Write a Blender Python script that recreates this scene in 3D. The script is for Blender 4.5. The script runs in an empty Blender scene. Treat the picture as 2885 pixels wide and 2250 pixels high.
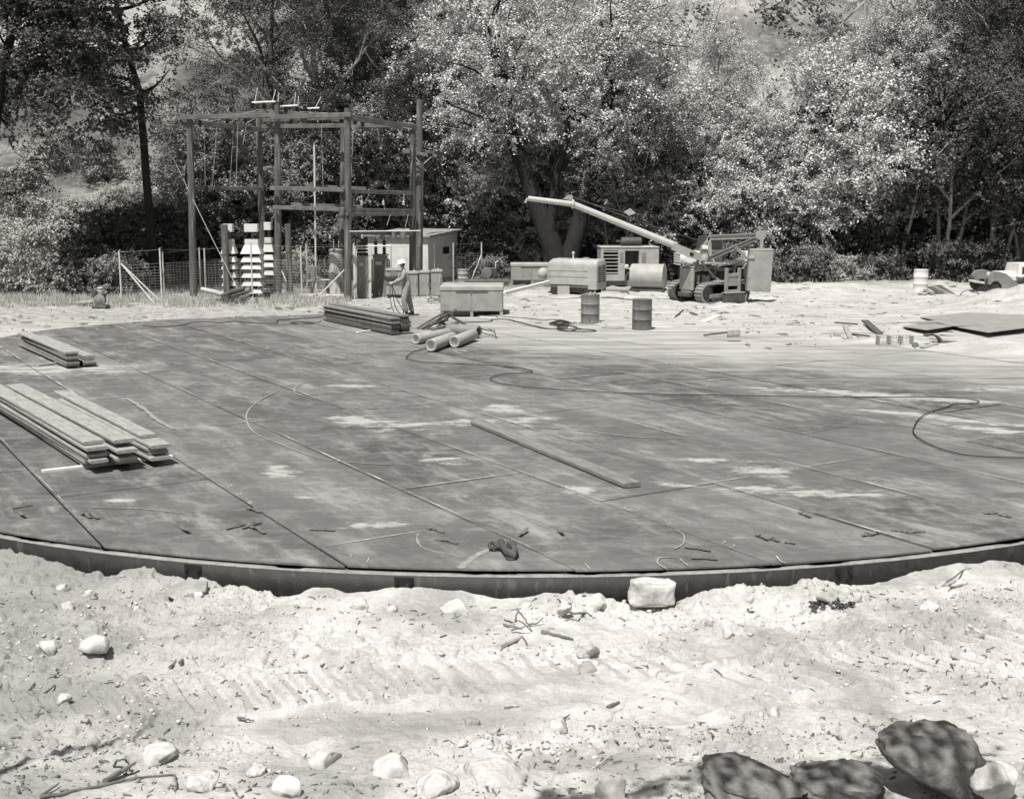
import bpy, bmesh, math, random
import numpy as np
from mathutils import Vector, Matrix, Euler, Quaternion
random.seed(7); RNG = np.random.default_rng(7)
C = bpy.context.scene.collection
R_ = math.radians; PI = math.pi
# ------------------------------------------------------------------ camera numbers
F_, TH, H_ = 3380.0, 0.16419, 3.717
cT, sT = math.cos(TH), math.sin(TH)
def ray(px, py):
    x, y = px-1442.5, py-1125.0
    return (x, F_*cT-y*sT, -F_*sT-y*cT)
def G(px, py, z=0.0):            # ground point seen at a photo pixel
    d = ray(px, py); t = (z-H_)/d[2]
    return Vector((d[0]*t, d[1]*t, z))
def D(px, py, y):                # point at a photo pixel at distance y
    d = ray(px, py); t = y/d[1]
    return Vector((d[0]*t, y, H_+d[2]*t))
def SC(y, z=0.0):                # photo pixels per metre at distance y
    return F_/(y*cT+(H_-z)*sT)
# ------------------------------------------------------------------ numpy noise
_P = np.random.default_rng(3).random((256, 256))
def vnoise(x, y):
    xi, yi = np.floor(x).astype(int), np.floor(y).astype(int)
    fx, fy = x-xi, y-yi
    fx = fx*fx*(3-2*fx); fy = fy*fy*(3-2*fy)
    a = _P[xi & 255, yi & 255]; b = _P[(xi+1) & 255, yi & 255]
    c = _P[xi & 255, (yi+1) & 255]; d = _P[(xi+1) & 255, (yi+1) & 255]
    return (a*(1-fx)+b*fx)*(1-fy)+(c*(1-fx)+d*fx)*fy
def fbm(x, y, sc=1.0, octv=4, gain=0.5):
    x = np.asarray(x, float)/sc; y = np.asarray(y, float)/sc
    s = 0; a = 1; t = 0
    for i in range(octv):
        s = s+a*(vnoise(x*2**i+13.7*i, y*2**i+7.3*i)-0.5); t += a; a *= gain
    return s/t*2
def sstep(a, b, x):
    t = np.clip((np.asarray(x, float)-a)/(b-a), 0, 1); return t*t*(3-2*t)
# ------------------------------------------------------------------ materials
def W(v, k=1.0):
    return (v*1.0, v*(1-0.014*k), v*(1-0.05*k), 1)
def mat(name, v, rough=0.85, var=0.25, scale=6.0, bump=0.0, bscale=None, metal=0.0, spec=0.3, stretch=(1, 1, 1), streak=None, isl=0.0, k=1.0, trans=0.0):
    m = bpy.data.materials.new(name); m.use_nodes = True
    nt = m.node_tree; N = nt.nodes; L = nt.links
    b = N['Principled BSDF']; b.inputs['Roughness'].default_value = rough
    b.inputs['Metallic'].default_value = metal
    b.inputs['Specular IOR Level'].default_value = spec
    tc = N.new('ShaderNodeTexCoord'); mp = N.new('ShaderNodeMapping'); mp.inputs['Scale'].default_value = stretch
    L.new(tc.outputs['Object'], mp.inputs['Vector'])
    n = N.new('ShaderNodeTexNoise'); n.inputs['Scale'].default_value = scale; n.inputs['Detail'].default_value = 6; n.inputs['Roughness'].default_value = 0.65
    L.new(mp.outputs[0], n.inputs['Vector'])
    r = N.new('ShaderNodeValToRGB'); e = r.color_ramp.elements
    e[0].position = 0.3; e[0].color = W(v*(1-var), k); e[1].position = 0.7; e[1].color = W(v*(1+var), k)
    L.new(n.outputs[0], r.inputs[0]); out = r.outputs[0]
    if streak:
        n2 = N.new('ShaderNodeTexNoise'); n2.inputs['Scale'].default_value = streak[0]; n2.inputs['Detail'].default_value = 3
        mp2 = N.new('ShaderNodeMapping'); mp2.inputs['Scale'].default_value = streak[1]; L.new(tc.outputs['Object'], mp2.inputs[0]); L.new(mp2.outputs[0], n2.inputs[0])
        r2 = N.new('ShaderNodeValToRGB'); r2.color_ramp.elements[0].position = streak[3]; r2.color_ramp.elements[1].position = streak[3]+0.12
        L.new(n2.outputs[0], r2.inputs[0])
        mx = N.new('ShaderNodeMix'); mx.data_type = 'RGBA'; L.new(r2.outputs[0], mx.inputs[0]); L.new(out, mx.inputs[6]); mx.inputs[7].default_value = W(streak[2], k)
        out = mx.outputs[2]
    if isl:
        g = N.new('ShaderNodeNewGeometry'); mr = N.new('ShaderNodeMapRange'); mr.inputs[3].default_value = 1-isl; mr.inputs[4].default_value = 1+isl
        L.new(g.outputs['Random Per Island'], mr.inputs[0])
        vm = N.new('ShaderNodeVectorMath'); vm.operation = 'SCALE'; L.new(out, vm.inputs[0]); L.new(mr.outputs[0], vm.inputs['Scale']); out = vm.outputs[0]
    L.new(out, b.inputs['Base Color'])
    if bump:
        n3 = N.new('ShaderNodeTexNoise'); n3.inputs['Scale'].default_value = bscale or scale*4; n3.inputs['Detail'].default_value = 8
        L.new(mp.outputs[0], n3.inputs[0]); bp = N.new('ShaderNodeBump'); bp.inputs['Strength'].default_value = 1; bp.inputs['Distance'].default_value = bump
        L.new(n3.outputs[0], bp.inputs['Height']); L.new(bp.outputs[0], b.inputs['Normal'])
    if trans:
        tb = N.new('ShaderNodeBsdfTranslucent'); L.new(out, tb.inputs[0]); ms = N.new('ShaderNodeMixShader'); ms.inputs[0].default_value = trans
        L.new(b.outputs[0], ms.inputs[1]); L.new(tb.outputs[0], ms.inputs[2]); L.new(ms.outputs[0], N['Material Output'].inputs[0])
    return m
M = {}
# ------------------------------------------------------------------ mesh building
def rot2(v, a): return (v[0]*math.cos(a)-v[1]*math.sin(a), v[0]*math.sin(a)+v[1]*math.cos(a))
class MB:
    def __init__(s): s.v = []; s.f = []
    def add(s, vs, fs):
        o = len(s.v); s.v += [tuple(p) for p in vs]; s.f += [tuple(i+o for i in f) for f in fs]; return s
    def box(s, c, size, rot=None, taper=1.0, bev=0.0):
        x, y, z = size[0]/2, size[1]/2, size[2]/2
        if bev:
            b = min(bev, x*.9, y*.9, z*.9)
            vs = []
            for sx in (-1, 1):
                for sy in (-1, 1):
                    for sz in (-1, 1):
                        vs += [(sx*(x-b), sy*(y-b), sz*z), (sx*(x-b), sy*y, sz*(z-b)), (sx*x, sy*(y-b), sz*(z-b))]
            bm = bmesh.new()
            for p in vs: bm.verts.new(p)
            bmesh.ops.convex_hull(bm, input=bm.verts); bmesh.ops.dissolve_limit(bm, angle_limit=0.01, verts=bm.verts, edges=bm.edges)
            bm.verts.index_update(); vs = [v.co.copy() for v in bm.verts]; fs = [[v.index for v in f.verts] for f in bm.faces]; bm.free()
        else:
            vs = [Vector(p) for p in ((-x, -y, -z), (x, -y, -z), (x, y, -z), (-x, y, -z), (-x*taper, -y*taper, z), (x*taper, -y*taper, z), (x*taper, y*taper, z), (-x*taper, y*taper, z))]
            fs = [(0, 3, 2, 1), (4, 5, 6, 7), (0, 1, 5, 4), (1, 2, 6, 5), (2, 3, 7, 6), (3, 0, 4, 7)]
        if rot is not None:
            Mx = rot if isinstance(rot, Matrix) else Euler(rot).to_matrix()
            vs = [Mx @ Vector(p) for p in vs]
        return s.add([Vector(p)+Vector(c) for p in vs], fs)
    def cyl(s, p0, p1, r0, r1=None, n=12, caps=True):
        r1 = r0 if r1 is None else r1
        p0, p1 = Vector(p0), Vector(p1); d = (p1-p0)
        if d.length < 1e-6: return s
        q = d.to_track_quat('Z', 'Y')
        vs = []
        for p, r in ((p0, r0), (p1, r1)):
            for i in range(n):
                a = 2*PI*i/n; vs.append(p+q @ Vector((r*math.cos(a), r*math.sin(a), 0)))
        fs = [(i, (i+1) % n, n+(i+1) % n, n+i) for i in range(n)]
        if caps: fs += [tuple(reversed(range(n))), tuple(range(n, 2*n))]
        return s.add(vs, fs)
    def tube(s, pts, r, n=6):
        pts = [Vector(p) for p in pts]; rs = r if isinstance(r, (list, tuple)) else [r]*len(pts)
        vs = []; up = None
        for i, p in enumerate(pts):
            d = (pts[min(i+1, len(pts)-1)]-pts[max(i-1, 0)])
            if d.length < 1e-9: d = Vector((0, 0, 1))
            d.normalize()
            if up is None: up = d.orthogonal().normalized()
            else:
                up = up-d*up.dot(d)
                up = up.normalized() if up.length > 1e-6 else d.orthogonal().normalized()
            w = d.cross(up)
            for k in range(n):
                a = 2*PI*k/n; vs.append(p+(up*math.cos(a)+w*math.sin(a))*rs[i])
        fs = []
        for i in range(len(pts)-1):
            for k in range(n):
                fs.append((i*n+k, i*n+(k+1) % n, (i+1)*n+(k+1) % n, (i+1)*n+k))
        fs += [tuple(reversed(range(n))), tuple(range((len(pts)-1)*n, len(pts)*n))]
        return s.add(vs, fs)
    def ring(s, c, axis, R, r, n=24, m=6, arc=(0, 2*PI)):
        q = Vector(axis).to_track_quat('Z', 'Y')
        pts = [Vector(c)+q @ Vector((R*math.cos(a), R*math.sin(a), 0)) for a in [arc[0]+(arc[1]-arc[0])*i/n for i in range(n+1)]]
        return s.tube(pts, r, m)
    def lathe(s, prof, c=(0, 0, 0), axis=(0, 0, 1), n=20):
        q = Vector(axis).to_track_quat('Z', 'Y'); c = Vector(c); vs = []; fs = []
        for (r, z) in prof:
            for i in range(n):
                a = 2*PI*i/n; vs.append(c+q @ Vector((r*math.cos(a), r*math.sin(a), z)))
        for j in range(len(prof)-1):
            for i in range(n):
                fs.append((j*n+i, j*n+(i+1) % n, (j+1)*n+(i+1) % n, (j+1)*n+i))
        if prof[0][0] > 1e-4: fs.append(tuple(reversed(range(n))))
        if prof[-1][0] > 1e-4: fs.append(tuple(range((len(prof)-1)*n, len(prof)*n)))
        return s.add(vs, fs)
    def prism(s, poly, d, origin=(0, 0, 0), ux=(1, 0, 0), uy=(0, 0, 1), ud=(0, 1, 0)):
        o, ux, uy, ud = Vector(origin), Vector(ux), Vector(uy), Vector(ud); n = len(poly)
        vs = [o+ux*p[0]+uy*p[1] for p in poly]+[o+ux*p[0]+uy*p[1]+ud*d for p in poly]
        fs = [tuple(range(n)), tuple(reversed(range(n, 2*n)))]+[(i, n+i, n+(i+1) % n, (i+1) % n) for i in range(n)]
        return s.add(vs, fs)
    def build(s, name, m, parent=None, smooth=False, fix=True):
        me = bpy.data.meshes.new(name); me.from_pydata(s.v, [], s.f)
        if fix and len(s.f) < 60000:
            bm = bmesh.new(); bm.from_mesh(me); bmesh.ops.recalc_face_normals(bm, faces=bm.faces); bm.to_mesh(me); bm.free()
        me.materials.append(M[m] if isinstance(m, str) else m)
        if smooth:
            me.polygons.foreach_set('use_smooth', [True]*len(me.polygons))
            try: me.set_sharp_from_angle(angle=R_(40))
            except Exception: pass
        o = bpy.data.objects.new(name, me); C.objects.link(o)
        if parent: o.parent = parent
        return o
def npmesh(name, V, Fq, m, parent=None, smooth=False):
    me = bpy.data.meshes.new(name); V = np.asarray(V, np.float32); Fq = np.asarray(Fq, np.int32)
    k = Fq.shape[1]
    me.vertices.add(len(V)); me.vertices.foreach_set('co', V.ravel())
    me.loops.add(Fq.size); me.loops.foreach_set('vertex_index', Fq.ravel())
    me.polygons.add(len(Fq)); me.polygons.foreach_set('loop_start', np.arange(len(Fq), dtype=np.int32)*k)
    try: me.polygons.foreach_set('loop_total', np.full(len(Fq), k, np.int32))
    except Exception: pass
    me.update(calc_edges=True)
    if smooth: me.polygons.foreach_set('use_smooth', np.ones(len(Fq), bool))
    me.materials.append(M[m] if isinstance(m, str) else m)
    o = bpy.data.objects.new(name, me); C.objects.link(o)
    if parent: o.parent = parent
    return o
def tag(o, label=None, cat=None, group=None, kind=None):
    if label: o['label'] = label
    if cat: o['category'] = cat
    if group: o['group'] = group
    if kind: o['kind'] = kind
    return o
def thing(name, label, cat, loc=(0, 0, 0), rz=0, group=None):
    o = bpy.data.objects.new(name, None); C.objects.link(o); o.empty_display_size = 0.2
    o.location = loc; o.rotation_euler = (0, 0, rz); return tag(o, label, cat, group)
def dup(o, loc=None, rz=None, label=None, parent=None):
    c = o.copy(); C.objects.link(c)
    if parent: c.parent = parent
    for ch in o.children: dup(ch, parent=c)
    if loc is not None: c.location = loc
    if rz is not None: c.rotation_euler = (0, 0, rz)
    if label: c['label'] = label
    return c
# ------------------------------------------------------------------ camera, light
cd = bpy.data.cameras.new('camera'); cam = bpy.data.objects.new('camera', cd); C.objects.link(cam)
cd.sensor_fit = 'HORIZONTAL'; cd.sensor_width = 36; cd.lens = F_/2885*36; cd.clip_end = 2000; cd.clip_start = 0.1
cam.location = (0, 0, H_); cam.rotation_euler = (PI/2-TH, 0, 0)
S_ = bpy.context.scene; S_.camera = cam
S_.view_settings.view_transform = 'Standard'; S_.view_settings.look = 'None'; S_.view_settings.exposure = EXPO = 0.45
SUN_EL, SUN_H = R_(63), Vector((-0.40, -0.917, 0)).normalized()
sv = SUN_H*math.cos(SUN_EL)+Vector((0, 0, math.sin(SUN_EL)))
sl = bpy.data.lights.new('sun', 'SUN'); sl.energy = 4.6; sl.angle = R_(0.6); sl.color = (1, 0.975, 0.93)
so = bpy.data.objects.new('sun', sl); C.objects.link(so); so.rotation_euler = (-sv).to_track_quat('-Z', 'Y').to_euler()
w = bpy.data.worlds.new('World'); S_.world = w; w.use_nodes = True
nt = w.node_tree; sky = nt.nodes.new('ShaderNodeTexSky'); sky.sky_type = 'NISHITA'; sky.sun_disc = False
sky.sun_elevation = SUN_EL; sky.sun_rotation = math.atan2(SUN_H.x, SUN_H.y)
hs = nt.nodes.new('ShaderNodeHueSaturation'); hs.inputs['Saturation'].default_value = 0.0     # black-and-white film
nt.links.new(sky.outputs[0], hs.inputs['Color']); nt.links.new(hs.outputs[0], nt.nodes['Background'].inputs[0]); nt.nodes['Background'].inputs[1].default_value = 0.05
# ------------------------------------------------------------------ deck outline
DC = Vector((0.2, 24.62)); DR = 12.95
UN = (math.cos(.55), math.sin(.55)); UT = (-UN[1], UN[0])
def UV(u, t): return (UN[0]*u+UT[0]*t, UN[1]*u+UT[1]*t)
_ctl = [(-180, 13.3), (-90-60, 13.0), (-90, DR), (-30, 13.0), (0, 13.2), (45, 13.6), (90, 13.2)]
for px, py in ((944, 884), (690, 893), (457, 901), (289, 913), (128, 928)):
    g = G(px, py); _ctl.append((math.degrees(math.atan2(g.y-DC.y, g.x-DC.x)), math.hypot(g.x-DC.x, g.y-DC.y)))
_ctl.sort(); _ca = np.array([-240]+[c[0] for c in _ctl]+[180.0]); _cr = np.array([_ctl[-1][1]]+[c[1] for c in _ctl]+[13.3])
def deckR(x, y):
    a = np.degrees(np.arctan2(y-DC.y, x-DC.x)); return np.interp(a, _ca, _cr)
# ------------------------------------------------------------------ ground
def hfield(x, y):
    x = np.asarray(x, float); y = np.asarray(y, float)
    r = np.hypot(x-DC.x, y-DC.y); R = deckR(x, y); e = r-R          # distance outside the floor edge
    near = 1-sstep(DC.y-9, DC.y-2, y)                                # lower ground on the near side
    z = -0.33*near-0.015*(1-near)
    # mounds piled against the curb
    a = np.arctan2(y-DC.y, x-DC.x)
    bank = (0.10+0.15*fbm(a*13, a*0+3, 0.8, 3))*np.exp(-np.clip(e, 0, 9)/0.55)
    z = z+near*np.clip(bank, 0, 0.3)
    z = z+near*(0.11*fbm(x, y, 2.2, 3)+0.06*fbm(x+9, y*1.4, 0.5, 4)+0.016*fbm(x, y+5, 0.13, 4, .6))
    z = z+near*0.28*sstep(10.4, 6.5, y)*0+near*0.10*sstep(9.5, 7.0, y)
    # clods: crumbly bands of disturbed dirt
    band = sstep(0.12, 0.42, fbm(x*0.5+3, y*1.6+2, 1.3, 3)+0.15)
    cl = fbm(x+40, y*1.2, 0.07, 3, .6); cl2 = fbm(x+4, y*1.1+9, 0.16, 2, .6)
    z = z+near*band*(0.016*sstep(.0, .3, cl)+0.034*sstep(.10, .34, cl2)+0.02*np.clip(cl2, 0, 1))
    crk = np.abs(fbm(x*1.1+7, y*1.7, .42, 3)); crk2 = np.abs(fbm(x+31, y*1.9+3, .9, 3))
    z = z-near*(0.035*(1-sstep(.0, .035, crk))*band*sstep(-.05, .2, fbm(x+5, y, 1.1, 2))+0.05*(1-sstep(.0, .022, crk2))*sstep(-.15, .1, fbm(x, y+60, 1.4, 2)))
    # crawler track prints
    for (p0, p1, wd, ph) in ((G(1900, 1960, -.3), G(2900, 1795, -.3), 0.36, .19), (G(480, 1950, -.3), G(1360, 1890, -.3), 0.34, .21), (G(-60, 2010, -.3), G(420, 1960, -.3), 0.25, .2)):
        d = Vector((p1.x-p0.x, p1.y-p0.y)); Ld = d.length; d /= Ld
        s = (x-p0.x)*d.x+(y-p0.y)*d.y; q = -(x-p0.x)*d.y+(y-p0.y)*d.x+0.05*fbm(x, y, 1.5, 2)
        m_ = (1-sstep(wd*0.8, wd*1.05, np.abs(q)))*sstep(-0.2, 0.3, s)*(1-sstep(Ld-.2, Ld+.3, s))
        gr = np.sin((s+q*0.35)*2*PI/ph)
        z = z*(1-m_*near*.75)+m_*near*(-0.29*.75+0.085*(sstep(-.1, .75, gr)-.5)*(0.75+0.7*fbm(x, y, .5, 2))-0.02)+near*0.05*np.exp(-((np.abs(q)-wd*1.15)/0.06)**2)*sstep(-.2, .3, s)*(1-sstep(Ld-.2, Ld+.3, s))*(1+fbm(x, y, .2, 3))
    # floor covered over: under the plates the ground stays low
    under = 1-sstep(-0.45, -0.06, e)
    # right/back: dirt drifted over the plates
    bx = np.interp(x, [-20, -3, -1, 2, 5, 9, 12, 30], [60, 60, 38.3, 36.5, 34.6, 31.5, 28.6, 22])
    over = sstep(-1.0, 1.2, y-bx+0.9*fbm(x, y, 3, 3)+.4*fbm(x*0.4, y, .8, 3))
    far = 0.05*fbm(x, y, 3.0, 3)+(0.018+.05*sstep(39, 43, y))*fbm(x, y*1.3, 0.6, 3)+.05*sstep(38, 42, y)*sstep(.12, .3, fbm(x+7, y*1.5, .9, 2))
    zf = -0.03+0.055*over+far*(1-near)*sstep(0.5, 3, e)
    zin = -0.25
    z = z*near+(zf)*(1-near)
    z = np.where(e < 0, z*(1-under)+under*np.where(over > 0.02, np.maximum(zin, -0.10+0.135*over+0.008*fbm(x, y, .7, 3)), zin), z)
    # dirt mounds on the right
    def hill(cx, cy, rx, ry, h, p=2.0):
        d2 = ((x-cx)/rx)**2+((y-cy)/ry)**2; return h*np.exp(-d2**(p/2))*(1+0.25*fbm(x, y, .5, 3))
    for (px, py, rx, ry, h) in ((2950, 872, 2.8, 2.2, .85), (2620, 1000, 1.9, .45, .10), (2480, 962, 1.3, .5, .08), (2790, 985, 1.9, .6, .20), (2560, 925, 1.5, .5, .12), (2250, 820, 3.5, 2, .30), (2600, 812, 3, 1.2, .35), (2060, 815, 1.6, .6, .22), (1500, 829, 1.2, .5, .18), (1720, 838, 1.5, .5, .12), (1900, 873, 2.2, .4, .07)):
        g = G(px, py); z = z+hill(g.x, g.y, rx, ry, h)
    # rising bank toward the trees at the left and the valley sides
    z = z+sstep(58, 75, y)*0.5
    hl = sstep(70, 210, y+0.3*np.abs(x)*0+14*fbm(x, y, 60, 3))
    z = z+sstep(50, 92, y)*sstep(-6, -26, x)*4.5
    z = z+hl*(95+22*fbm(x, y+50, 70, 3))
    cliff = sstep(.10, .112, hl)*3.2+sstep(.17, .185, hl)*4.5+sstep(.30, .32, hl)*8
    z = z+cliff*(1+.3*fbm(x, y, 12, 3))+sstep(75, 100, y)*(2.0*fbm(x, y, 9, 4))
    return z
def grid(name, xs, ys, mt, fan=None):
    X, Y = np.meshgrid(xs, ys)
    if fan: X = X*(fan[0]+fan[1]*Y)
    Z = hfield(X, Y); nx, ny = len(xs), len(ys)
    V = np.stack([X, Y, Z], -1).reshape(-1, 3)
    i = np.arange(nx-1)[None, :]+np.arange(ny-1)[:, None]*nx; i = i.ravel()
    return npmesh(name, V, np.stack([i, i+1, i+1+nx, i+nx], -1), mt, smooth=True)
# ------------------------------------------------------------------ ground sheet
def nodes(m): return m.node_tree.nodes, m.node_tree.links
def math_(nt, op, a, b=None, clamp=False):
    n = nt.nodes.new('ShaderNodeMath'); n.operation = op; n.use_clamp = clamp
    for i, v in enumerate((a, b)):
        if v is None: continue
        if isinstance(v, (int, float)): n.inputs[i].default_value = v
        else: nt.links.new(v, n.inputs[i])
    return n.outputs[0]
def noise_(nt, vec, sc, det=5, rough=.6, scale3=None, w=None):
    if scale3:
        mp = nt.nodes.new('ShaderNodeMapping'); mp.inputs['Scale'].default_value = scale3
        if w: mp.inputs['Rotation'].default_value = (0, 0, w)
        nt.links.new(vec, mp.inputs[0]); vec = mp.outputs[0]
    n = nt.nodes.new('ShaderNodeTexNoise'); n.inputs['Scale'].default_value = sc; n.inputs['Detail'].default_value = det; n.inputs['Roughness'].default_value = rough
    nt.links.new(vec, n.inputs[0]); return n.outputs[0]
def ramp_(nt, x, a, b):
    mr = nt.nodes.new('ShaderNodeMapRange'); mr.interpolation_type = 'SMOOTHSTEP'
    mr.inputs[1].default_value = a; mr.inputs[2].default_value = b; nt.links.new(x, mr.inputs[0]); return mr.outputs[0]
def mix_(nt, f, a, b):
    mx = nt.nodes.new('ShaderNodeMix'); mx.data_type = 'RGBA'
    if isinstance(f, (int, float)): mx.inputs[0].default_value = f
    else: nt.links.new(f, mx.inputs[0])
    for i, v in ((6, a), (7, b)):
        if isinstance(v, tuple): mx.inputs[i].default_value = v
        else: nt.links.new(v, mx.inputs[i])
    return mx.outputs[2]
def blob_(nt, px, py, cx, cy, rx, ry, rot):
    # soft ellipse mask in ground coordinates
    dx = math_(nt, 'SUBTRACT', px, cx); dy = math_(nt, 'SUBTRACT', py, cy); c, s = math.cos(rot), math.sin(rot)
    a = math_(nt, 'DIVIDE', math_(nt, 'ADD', math_(nt, 'MULTIPLY', dx, c), math_(nt, 'MULTIPLY', dy, s)), rx)
    b = math_(nt, 'DIVIDE', math_(nt, 'SUBTRACT', math_(nt, 'MULTIPLY', dy, c), math_(nt, 'MULTIPLY', dx, s)), ry)
    r = math_(nt, 'ADD', math_(nt, 'MULTIPLY', a, a), math_(nt, 'MULTIPLY', b, b))
    return math_(nt, 'SUBTRACT', 1.0, r, True)
def newmat(name, rough=.9, spec=.2):
    m = bpy.data.materials.new(name); m.use_nodes = True; nt = m.node_tree; b = nt.nodes['Principled BSDF']
    b.inputs['Roughness'].default_value = rough; b.inputs['Specular IOR Level'].default_value = spec
    tc = nt.nodes.new('ShaderNodeTexCoord'); sp = nt.nodes.new('ShaderNodeSeparateXYZ'); nt.links.new(tc.outputs['Object'], sp.inputs[0])
    return m, nt, b, tc.outputs['Object'], sp.outputs
def bump_(nt, b, h, d, prev=None):
    bp = nt.nodes.new('ShaderNodeBump'); bp.inputs['Distance'].default_value = d; nt.links.new(h, bp.inputs['Height'])
    if prev: nt.links.new(prev, bp.inputs['Normal'])
    nt.links.new(bp.outputs[0], b.inputs['Normal']); return bp.outputs[0]
def ground_mat():
    m, nt, b, P, xyz = newmat('dry dirt', .95, .1)
    n1 = noise_(nt, P, .9, 8, .7); n2 = noise_(nt, P, 9, 8, .75); n3 = noise_(nt, P, 60, 4, .7)
    col = mix_(nt, ramp_(nt, n1, .34, .62), W(.42), W(.76))
    col = mix_(nt, math_(nt, 'MULTIPLY', ramp_(nt, n2, .54, .68), .40), col, W(.40))
    col = mix_(nt, math_(nt, 'MULTIPLY', ramp_(nt, n3, .60, .70), .40), col, W(.36))
    # flat damp stretches
    g = G(1130, 2010, -.3); d1 = blob_(nt, xyz[0], xyz[1], g.x, g.y, 1.4, .35, .08)
    g = G(120, 1960, -.3); d2 = blob_(nt, xyz[0], xyz[1], g.x, g.y, 1.0, .6, .3)
    g = G(260, 1590, -.3); d3 = blob_(nt, xyz[0], xyz[1], g.x, g.y, 2.4, .9, -.2)
    g = G(1680, 2150, -.3); d4 = blob_(nt, xyz[0], xyz[1], g.x, g.y, .7, .25, 0)
    dd = math_(nt, 'MAXIMUM', math_(nt, 'MAXIMUM', d1, d2), math_(nt, 'MAXIMUM', d3, d4))
    dm = ramp_(nt, math_(nt, 'ADD', dd, math_(nt, 'MULTIPLY', math_(nt, 'SUBTRACT', n1, .5), 3.2)), .25, .75)
    col = mix_(nt, math_(nt, 'MULTIPLY', dm, .6), col, W(.34))
    for (p0, p1, wd, ph) in ((G(1900, 1960, -.3), G(2900, 1795, -.3), 0.36, .19), (G(480, 1950, -.3), G(1360, 1890, -.3), 0.34, .21)):    # crawler grooves: shade painted in as darker stripes on the soil
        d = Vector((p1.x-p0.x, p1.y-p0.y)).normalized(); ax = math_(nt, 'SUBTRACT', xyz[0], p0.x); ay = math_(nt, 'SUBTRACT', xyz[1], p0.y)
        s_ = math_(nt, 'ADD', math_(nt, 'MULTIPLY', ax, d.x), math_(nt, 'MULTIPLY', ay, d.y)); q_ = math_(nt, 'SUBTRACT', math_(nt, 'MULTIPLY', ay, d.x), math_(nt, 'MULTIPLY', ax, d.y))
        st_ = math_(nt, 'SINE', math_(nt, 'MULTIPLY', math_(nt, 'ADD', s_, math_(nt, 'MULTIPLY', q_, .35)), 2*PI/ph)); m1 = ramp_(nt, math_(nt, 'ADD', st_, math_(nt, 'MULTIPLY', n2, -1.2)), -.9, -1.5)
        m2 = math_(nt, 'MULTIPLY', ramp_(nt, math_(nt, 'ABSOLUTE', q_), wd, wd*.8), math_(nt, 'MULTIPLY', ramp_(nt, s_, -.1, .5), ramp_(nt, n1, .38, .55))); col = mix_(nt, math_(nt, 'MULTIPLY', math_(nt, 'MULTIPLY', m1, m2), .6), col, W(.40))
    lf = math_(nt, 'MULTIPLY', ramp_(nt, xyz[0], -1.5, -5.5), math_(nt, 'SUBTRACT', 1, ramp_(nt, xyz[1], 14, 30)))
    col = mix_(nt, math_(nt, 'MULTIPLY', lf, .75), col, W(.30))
    fy = ramp_(nt, xyz[1], 20, 34); nf = noise_(nt, P, 1.3, 9, .78, (.45, 1.5, 1)); nf2 = noise_(nt, P, 5.5, 6, .75, (.7, 1.6, 1))
    fc = mix_(nt, ramp_(nt, nf, .40, .62), W(.40), W(.58)); fc = mix_(nt, math_(nt, 'MULTIPLY', ramp_(nt, nf2, .56, .70), .7), fc, W(.15)); fc = mix_(nt, math_(nt, 'MULTIPLY', ramp_(nt, noise_(nt, P, 16, 4, .8), .50, .66), .5), fc, W(.22)); col = mix_(nt, fy, col, fc)
    # straw and litter, far side left
    st = math_(nt, 'MULTIPLY', ramp_(nt, xyz[0], 6, -8), ramp_(nt, xyz[1], 33, 40))
    ns = noise_(nt, P, 2.2, 8, .75, (1, 2.5, 1))
    col = mix_(nt, math_(nt, 'MULTIPLY', st, ramp_(nt, ns, .42, .62)), col, W(.21))
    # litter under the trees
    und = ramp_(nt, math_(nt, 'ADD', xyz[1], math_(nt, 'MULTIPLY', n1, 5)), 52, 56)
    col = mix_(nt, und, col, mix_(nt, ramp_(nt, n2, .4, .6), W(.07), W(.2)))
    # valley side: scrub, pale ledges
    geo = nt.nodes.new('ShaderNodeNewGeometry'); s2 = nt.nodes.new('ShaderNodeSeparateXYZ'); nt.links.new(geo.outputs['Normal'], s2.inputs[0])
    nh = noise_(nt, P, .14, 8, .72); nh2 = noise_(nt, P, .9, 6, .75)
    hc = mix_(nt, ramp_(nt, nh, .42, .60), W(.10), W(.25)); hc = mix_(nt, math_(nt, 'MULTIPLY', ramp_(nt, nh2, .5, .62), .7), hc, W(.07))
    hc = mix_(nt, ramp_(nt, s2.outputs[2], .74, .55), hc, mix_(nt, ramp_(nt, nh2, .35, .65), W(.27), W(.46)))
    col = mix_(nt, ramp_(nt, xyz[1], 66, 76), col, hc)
    nt.links.new(col, b.inputs['Base Color'])
    p = bump_(nt, b, n2, .06); bump_(nt, b, n3, .010, p)
    return m
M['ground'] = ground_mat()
ys = [-30, -15, -5, 0, 3, 5]
y = 5.6
while y < 330:
    ys.append(y); y += .04 if y < 7.3 else min(max(.0125, y*y/5600), .85)
sx = np.concatenate([[-6, -4, -3, -2, -1.4, -1.0, -.8, -.7, -.6], np.linspace(-.52, .52, 800), [.6, .7, .8, 1.0, 1.4, 2, 3, 4, 6]])
ys = np.array(ys)
X, Y = np.meshgrid(sx, ys); X = X*np.maximum(Y, 5.6)
V = np.stack([X, Y, hfield(X, Y)], -1).reshape(-1, 3); nx = len(sx)
ii = (np.arange(nx-1)[None, :]+np.arange(len(ys)-1)[:, None]*nx).ravel()
tag(npmesh('ground', V, np.stack([ii, ii+1, ii+1+nx, ii+nx], -1), 'ground', smooth=True), kind='structure')
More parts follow.
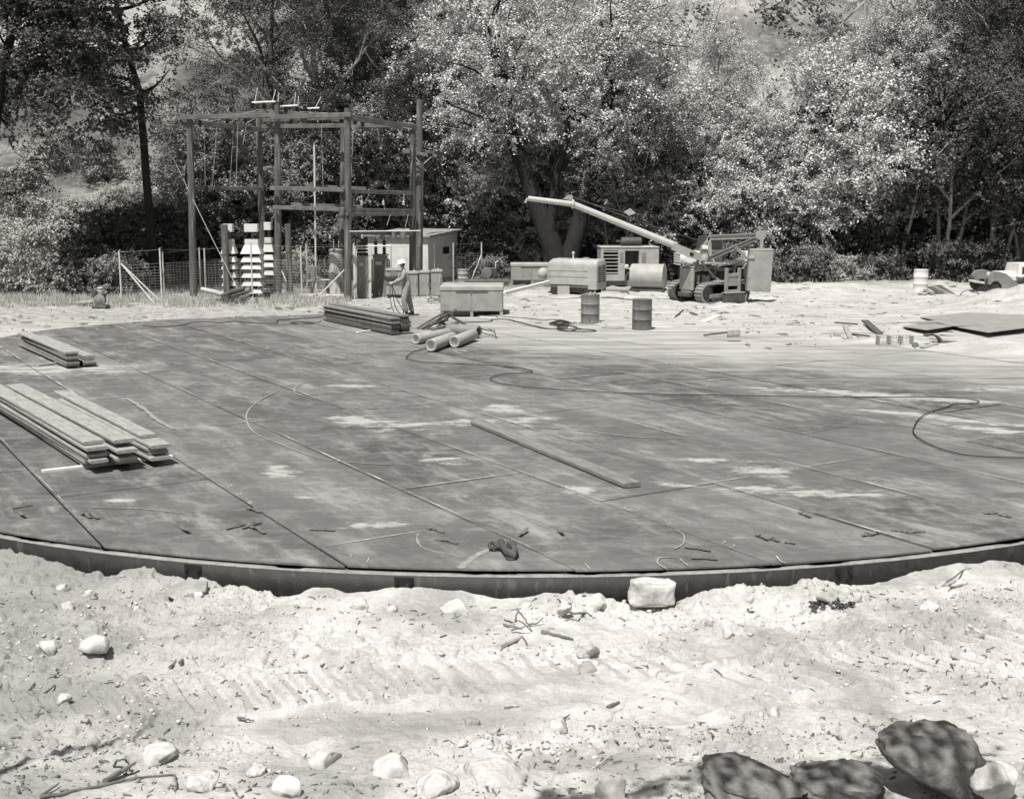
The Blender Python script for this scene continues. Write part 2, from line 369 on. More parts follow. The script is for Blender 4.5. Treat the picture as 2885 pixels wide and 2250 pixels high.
# ------------------------------------------------------------------ steel tank floor
def deck_mat():
    m, nt, b, P, xyz = newmat('dusty steel plate', .75, .35)
    a = noise_(nt, P, .55, 8, .66, (.8, 1.2, 1)); n2 = noise_(nt, P, 2.6, 9, .78, (.62, 1.35, 1)); n3 = noise_(nt, P, 30, 5, .7)
    oi = nt.nodes.new('ShaderNodeObjectInfo'); n4 = noise_(nt, P, 2.2, 9, .78, (.6, 1.5, 1))
    base = mix_(nt, ramp_(nt, a, .35, .65), W(.055, .4), W(.135, .5))
    base = mix_(nt, math_(nt, 'MULTIPLY', ramp_(nt, oi.outputs['Random'], 0, 1), .55), base, W(.20, .4))
    base = mix_(nt, math_(nt, 'MULTIPLY', ramp_(nt, n3, .42, .68), .42), base, W(.09, .4))
    base = mix_(nt, math_(nt, 'MULTIPLY', ramp_(nt, n2, .47, .66), .55), base, W(.27, .6))
    base = mix_(nt, math_(nt, 'MULTIPLY', ramp_(nt, noise_(nt, P, 1.1, 7, .7, (1.4, .8, 1)), .50, .70), .45), base, W(.32, .6))
    cu_ = nt.nodes.new('ShaderNodeCombineXYZ'); uu = math_(nt, 'ADD', math_(nt, 'MULTIPLY', xyz[0], UN[0]), math_(nt, 'MULTIPLY', xyz[1], UN[1])); tt = math_(nt, 'ADD', math_(nt, 'MULTIPLY', xyz[0], UT[0]), math_(nt, 'MULTIPLY', xyz[1], UT[1]))
    nt.links.new(math_(nt, 'MULTIPLY', uu, 2.3), cu_.inputs[0]); nt.links.new(math_(nt, 'MULTIPLY', tt, .55), cu_.inputs[1]); sm = noise_(nt, cu_.outputs[0], 1.0, 9, .76)
    base = mix_(nt, math_(nt, 'MULTIPLY', ramp_(nt, sm, .48, .66), .70), base, W(.31, .6)); sm2 = noise_(nt, cu_.outputs[0], .35, 6, .65)
    base = mix_(nt, math_(nt, 'MULTIPLY', ramp_(nt, sm2, .58, .42), .45), base, W(.075, .4))
    # dust blown over the back right
    bx = ramp_(nt, math_(nt, 'ADD', math_(nt, 'ADD', xyz[1], math_(nt, 'MULTIPLY', xyz[0], .50)), math_(nt, 'MULTIPLY', math_(nt, 'SUBTRACT', a, .5), 9)), 25, 35.5)
    bx = math_(nt, 'MULTIPLY', bx, ramp_(nt, math_(nt, 'ADD', xyz[0], math_(nt, 'MULTIPLY', n2, 4)), -6.5, 3.5))
    st = noise_(nt, P, 1.0, 7, .68, (.28, 2.2, 1))
    dust = math_(nt, 'MULTIPLY', bx, ramp_(nt, math_(nt, 'ADD', st, math_(nt, 'MULTIPLY', bx, .35)), .42, .68))
    base = mix_(nt, dust, base, mix_(nt, ramp_(nt, st, .4, .6), W(.26), W(.42)))
    # spilled plaster-pale patches; (photo pixel, half sizes in metres, turn, threshold)
    out = None
    for (px, py, rx, ry, ro, th) in ((2170, 1325, .9, .55, 0, .50), (2260, 1385, 1.5, .45, -.15, .42), (2040, 1300, 1.2, .35, -.2, .56), (2330, 1105, 2.2, .45, -.42, .36), (2560, 1120, 2.3, .50, -.45, .30), (2690, 1128, 1.4, .4, -.4, .34),
                                 (2640, 1175, 2.4, .33, -.62, .38), (2800, 1212, 1.3, .35, -.6, .36), (2790, 1095, 1.2, .45, .1, .40), (1628, 1383, .30, .38, .2, .34), (1900, 1367, .75, .22, -.3, .47), (1425, 1153, .5, .8, .3, .42), (1000, 1090, 1.2, .5, -.4, .50),
                                 (1050, 1190, 2.2, .9, -.55, .50), (1320, 1190, 2.3, .7, .2, .50), (790, 1330, .32, .6, .5, .45), (1240, 1300, .8, .5, -.5, .54), (2080, 1515, .22, .1, 0, .44), (345, 1408, .28, .16, 0, .38), (1060, 1480, .7, .35, 0, .52), (850, 1400, .25, .15, -.4, .48), (120, 1040, 3.2, 1.4, 0, .40)):
        g = G(px, py); bl = blob_(nt, xyz[0], xyz[1], g.x, g.y, rx, ry, ro)
        v = ramp_(nt, math_(nt, 'SUBTRACT', math_(nt, 'ADD', n4, math_(nt, 'MULTIPLY', bl, .20)), .49+.30*th), .0, .10)
        v = math_(nt, 'MULTIPLY', v, ramp_(nt, bl, 0, .25))
        out = v if out is None else math_(nt, 'MAXIMUM', out, v)
    base = mix_(nt, math_(nt, 'MULTIPLY', out, .8), base, W(.42))
    nt.links.new(base, b.inputs['Base Color'])
    rr = mix_(nt, ramp_(nt, n2, .4, .6), (.62,)*3+(1,), (.85,)*3+(1,)); nt.links.new(rr, b.inputs['Roughness'])
    p = bump_(nt, b, noise_(nt, P, .5, 2, .5), .03); bump_(nt, b, n3, .002, p)
    return m
M['deck'] = deck_mat()
M['clod'] = mat('dirt clod', .42, .95, .25, 3, isl=.2)
M['rim'] = mat('tarred curb steel', .017, .6, .5, 9, .004, 60, spec=.35, streak=(4, (4, 4, 1.2), .045, .60))
M['ledge'] = mat('dust on ledge', .26, .95, .3, 12, .01, 60)
M['chalk'] = mat('chalk line', .42, .95, .35, 14)
M['gap_sand_shade'] = mat('sand with gap shade under plates', .05, .95, .3, 5)  # sand coloured near black to paint in the shade of the plate gaps
us = [-1.0, .9, 2.81, 4.78, 6.71, 8.58, 10.43, 12.15, 13.93, 15.65, 17.4, 19.15, 20.9, 22.6, 24.4, 26.2, 28.0]
cuts = {0: [15], 1: [17.5], 2: [15.63], 3: [11.79], 4: [13.72], 5: [11.88], 6: [10.08], 7: [11.93], 8: [13.75], 9: [11.98], 10: [13.9], 11: [12.4], 12: [14.1], 13: [12.5], 14: [14], 15: [12]}
alt = {6: 17.6, 7: 19.2, 8: 20.8, 9: 18.95}
def circ(n=220, off=0.0):
    out = []
    for i in range(n):
        a = 2*PI*i/n-PI; ca, sa = math.cos(a), math.sin(a)
        r = float(deckR(DC.x+ca, DC.y+sa))+off; out.append((DC.x+ca*r, DC.y+sa*r))
    return out
def clip(poly, nx, ny, c):      # keep points with nx*x+ny*y <= c
    out = []
    for i, p in enumerate(poly):
        q = poly[(i+1) % len(poly)]; a = nx*p[0]+ny*p[1]-c; b = nx*q[0]+ny*q[1]-c
        if a <= 0: out.append(p)
        if a*b < 0: t = a/(a-b); out.append((p[0]+(q[0]-p[0])*t, p[1]+(q[1]-p[1])*t))
    return out
floor = thing('tank_floor', 'huge round floor of welded steel plates with a dark curb, crossing the picture', 'tank floor', (0, 0, 0))
outer = circ(260, -0.105)
rp = random.Random(11)
for k in range(len(us)-1):
    cs = cuts.get(k, [13]); c0 = cs[0]; js = [c0+7.62*i for i in range(-3, 6)]
    if k in alt: js = [c0-7.62, c0, alt[k]]+[alt[k]+7.62*i for i in range(1, 4)]
    for i in range(len(js)-1):
        g_ = .022
        p = clip(outer, UN[0], UN[1], us[k+1]-g_); p = clip(p, -UN[0], -UN[1], -(us[k]+g_*0.2))
        p = clip(p, UT[0], UT[1], js[i+1]-g_*.9); p = clip(p, -UT[0], -UT[1], -js[i])
        if len(p) < 3: continue
        zt = rp.choice([0.0, 0.007, 0.013, 0.004])
        mb = MB(); mb.prism([(a, b) for a, b in p], -.02, (0, 0, zt), (1, 0, 0), (0, 1, 0), (0, 0, 1))
        mb.build('plate', 'deck', floor)
mb = MB(); un = circ(160, -.2); mb.prism(un, -.01, (0, 0, -.11), (1, 0, 0), (0, 1, 0), (0, 0, 1)); mb.build('sand_bed', 'gap_sand_shade', floor)
# curb: vertical web, top flange, dusty ledge
def ringwall(name, r0, r1, z0, z1, m, parent, n=360, arc=(-PI, PI), wob=None):
    V = []; Fq = []
    for i in range(n+1):
        a = arc[0]+(arc[1]-arc[0])*i/n; ca, sa = math.cos(a), math.sin(a); R = float(deckR(DC.x+ca, DC.y+sa))
        w_ = wob(a) if wob else 0
        for (r, z) in ((R+r0+w_, z0), (R+r1, z0), (R+r1, z1), (R+r0+w_, z1)): V.append((DC.x+ca*r, DC.y+sa*r, z))
    for i in range(n):
        o = i*4
        for k in range(4): Fq.append((o+k, o+(k+1) % 4, o+4+(k+1) % 4, o+4+k))
    return npmesh(name, V, Fq, m, parent)
curb = ringwall('curb', -.012, 0, -.42, -.042, 'rim', floor, arc=(-PI, 0))
ringwall('ledge', -.34, -.013, -.100, -.088, 'gap_sand_shade', floor, 1400, (-PI, 0), None)
def wobf(a):
    return 0.085*min(1, max(0, float(fbm(a*34, 2.0, 1, 4))*2.0+.12))
ringwall('ledge_dust', -.155, -.013, -.086, -.038, 'ledge', floor, 1400, (-PI, 0), lambda a: wobf(a))
for px in (450, 1110, 2398):                                       # butt joints of the curb with bolts
    g = G(px, 1610); a = math.atan2(g.y-DC.y, g.x-DC.x); R = float(deckR(g.x, g.y)); er = Vector((math.cos(a), math.sin(a), 0)); et = Vector((-er.y, er.x, 0))
    c = Vector((DC.x, DC.y, 0))+er*R
    mb = MB(); rot = Matrix((er, et, Vector((0, 0, 1)))).transposed()
    mb.box(c+er*.006+et*.10+Vector((0, 0, -.2)), (.012, .20, .30), rot, bev=.003); sp_ = mb.build('splice_plate', 'rim', curb)
    for dz in (-.11, -.22):
        for dt in (.03, .17):
            mb = MB(); p = c+er*.012+et*dt+Vector((0, 0, dz)); mb.cyl(p, p+er*.018, .024, .024, 6); mb.cyl(p+er*.018, p+er*.035, .012, .011, 8); mb.build('bolt', 'rim', curb)
# pale dust caught along the seams, broken here and there
def seam_dust(fixed, a0, a1, along_t, off):
    pos = a0; rq = random.Random(int(fixed*100))
    while pos < a1:
        L = rq.uniform(.3, 2.2)
        if rq.random() < .70:
            mb = MB(); V = []; n = max(3, int(L/.12)); w0 = rq.uniform(.003, .017)
            for i in range(n+1):
                q = pos+L*i/n; c = fixed+off+rq.uniform(-.004, .004); ww = w0*(.5+rq.random())*math.sin(PI*(i+.3)/(n+.6))
                for sg in (-1, 1):
                    x, y = UV(c+sg*ww, q) if along_t else UV(q, c+sg*ww); V.append((x, y, .0150))
            cxx, cyy = V[0][0], V[0][1]
            if math.hypot(cxx-DC.x, cyy-DC.y) < float(deckR(cxx, cyy))-.3 and math.hypot(V[-1][0]-DC.x, V[-1][1]-DC.y) < float(deckR(V[-1][0], V[-1][1]))-.3: SD.add(V, [(2*i, 2*i+1, 2*i+3, 2*i+2) for i in range(n)])
        pos += L*rq.uniform(.9, 1.3)
SD = MB()
for k, u in enumerate(us[2:12]): seam_dust(u, 3, 36, True, .03)
for k in range(2, 12):
    for c in (cuts.get(k, [13])[0]+7.62*i for i in (-1, 0, 1, 2)):
        if k in alt and c > cuts[k][0]+.1: c = alt[k] if c < cuts[k][0]+8 else c
        seam_dust(c, us[k]+.05, us[k+1]-.05, False, .025)
SD.build('seam_dust', 'chalk', floor)
# chalk lines drawn and scuffed on the plates (photo pixel paths)
def ribbon(path, w, m, name, parent, z=.0165, seg=10):
    pts = []
    P_ = [G(*p, z) for p in path]
    for i in range(len(P_)-1):
        p0, p1, p2, p3 = P_[max(i-1, 0)], P_[i], P_[i+1], P_[min(i+2, len(P_)-1)]
        for k in range(seg):
            t = k/seg; pts.append(.5*((2*p1)+(p2-p0)*t+(2*p0-5*p1+4*p2-p3)*t*t+(3*p1-p0-3*p2+p3)*t**3))
    pts.append(P_[-1]); mb = MB(); V = []
    for i, p in enumerate(pts):
        d = (pts[min(i+1, len(pts)-1)]-pts[max(i-1, 0)]).normalized(); n = Vector((-d.y, d.x, 0)); ww = w*(.55+.5*random.random())*(.35 if i in (0, len(pts)-1) else 1)
        V += [p+n*ww, p-n*ww]
    mb.add(V, [(2*i, 2*i+1, 2*i+3, 2*i+2) for i in range(len(pts)-1)]); return mb.build(name, m, parent)
M['scuff'] = mat('dust scuff', .25, .95, .3, 14)
for path, w_, m_ in (
    ([(915, 1065), (850, 1080), (828, 1097), (845, 1112), (890, 1122)], .022, 'scuff'), ([(788, 1098), (735, 1125), (700, 1155), (695, 1185), (720, 1220), (790, 1250), (900, 1290), (1000, 1302), (1110, 1308)], .018, 'scuff'),
    ([(960, 1147), (1050, 1150), (1170, 1149), (1260, 1143)], .02, 'scuff'), ([(1120, 1070), (1230, 1064), (1400, 1052)], .02, 'scuff'), ([(1180, 1500), (1175, 1520), (1200, 1545), (1310, 1570)], .012, 'scuff'),
    ([(1900, 1490), (1925, 1505), (1925, 1530), (1900, 1545)], .012, 'scuff'), ([(1900, 1568), (1860, 1570), (1853, 1585), (1875, 1600)], .014, 'scuff'),
    ([(1380, 1545), (1340, 1565), (1295, 1600)], .045, 'scuff'), ([(1500, 1200), (1640, 1213), (1790, 1230), (1930, 1233)], .02, 'scuff'), ([(355, 1120), (405, 1150), (440, 1180), (490, 1208)], .05, 'scuff'),
    ([(260, 1428), (400, 1432), (520, 1445)], .012, 'scuff'), ([(945, 1560), (965, 1555), (985, 1560), (988, 1568), (965, 1568), (945, 1562)], .004, 'chalk'), ([(1040, 1570), (1033, 1582)], .006, 'chalk'),
    ([(1648, 1585), (1663, 1602)], .006, 'chalk'), ([(1915, 1573), (1938, 1592)], .006, 'chalk'), ([(1758, 1427), (1780, 1425), (1800, 1432), (1790, 1438), (1765, 1434), (1758, 1427)], .004, 'chalk'),
    ([(2187, 1565), (2200, 1580), (2213, 1583)], .009, 'chalk'), ([(1990, 1083), (1992, 1090)], .006, 'chalk')):
    ribbon(path, w_, m_, 'chalk_line' if m_ == 'chalk' else 'scuff_mark', floor)
def strokes(px, py, sx, sy, txt):                                   # chalked figures beside a seam
    segs = {'3': [(0, 0), (.6, 0), (.3, .45), (.6, .7), (.3, 1), (0, .9)], '/': [(.6, 0), (0, 1)], '1': [(.3, 0), (.3, 1)], '6': [(.5, 0), (.1, .5), (.1, 1), (.5, 1), (.5, .6), (.1, .6)], '-': [(0, .5), (.5, .5)], '7': [(0, 0), (.6, 0), (.2, 1)], '2': [(0, .1), (.5, 0), (.5, .4), (0, 1), (.6, 1)]}
    for i, ch in enumerate(txt):
        if ch in segs: ribbon([(px+(i*.9+a)*sx[0]+b*sy[0], py+(i*.9+a)*sx[1]+b*sy[1]) for a, b in segs[ch]], .005, 'chalk', 'chalk_figure', floor, seg=3)
strokes(678, 1382, (11, 9), (-9, 8), '3/16'); strokes(648, 1362, (11, 9), (-8, 7), '2'); strokes(569, 1315, (11, 9), (-8, 7), '2')
strokes(2035, 1522, (15, 5.5), (-6, 8), '7-2'); strokes(1875, 1463, (15, 5), (-6, 6), '--')
# ------------------------------------------------------------------ foliage
M['leaf_dark'] = mat('dark leaves', .10, .45, .35, 1.5, spec=.10, isl=.25, trans=.05, k=.6)
M['leaf_mid'] = mat('mid leaves', .24, .42, .3, 1.5, spec=.10, isl=.25, trans=.07, k=.6)
M['leaf_pale_haze'] = mat('pale cottonwood leaves with haze', .52, .65, .25, 1.2, spec=.10, isl=.6, trans=.16, k=.3)  # pale leaves, lightened further to paint in the light-leak haze
M['leaf_dry'] = mat('dry brush leaves', .40, .7, .3, 1.5, spec=.2, isl=.25, trans=.1, k=1.2)
M['bark'] = mat('bark', .11, .95, .45, 3, .03, 9, stretch=(3, 3, .5))
M['bark_dark'] = mat('dark bark', .022, .95, .4, 3, .03, 9, stretch=(3, 3, .5))
M['bark_pale'] = mat('pale bark', .30, .9, .3, 3, .02, 9, stretch=(3, 3, .5))
def leafquads(cent, rad, cnt, size, rs, flat=.8, hang=0.0, spray=True):
    n = len(cent)*cnt; c = np.repeat(np.asarray(cent), cnt, 0); r = np.repeat(np.asarray(rad), cnt)
    d = rs.normal(size=(n, 3)); d /= np.linalg.norm(d, axis=1)[:, None]
    if spray and cnt > 60:           # leaves strung along drooping sprays
        K = 7; m = len(cent)*K; sd = rs.normal(size=(m, 3)); sd[:, 2] = sd[:, 2]*.6+.25; sd /= np.linalg.norm(sd, axis=1)[:, None]
        ix = np.repeat(np.arange(len(cent)), cnt)*K+rs.integers(0, K, n); u = rs.random(n)**.7; dd = sd[ix]
        p = c+dd*(r*u*1.25)[:, None]+d*(r*(.10+.16*u))[:, None]*rs.random(n)[:, None]**.5; p[:, 2] -= r*u*u*.45
        d = d*.5+dd*.3
    else:
        p = c+d*(r*(rs.random(n)**.45))[:, None]*np.array([1, 1, flat])
    if hang: p[:, 2] -= rs.random(n)*hang*.5
    nm = d*0.45+rs.normal(size=(n, 3))*.45+np.array([0, -.12, .5]); nm /= np.linalg.norm(nm, axis=1)[:, None]
    t = np.cross(nm, rs.normal(size=(n, 3))); t /= np.linalg.norm(t, axis=1)[:, None]+1e-9; b = np.cross(nm, t)
    s = size*(.6+.8*rs.random(n))[:, None]
    V = np.stack([p-t*s*.55, p-b*s*.36, p+t*s*.55, p+b*s*.36], 1).reshape(-1, 3)
    return V, np.arange(n*4).reshape(-1, 4)
def wander(p, d, L, n, rs, wob=.18, up=.0):
    pts = [Vector(p)]; d = Vector(d).normalized()
    for i in range(n):
        d = (d+Vector(rs.normal(size=3))*wob+Vector((0, 0, up))).normalized(); pts.append(pts[-1]+d*(L/n))
    return pts
def make_tree(name, label, cat, h, sp, r0, seed, leaf='leaf_mid', bark='bark', base=.22, nlimb=11, nb=6, cnt=230, ls=.072, trunks=1, lean=(0, 0), crad=1.0, group=None, twig_pale=0, split=.5, cl_per=3):
    cnt = int(cnt*1.65)
    rs = np.random.default_rng(seed); t = thing(name, label, cat, group=group); mb = MB(); cents = []; rads = []; tw = MB()
    for k in range(trunks):
        a = rs.random()*6.28; o = Vector((math.cos(a), math.sin(a), 0))*(0 if trunks == 1 else .3)
        d = Vector((lean[0]+(math.cos(a)*.28 if trunks > 1 else 0), lean[1]+(math.sin(a)*.28 if trunks > 1 else 0), 1))
        hh = h*(.88 if k == 0 else .6+.3*rs.random()); tr = wander(o+Vector((0, 0, -.2)), d, hh, 9, rs, .07, .05)
        rr = r0*(1 if trunks == 1 else .65)
        mb.tube(tr, [rr*(1.25 if i == 0 else 1)*(1-.88*i/9) for i in range(10)], 8)
        for j in range(nlimb if trunks == 1 else max(3, nlimb//2)):
            f = base+(1-base)*((j+rs.random()*.8)/(nlimb if trunks == 1 else max(3, nlimb//2))); f = min(f, .98); i0 = min(int(f*9), 8); p = tr[i0].lerp(tr[i0+1], f*9-i0)
            a = j*2.4+rs.random(); w_ = math.sin(PI*min(1, max(0.08, (f-base*.6)/(1-base*.6)))**.75)*.85+.25
            L = sp*w_*(.75+.5*rs.random()); dl = Vector((math.cos(a), math.sin(a), .45+.5*f)); lp = wander(p, dl, L, 5, rs, .2, .02)
            rl = rr*(1-.85*f)*.5+.03; mb.tube(lp, [rl*(1-.8*i/5) for i in range(6)], 5)
            for q in range(nb):
                g_ = .3+.7*(q+rs.random())/nb; i1 = min(int(g_*5), 4); pb = lp[i1].lerp(lp[i1+1], g_*5-i1)
                bl = wander(pb, Vector(rs.normal(size=3))+dl*.6, L*.3*(.6+.8*rs.random())+.4, 3, rs, .3)
                (tw if rs.random() < twig_pale else mb).tube(bl, [.035, .025, .018, .008], 4)
                for u in range(cl_per):
                    c = bl[-1].lerp(pb, rs.random()*.8)+Vector(rs.normal(size=3))*.35; cents.append(c); rads.append(crad*(.5+.75*rs.random()))
    for q in range(int(26*twig_pale)):
        a = rs.random()*6.28; z_ = h*(base+.1+.7*rs.random()); q_ = sp*(.45+.5*rs.random()); p = Vector((math.cos(a)*q_, math.sin(a)*q_, z_)); d0 = Vector((math.cos(a)*.6+rs.normal()*.5, math.sin(a)*.6+rs.normal()*.5, .6*rs.normal()))
        st_ = wander(p, d0, 1.2+1.8*rs.random(), 5, rs, .3); tw.tube(st_, [.035, .03, .024, .018, .012, .006], 4)
        for q2 in range(2): tw.tube(wander(st_[1+q2*2], Vector(rs.normal(size=3)), .5+.6*rs.random(), 3, rs, .3), [.016, .012, .008, .004], 4)
    mb.build('trunk', bark, t, True, fix=False)
    if tw.v: tw.build('bare_twigs', 'bark_pale', t, fix=False)
    V, Fq = leafquads(cents, rads, cnt, ls, rs); npmesh('crown', V, Fq, leaf, t)
    return t
def make_bush(name, label, cat, h, sp, seed, leaf='leaf_mid', n=70, cnt=160, ls=.10, group=None, crad=.5, stems=9):
    rs = np.random.default_rng(seed); t = thing(name, label, cat, group=group); mb = MB(); cents = []; rads = []
    for k in range(stems):
        a = rs.random()*6.28; st = wander((math.cos(a)*.12, math.sin(a)*.12, -.1), (math.cos(a)*.55*sp/h, math.sin(a)*.55*sp/h, 1), h*(.7+.3*rs.random()), 5, rs, .16); mb.tube(st, [.04, .035, .03, .02, .012, .006], 5)
    for k in range(n):
        a = rs.random()*6.28; q = math.sqrt(rs.random())*.95; z = rs.random()**.8; w_ = math.sqrt(max(.02, 1-(z*1.05-.25)**2))*sp
        cents.append((math.cos(a)*q*w_, math.sin(a)*q*w_, .15+z*(h-.3))); rads.append(crad*(.5+.8*rs.random()))
    mb.build('stem', 'bark', t, fix=False); V, Fq = leafquads(cents, rads, cnt, ls, rs); V[:, 2] = np.maximum(V[:, 2], .0); npmesh('foliage', V, Fq, leaf, t)
    return t
LM = [(-900, 'beyond the left edge of the yard'), (60, 'at the far left behind the shaded ground'), (230, 'behind the small pump engine'), (400, 'behind the left end of the wire fence'), (560, 'behind the white stacked hoods'), (760, 'behind the left of the substation frame'), (930, 'behind the substation gate'),
      (1120, 'behind the small shed'), (1330, 'between the shed and the forked tree'), (1480, 'behind the rounded compressor'), (1660, 'behind the generator cabin'), (1860, 'behind the tracked crane boom'), (2060, 'behind the upright steel box'), (2230, 'just right of the steel box'), (2400, 'left of the white drum'), (2560, 'behind the white drum'), (2720, 'behind the parked car'), (2900, 'beyond the right edge')]
_used = {}
def lm(px):
    s = LM[0][1]
    for a, b in LM:
        if px >= a: s = b
    return s
ORD = ['', 'second ', 'third ', 'fourth ', 'fifth ', 'sixth ', 'seventh ', 'eighth ', 'ninth ']
def uniq(lab):
    k = _used.get(lab, 0); _used[lab] = k+1
    return lab if k == 0 else ORD[min(k, 8)]+lab
def hz(x, y): return float(hfield(np.array([x]), np.array([y]))[0])
def put(o, px, y, scale=1, rz=0, label=None, leaf=None, group=None, copy=True, zoff=0):
    x = ray(px, 700)[0]/ray(px, 700)[1]*y
    c = dup(o) if copy else o
    c.location = (x, y, hz(x, y)-.05+zoff); c.rotation_euler = (0, 0, rz)
    c.scale = (scale,)*3 if not isinstance(scale, tuple) else scale
    if label: c['label'] = uniq(label)
    if group: c['group'] = group
    if leaf:
        for ch in c.children:
            if ch.name.startswith(('crown', 'foliage')): ch.material_slots[0].link = 'OBJECT'; ch.material_slots[0].material = M[leaf]
    return c
TG = 'trees behind the yard'; BG = 'bushes along the tree line'
protos = [make_tree('cottonwood_tree', 'tall tree', 'tree', 17, 5.2, .34, 21, group=TG, twig_pale=.35),
          make_tree('cottonwood_tree', 'tall tree', 'tree', 15, 4.6, .28, 22, base=.3, trunks=2, nlimb=14, group=TG, twig_pale=.25),
          make_tree('cottonwood_tree', 'tall tree', 'tree', 16, 5.6, .3, 23, base=.16, nlimb=13, group=TG, twig_pale=.7, bark='bark_pale'),
          make_tree('slender_tree', 'slender tree', 'tree', 12, 3.2, .17, 24, base=.35, trunks=3, nlimb=14, group=TG, bark='bark_pale', ls=.11, cnt=150),
          make_tree('low_tree', 'low broad tree', 'tree', 7.5, 3.6, .16, 25, base=.1, trunks=2, nlimb=16, group=TG, cnt=150, ls=.10, crad=.7)]
pu = set()
def T(k, px, y, s, rz, leaf, desc):
    o = put(protos[k], px, y, s, rz, f'{desc} {lm(px)}', leaf, copy=k in pu); pu.add(k)
    o.name = protos[k].name.split('.')[0]; return o
rt = random.Random(5)
_tl = [  # kind, px, y, scale, leaf, words
    (0, 830, 66, 1.05, 'leaf_dark', 'tall dark leafy tree'), (2, 880, 62, 1.1, 'leaf_dark', 'tall dark tree with pale limbs'), (1, 1050, 67, 1.1, 'leaf_dark', 'tall dark full-crowned tree'), (0, 1200, 65, 1.05, 'leaf_mid', 'tall grey leafy tree'), (2, 1330, 66, 1.1, 'leaf_mid', 'tall grey leafy tree'),
    (1, 1450, 60, 1.0, 'leaf_pale_haze', 'tall pale leafy tree'), (2, 1620, 66, 1.15, 'leaf_pale_haze', 'tall pale leafy tree'), (0, 1760, 61, .98, 'leaf_pale_haze', 'tall pale leafy tree'), (1, 1900, 65, 1.05, 'leaf_pale_haze', 'tall pale leafy tree'), (2, 1980, 60, .80, 'leaf_pale_haze', 'tall pale leafy tree'),
    (1, 2110, 62, .68, 'leaf_pale_haze', 'shorter pale tree below the cliff'), (3, 2210, 58, .78, 'leaf_pale_haze', 'slender pale tree'), (2, 2310, 63, .70, 'leaf_pale_haze', 'shorter pale tree below the cliff'), (0, 2440, 61, .82, 'leaf_pale_haze', 'tall pale leafy tree'), (1, 2580, 61, 1.0, 'leaf_pale_haze', 'tall pale leafy tree'),
    (2, 2720, 62, 1.1, 'leaf_dark', 'tall dark leafy tree'), (0, 2860, 58, 1.1, 'leaf_dark', 'tall dark leafy tree'), (1, 2990, 63, 1.1, 'leaf_dark', 'tall dark leafy tree'), (0, 3150, 60, 1.1, 'leaf_dark', 'tall dark leafy tree'),
    (2, 1540, 74, 1.2, 'leaf_mid', 'tall far tree showing between nearer crowns'), (1, 1280, 76, 1.3, 'leaf_dark', 'tall dark far tree'), (0, 960, 76, 1.3, 'leaf_dark', 'tall dark far tree'), (2, 2560, 74, 1.2, 'leaf_dark', 'tall dark far tree'), (1, 2760, 74, 1.3, 'leaf_dark', 'tall dark far tree'),
    (0, -700, 56, 1.1, 'leaf_dark', 'tall dark leafy tree'), (2, -560, 62, 1.0, 'leaf_dark', 'tall dark leafy tree'),
    (3, 1120, 62, .95, 'leaf_mid', 'slender grey tree'), (3, 1740, 57, .8, 'leaf_mid', 'slender grey tree'), (3, 2040, 57, .75, 'leaf_pale_haze', 'slender pale tree'), (3, 2500, 56, .95, 'leaf_pale_haze', 'slender pale-trunked tree'), (3, 2640, 55, 1.0, 'leaf_dark', 'slender pale-trunked tree'), (3, 2780, 56, 1.05, 'leaf_dark', 'slender pale-trunked tree'), (3, 2380, 57, .8, 'leaf_pale_haze', 'slender pale-trunked tree'), (3, 2900, 57, 1.0, 'leaf_dark', 'slender pale-trunked tree'),
    (4, 700, 57, 1.0, 'leaf_mid', 'low broad bushy tree'), (4, 830, 61, 1.05, 'leaf_mid', 'low broad bushy tree'), (4, 1010, 62, 1.2, 'leaf_mid', 'low broad bushy tree'), (4, 1150, 65, 1.3, 'leaf_pale_haze', 'low broad pale tree'), (4, 1350, 60, .85, 'leaf_mid', 'low broad bushy tree'), (4, 1400, 60, 1.1, 'leaf_pale_haze', 'low broad pale tree'),
    (4, 1700, 58, 1.0, 'leaf_mid', 'low broad bushy tree'), (4, 1850, 57, .9, 'leaf_pale_haze', 'low broad pale tree'), (4, 1990, 59, 1.1, 'leaf_mid', 'low broad bushy tree'), (4, 2150, 57, .95, 'leaf_pale_haze', 'low broad pale tree'), (4, 2290, 59, 1.0, 'leaf_pale_haze', 'low broad pale tree'), (4, 2420, 60, 1.1, 'leaf_dark', 'low broad dark tree'), (4, 2700, 60, 1.1, 'leaf_dark', 'low broad dark tree'),
    (4, 590, 60, .8, 'leaf_dark', 'low broad dark tree'), (4, 540, 70, .6, 'leaf_mid', 'low broad tree on the slope'), (0, 760, 70, .85, 'leaf_dark', 'rather tall dark tree'), (4, 650, 59, 1.0, 'leaf_mid', 'low broad tree')]
for k, px, y, s, lf, ds in _tl: T(k, px, y, s*rt.uniform(.94, 1.06), rt.uniform(0, 6.28), lf, ds)
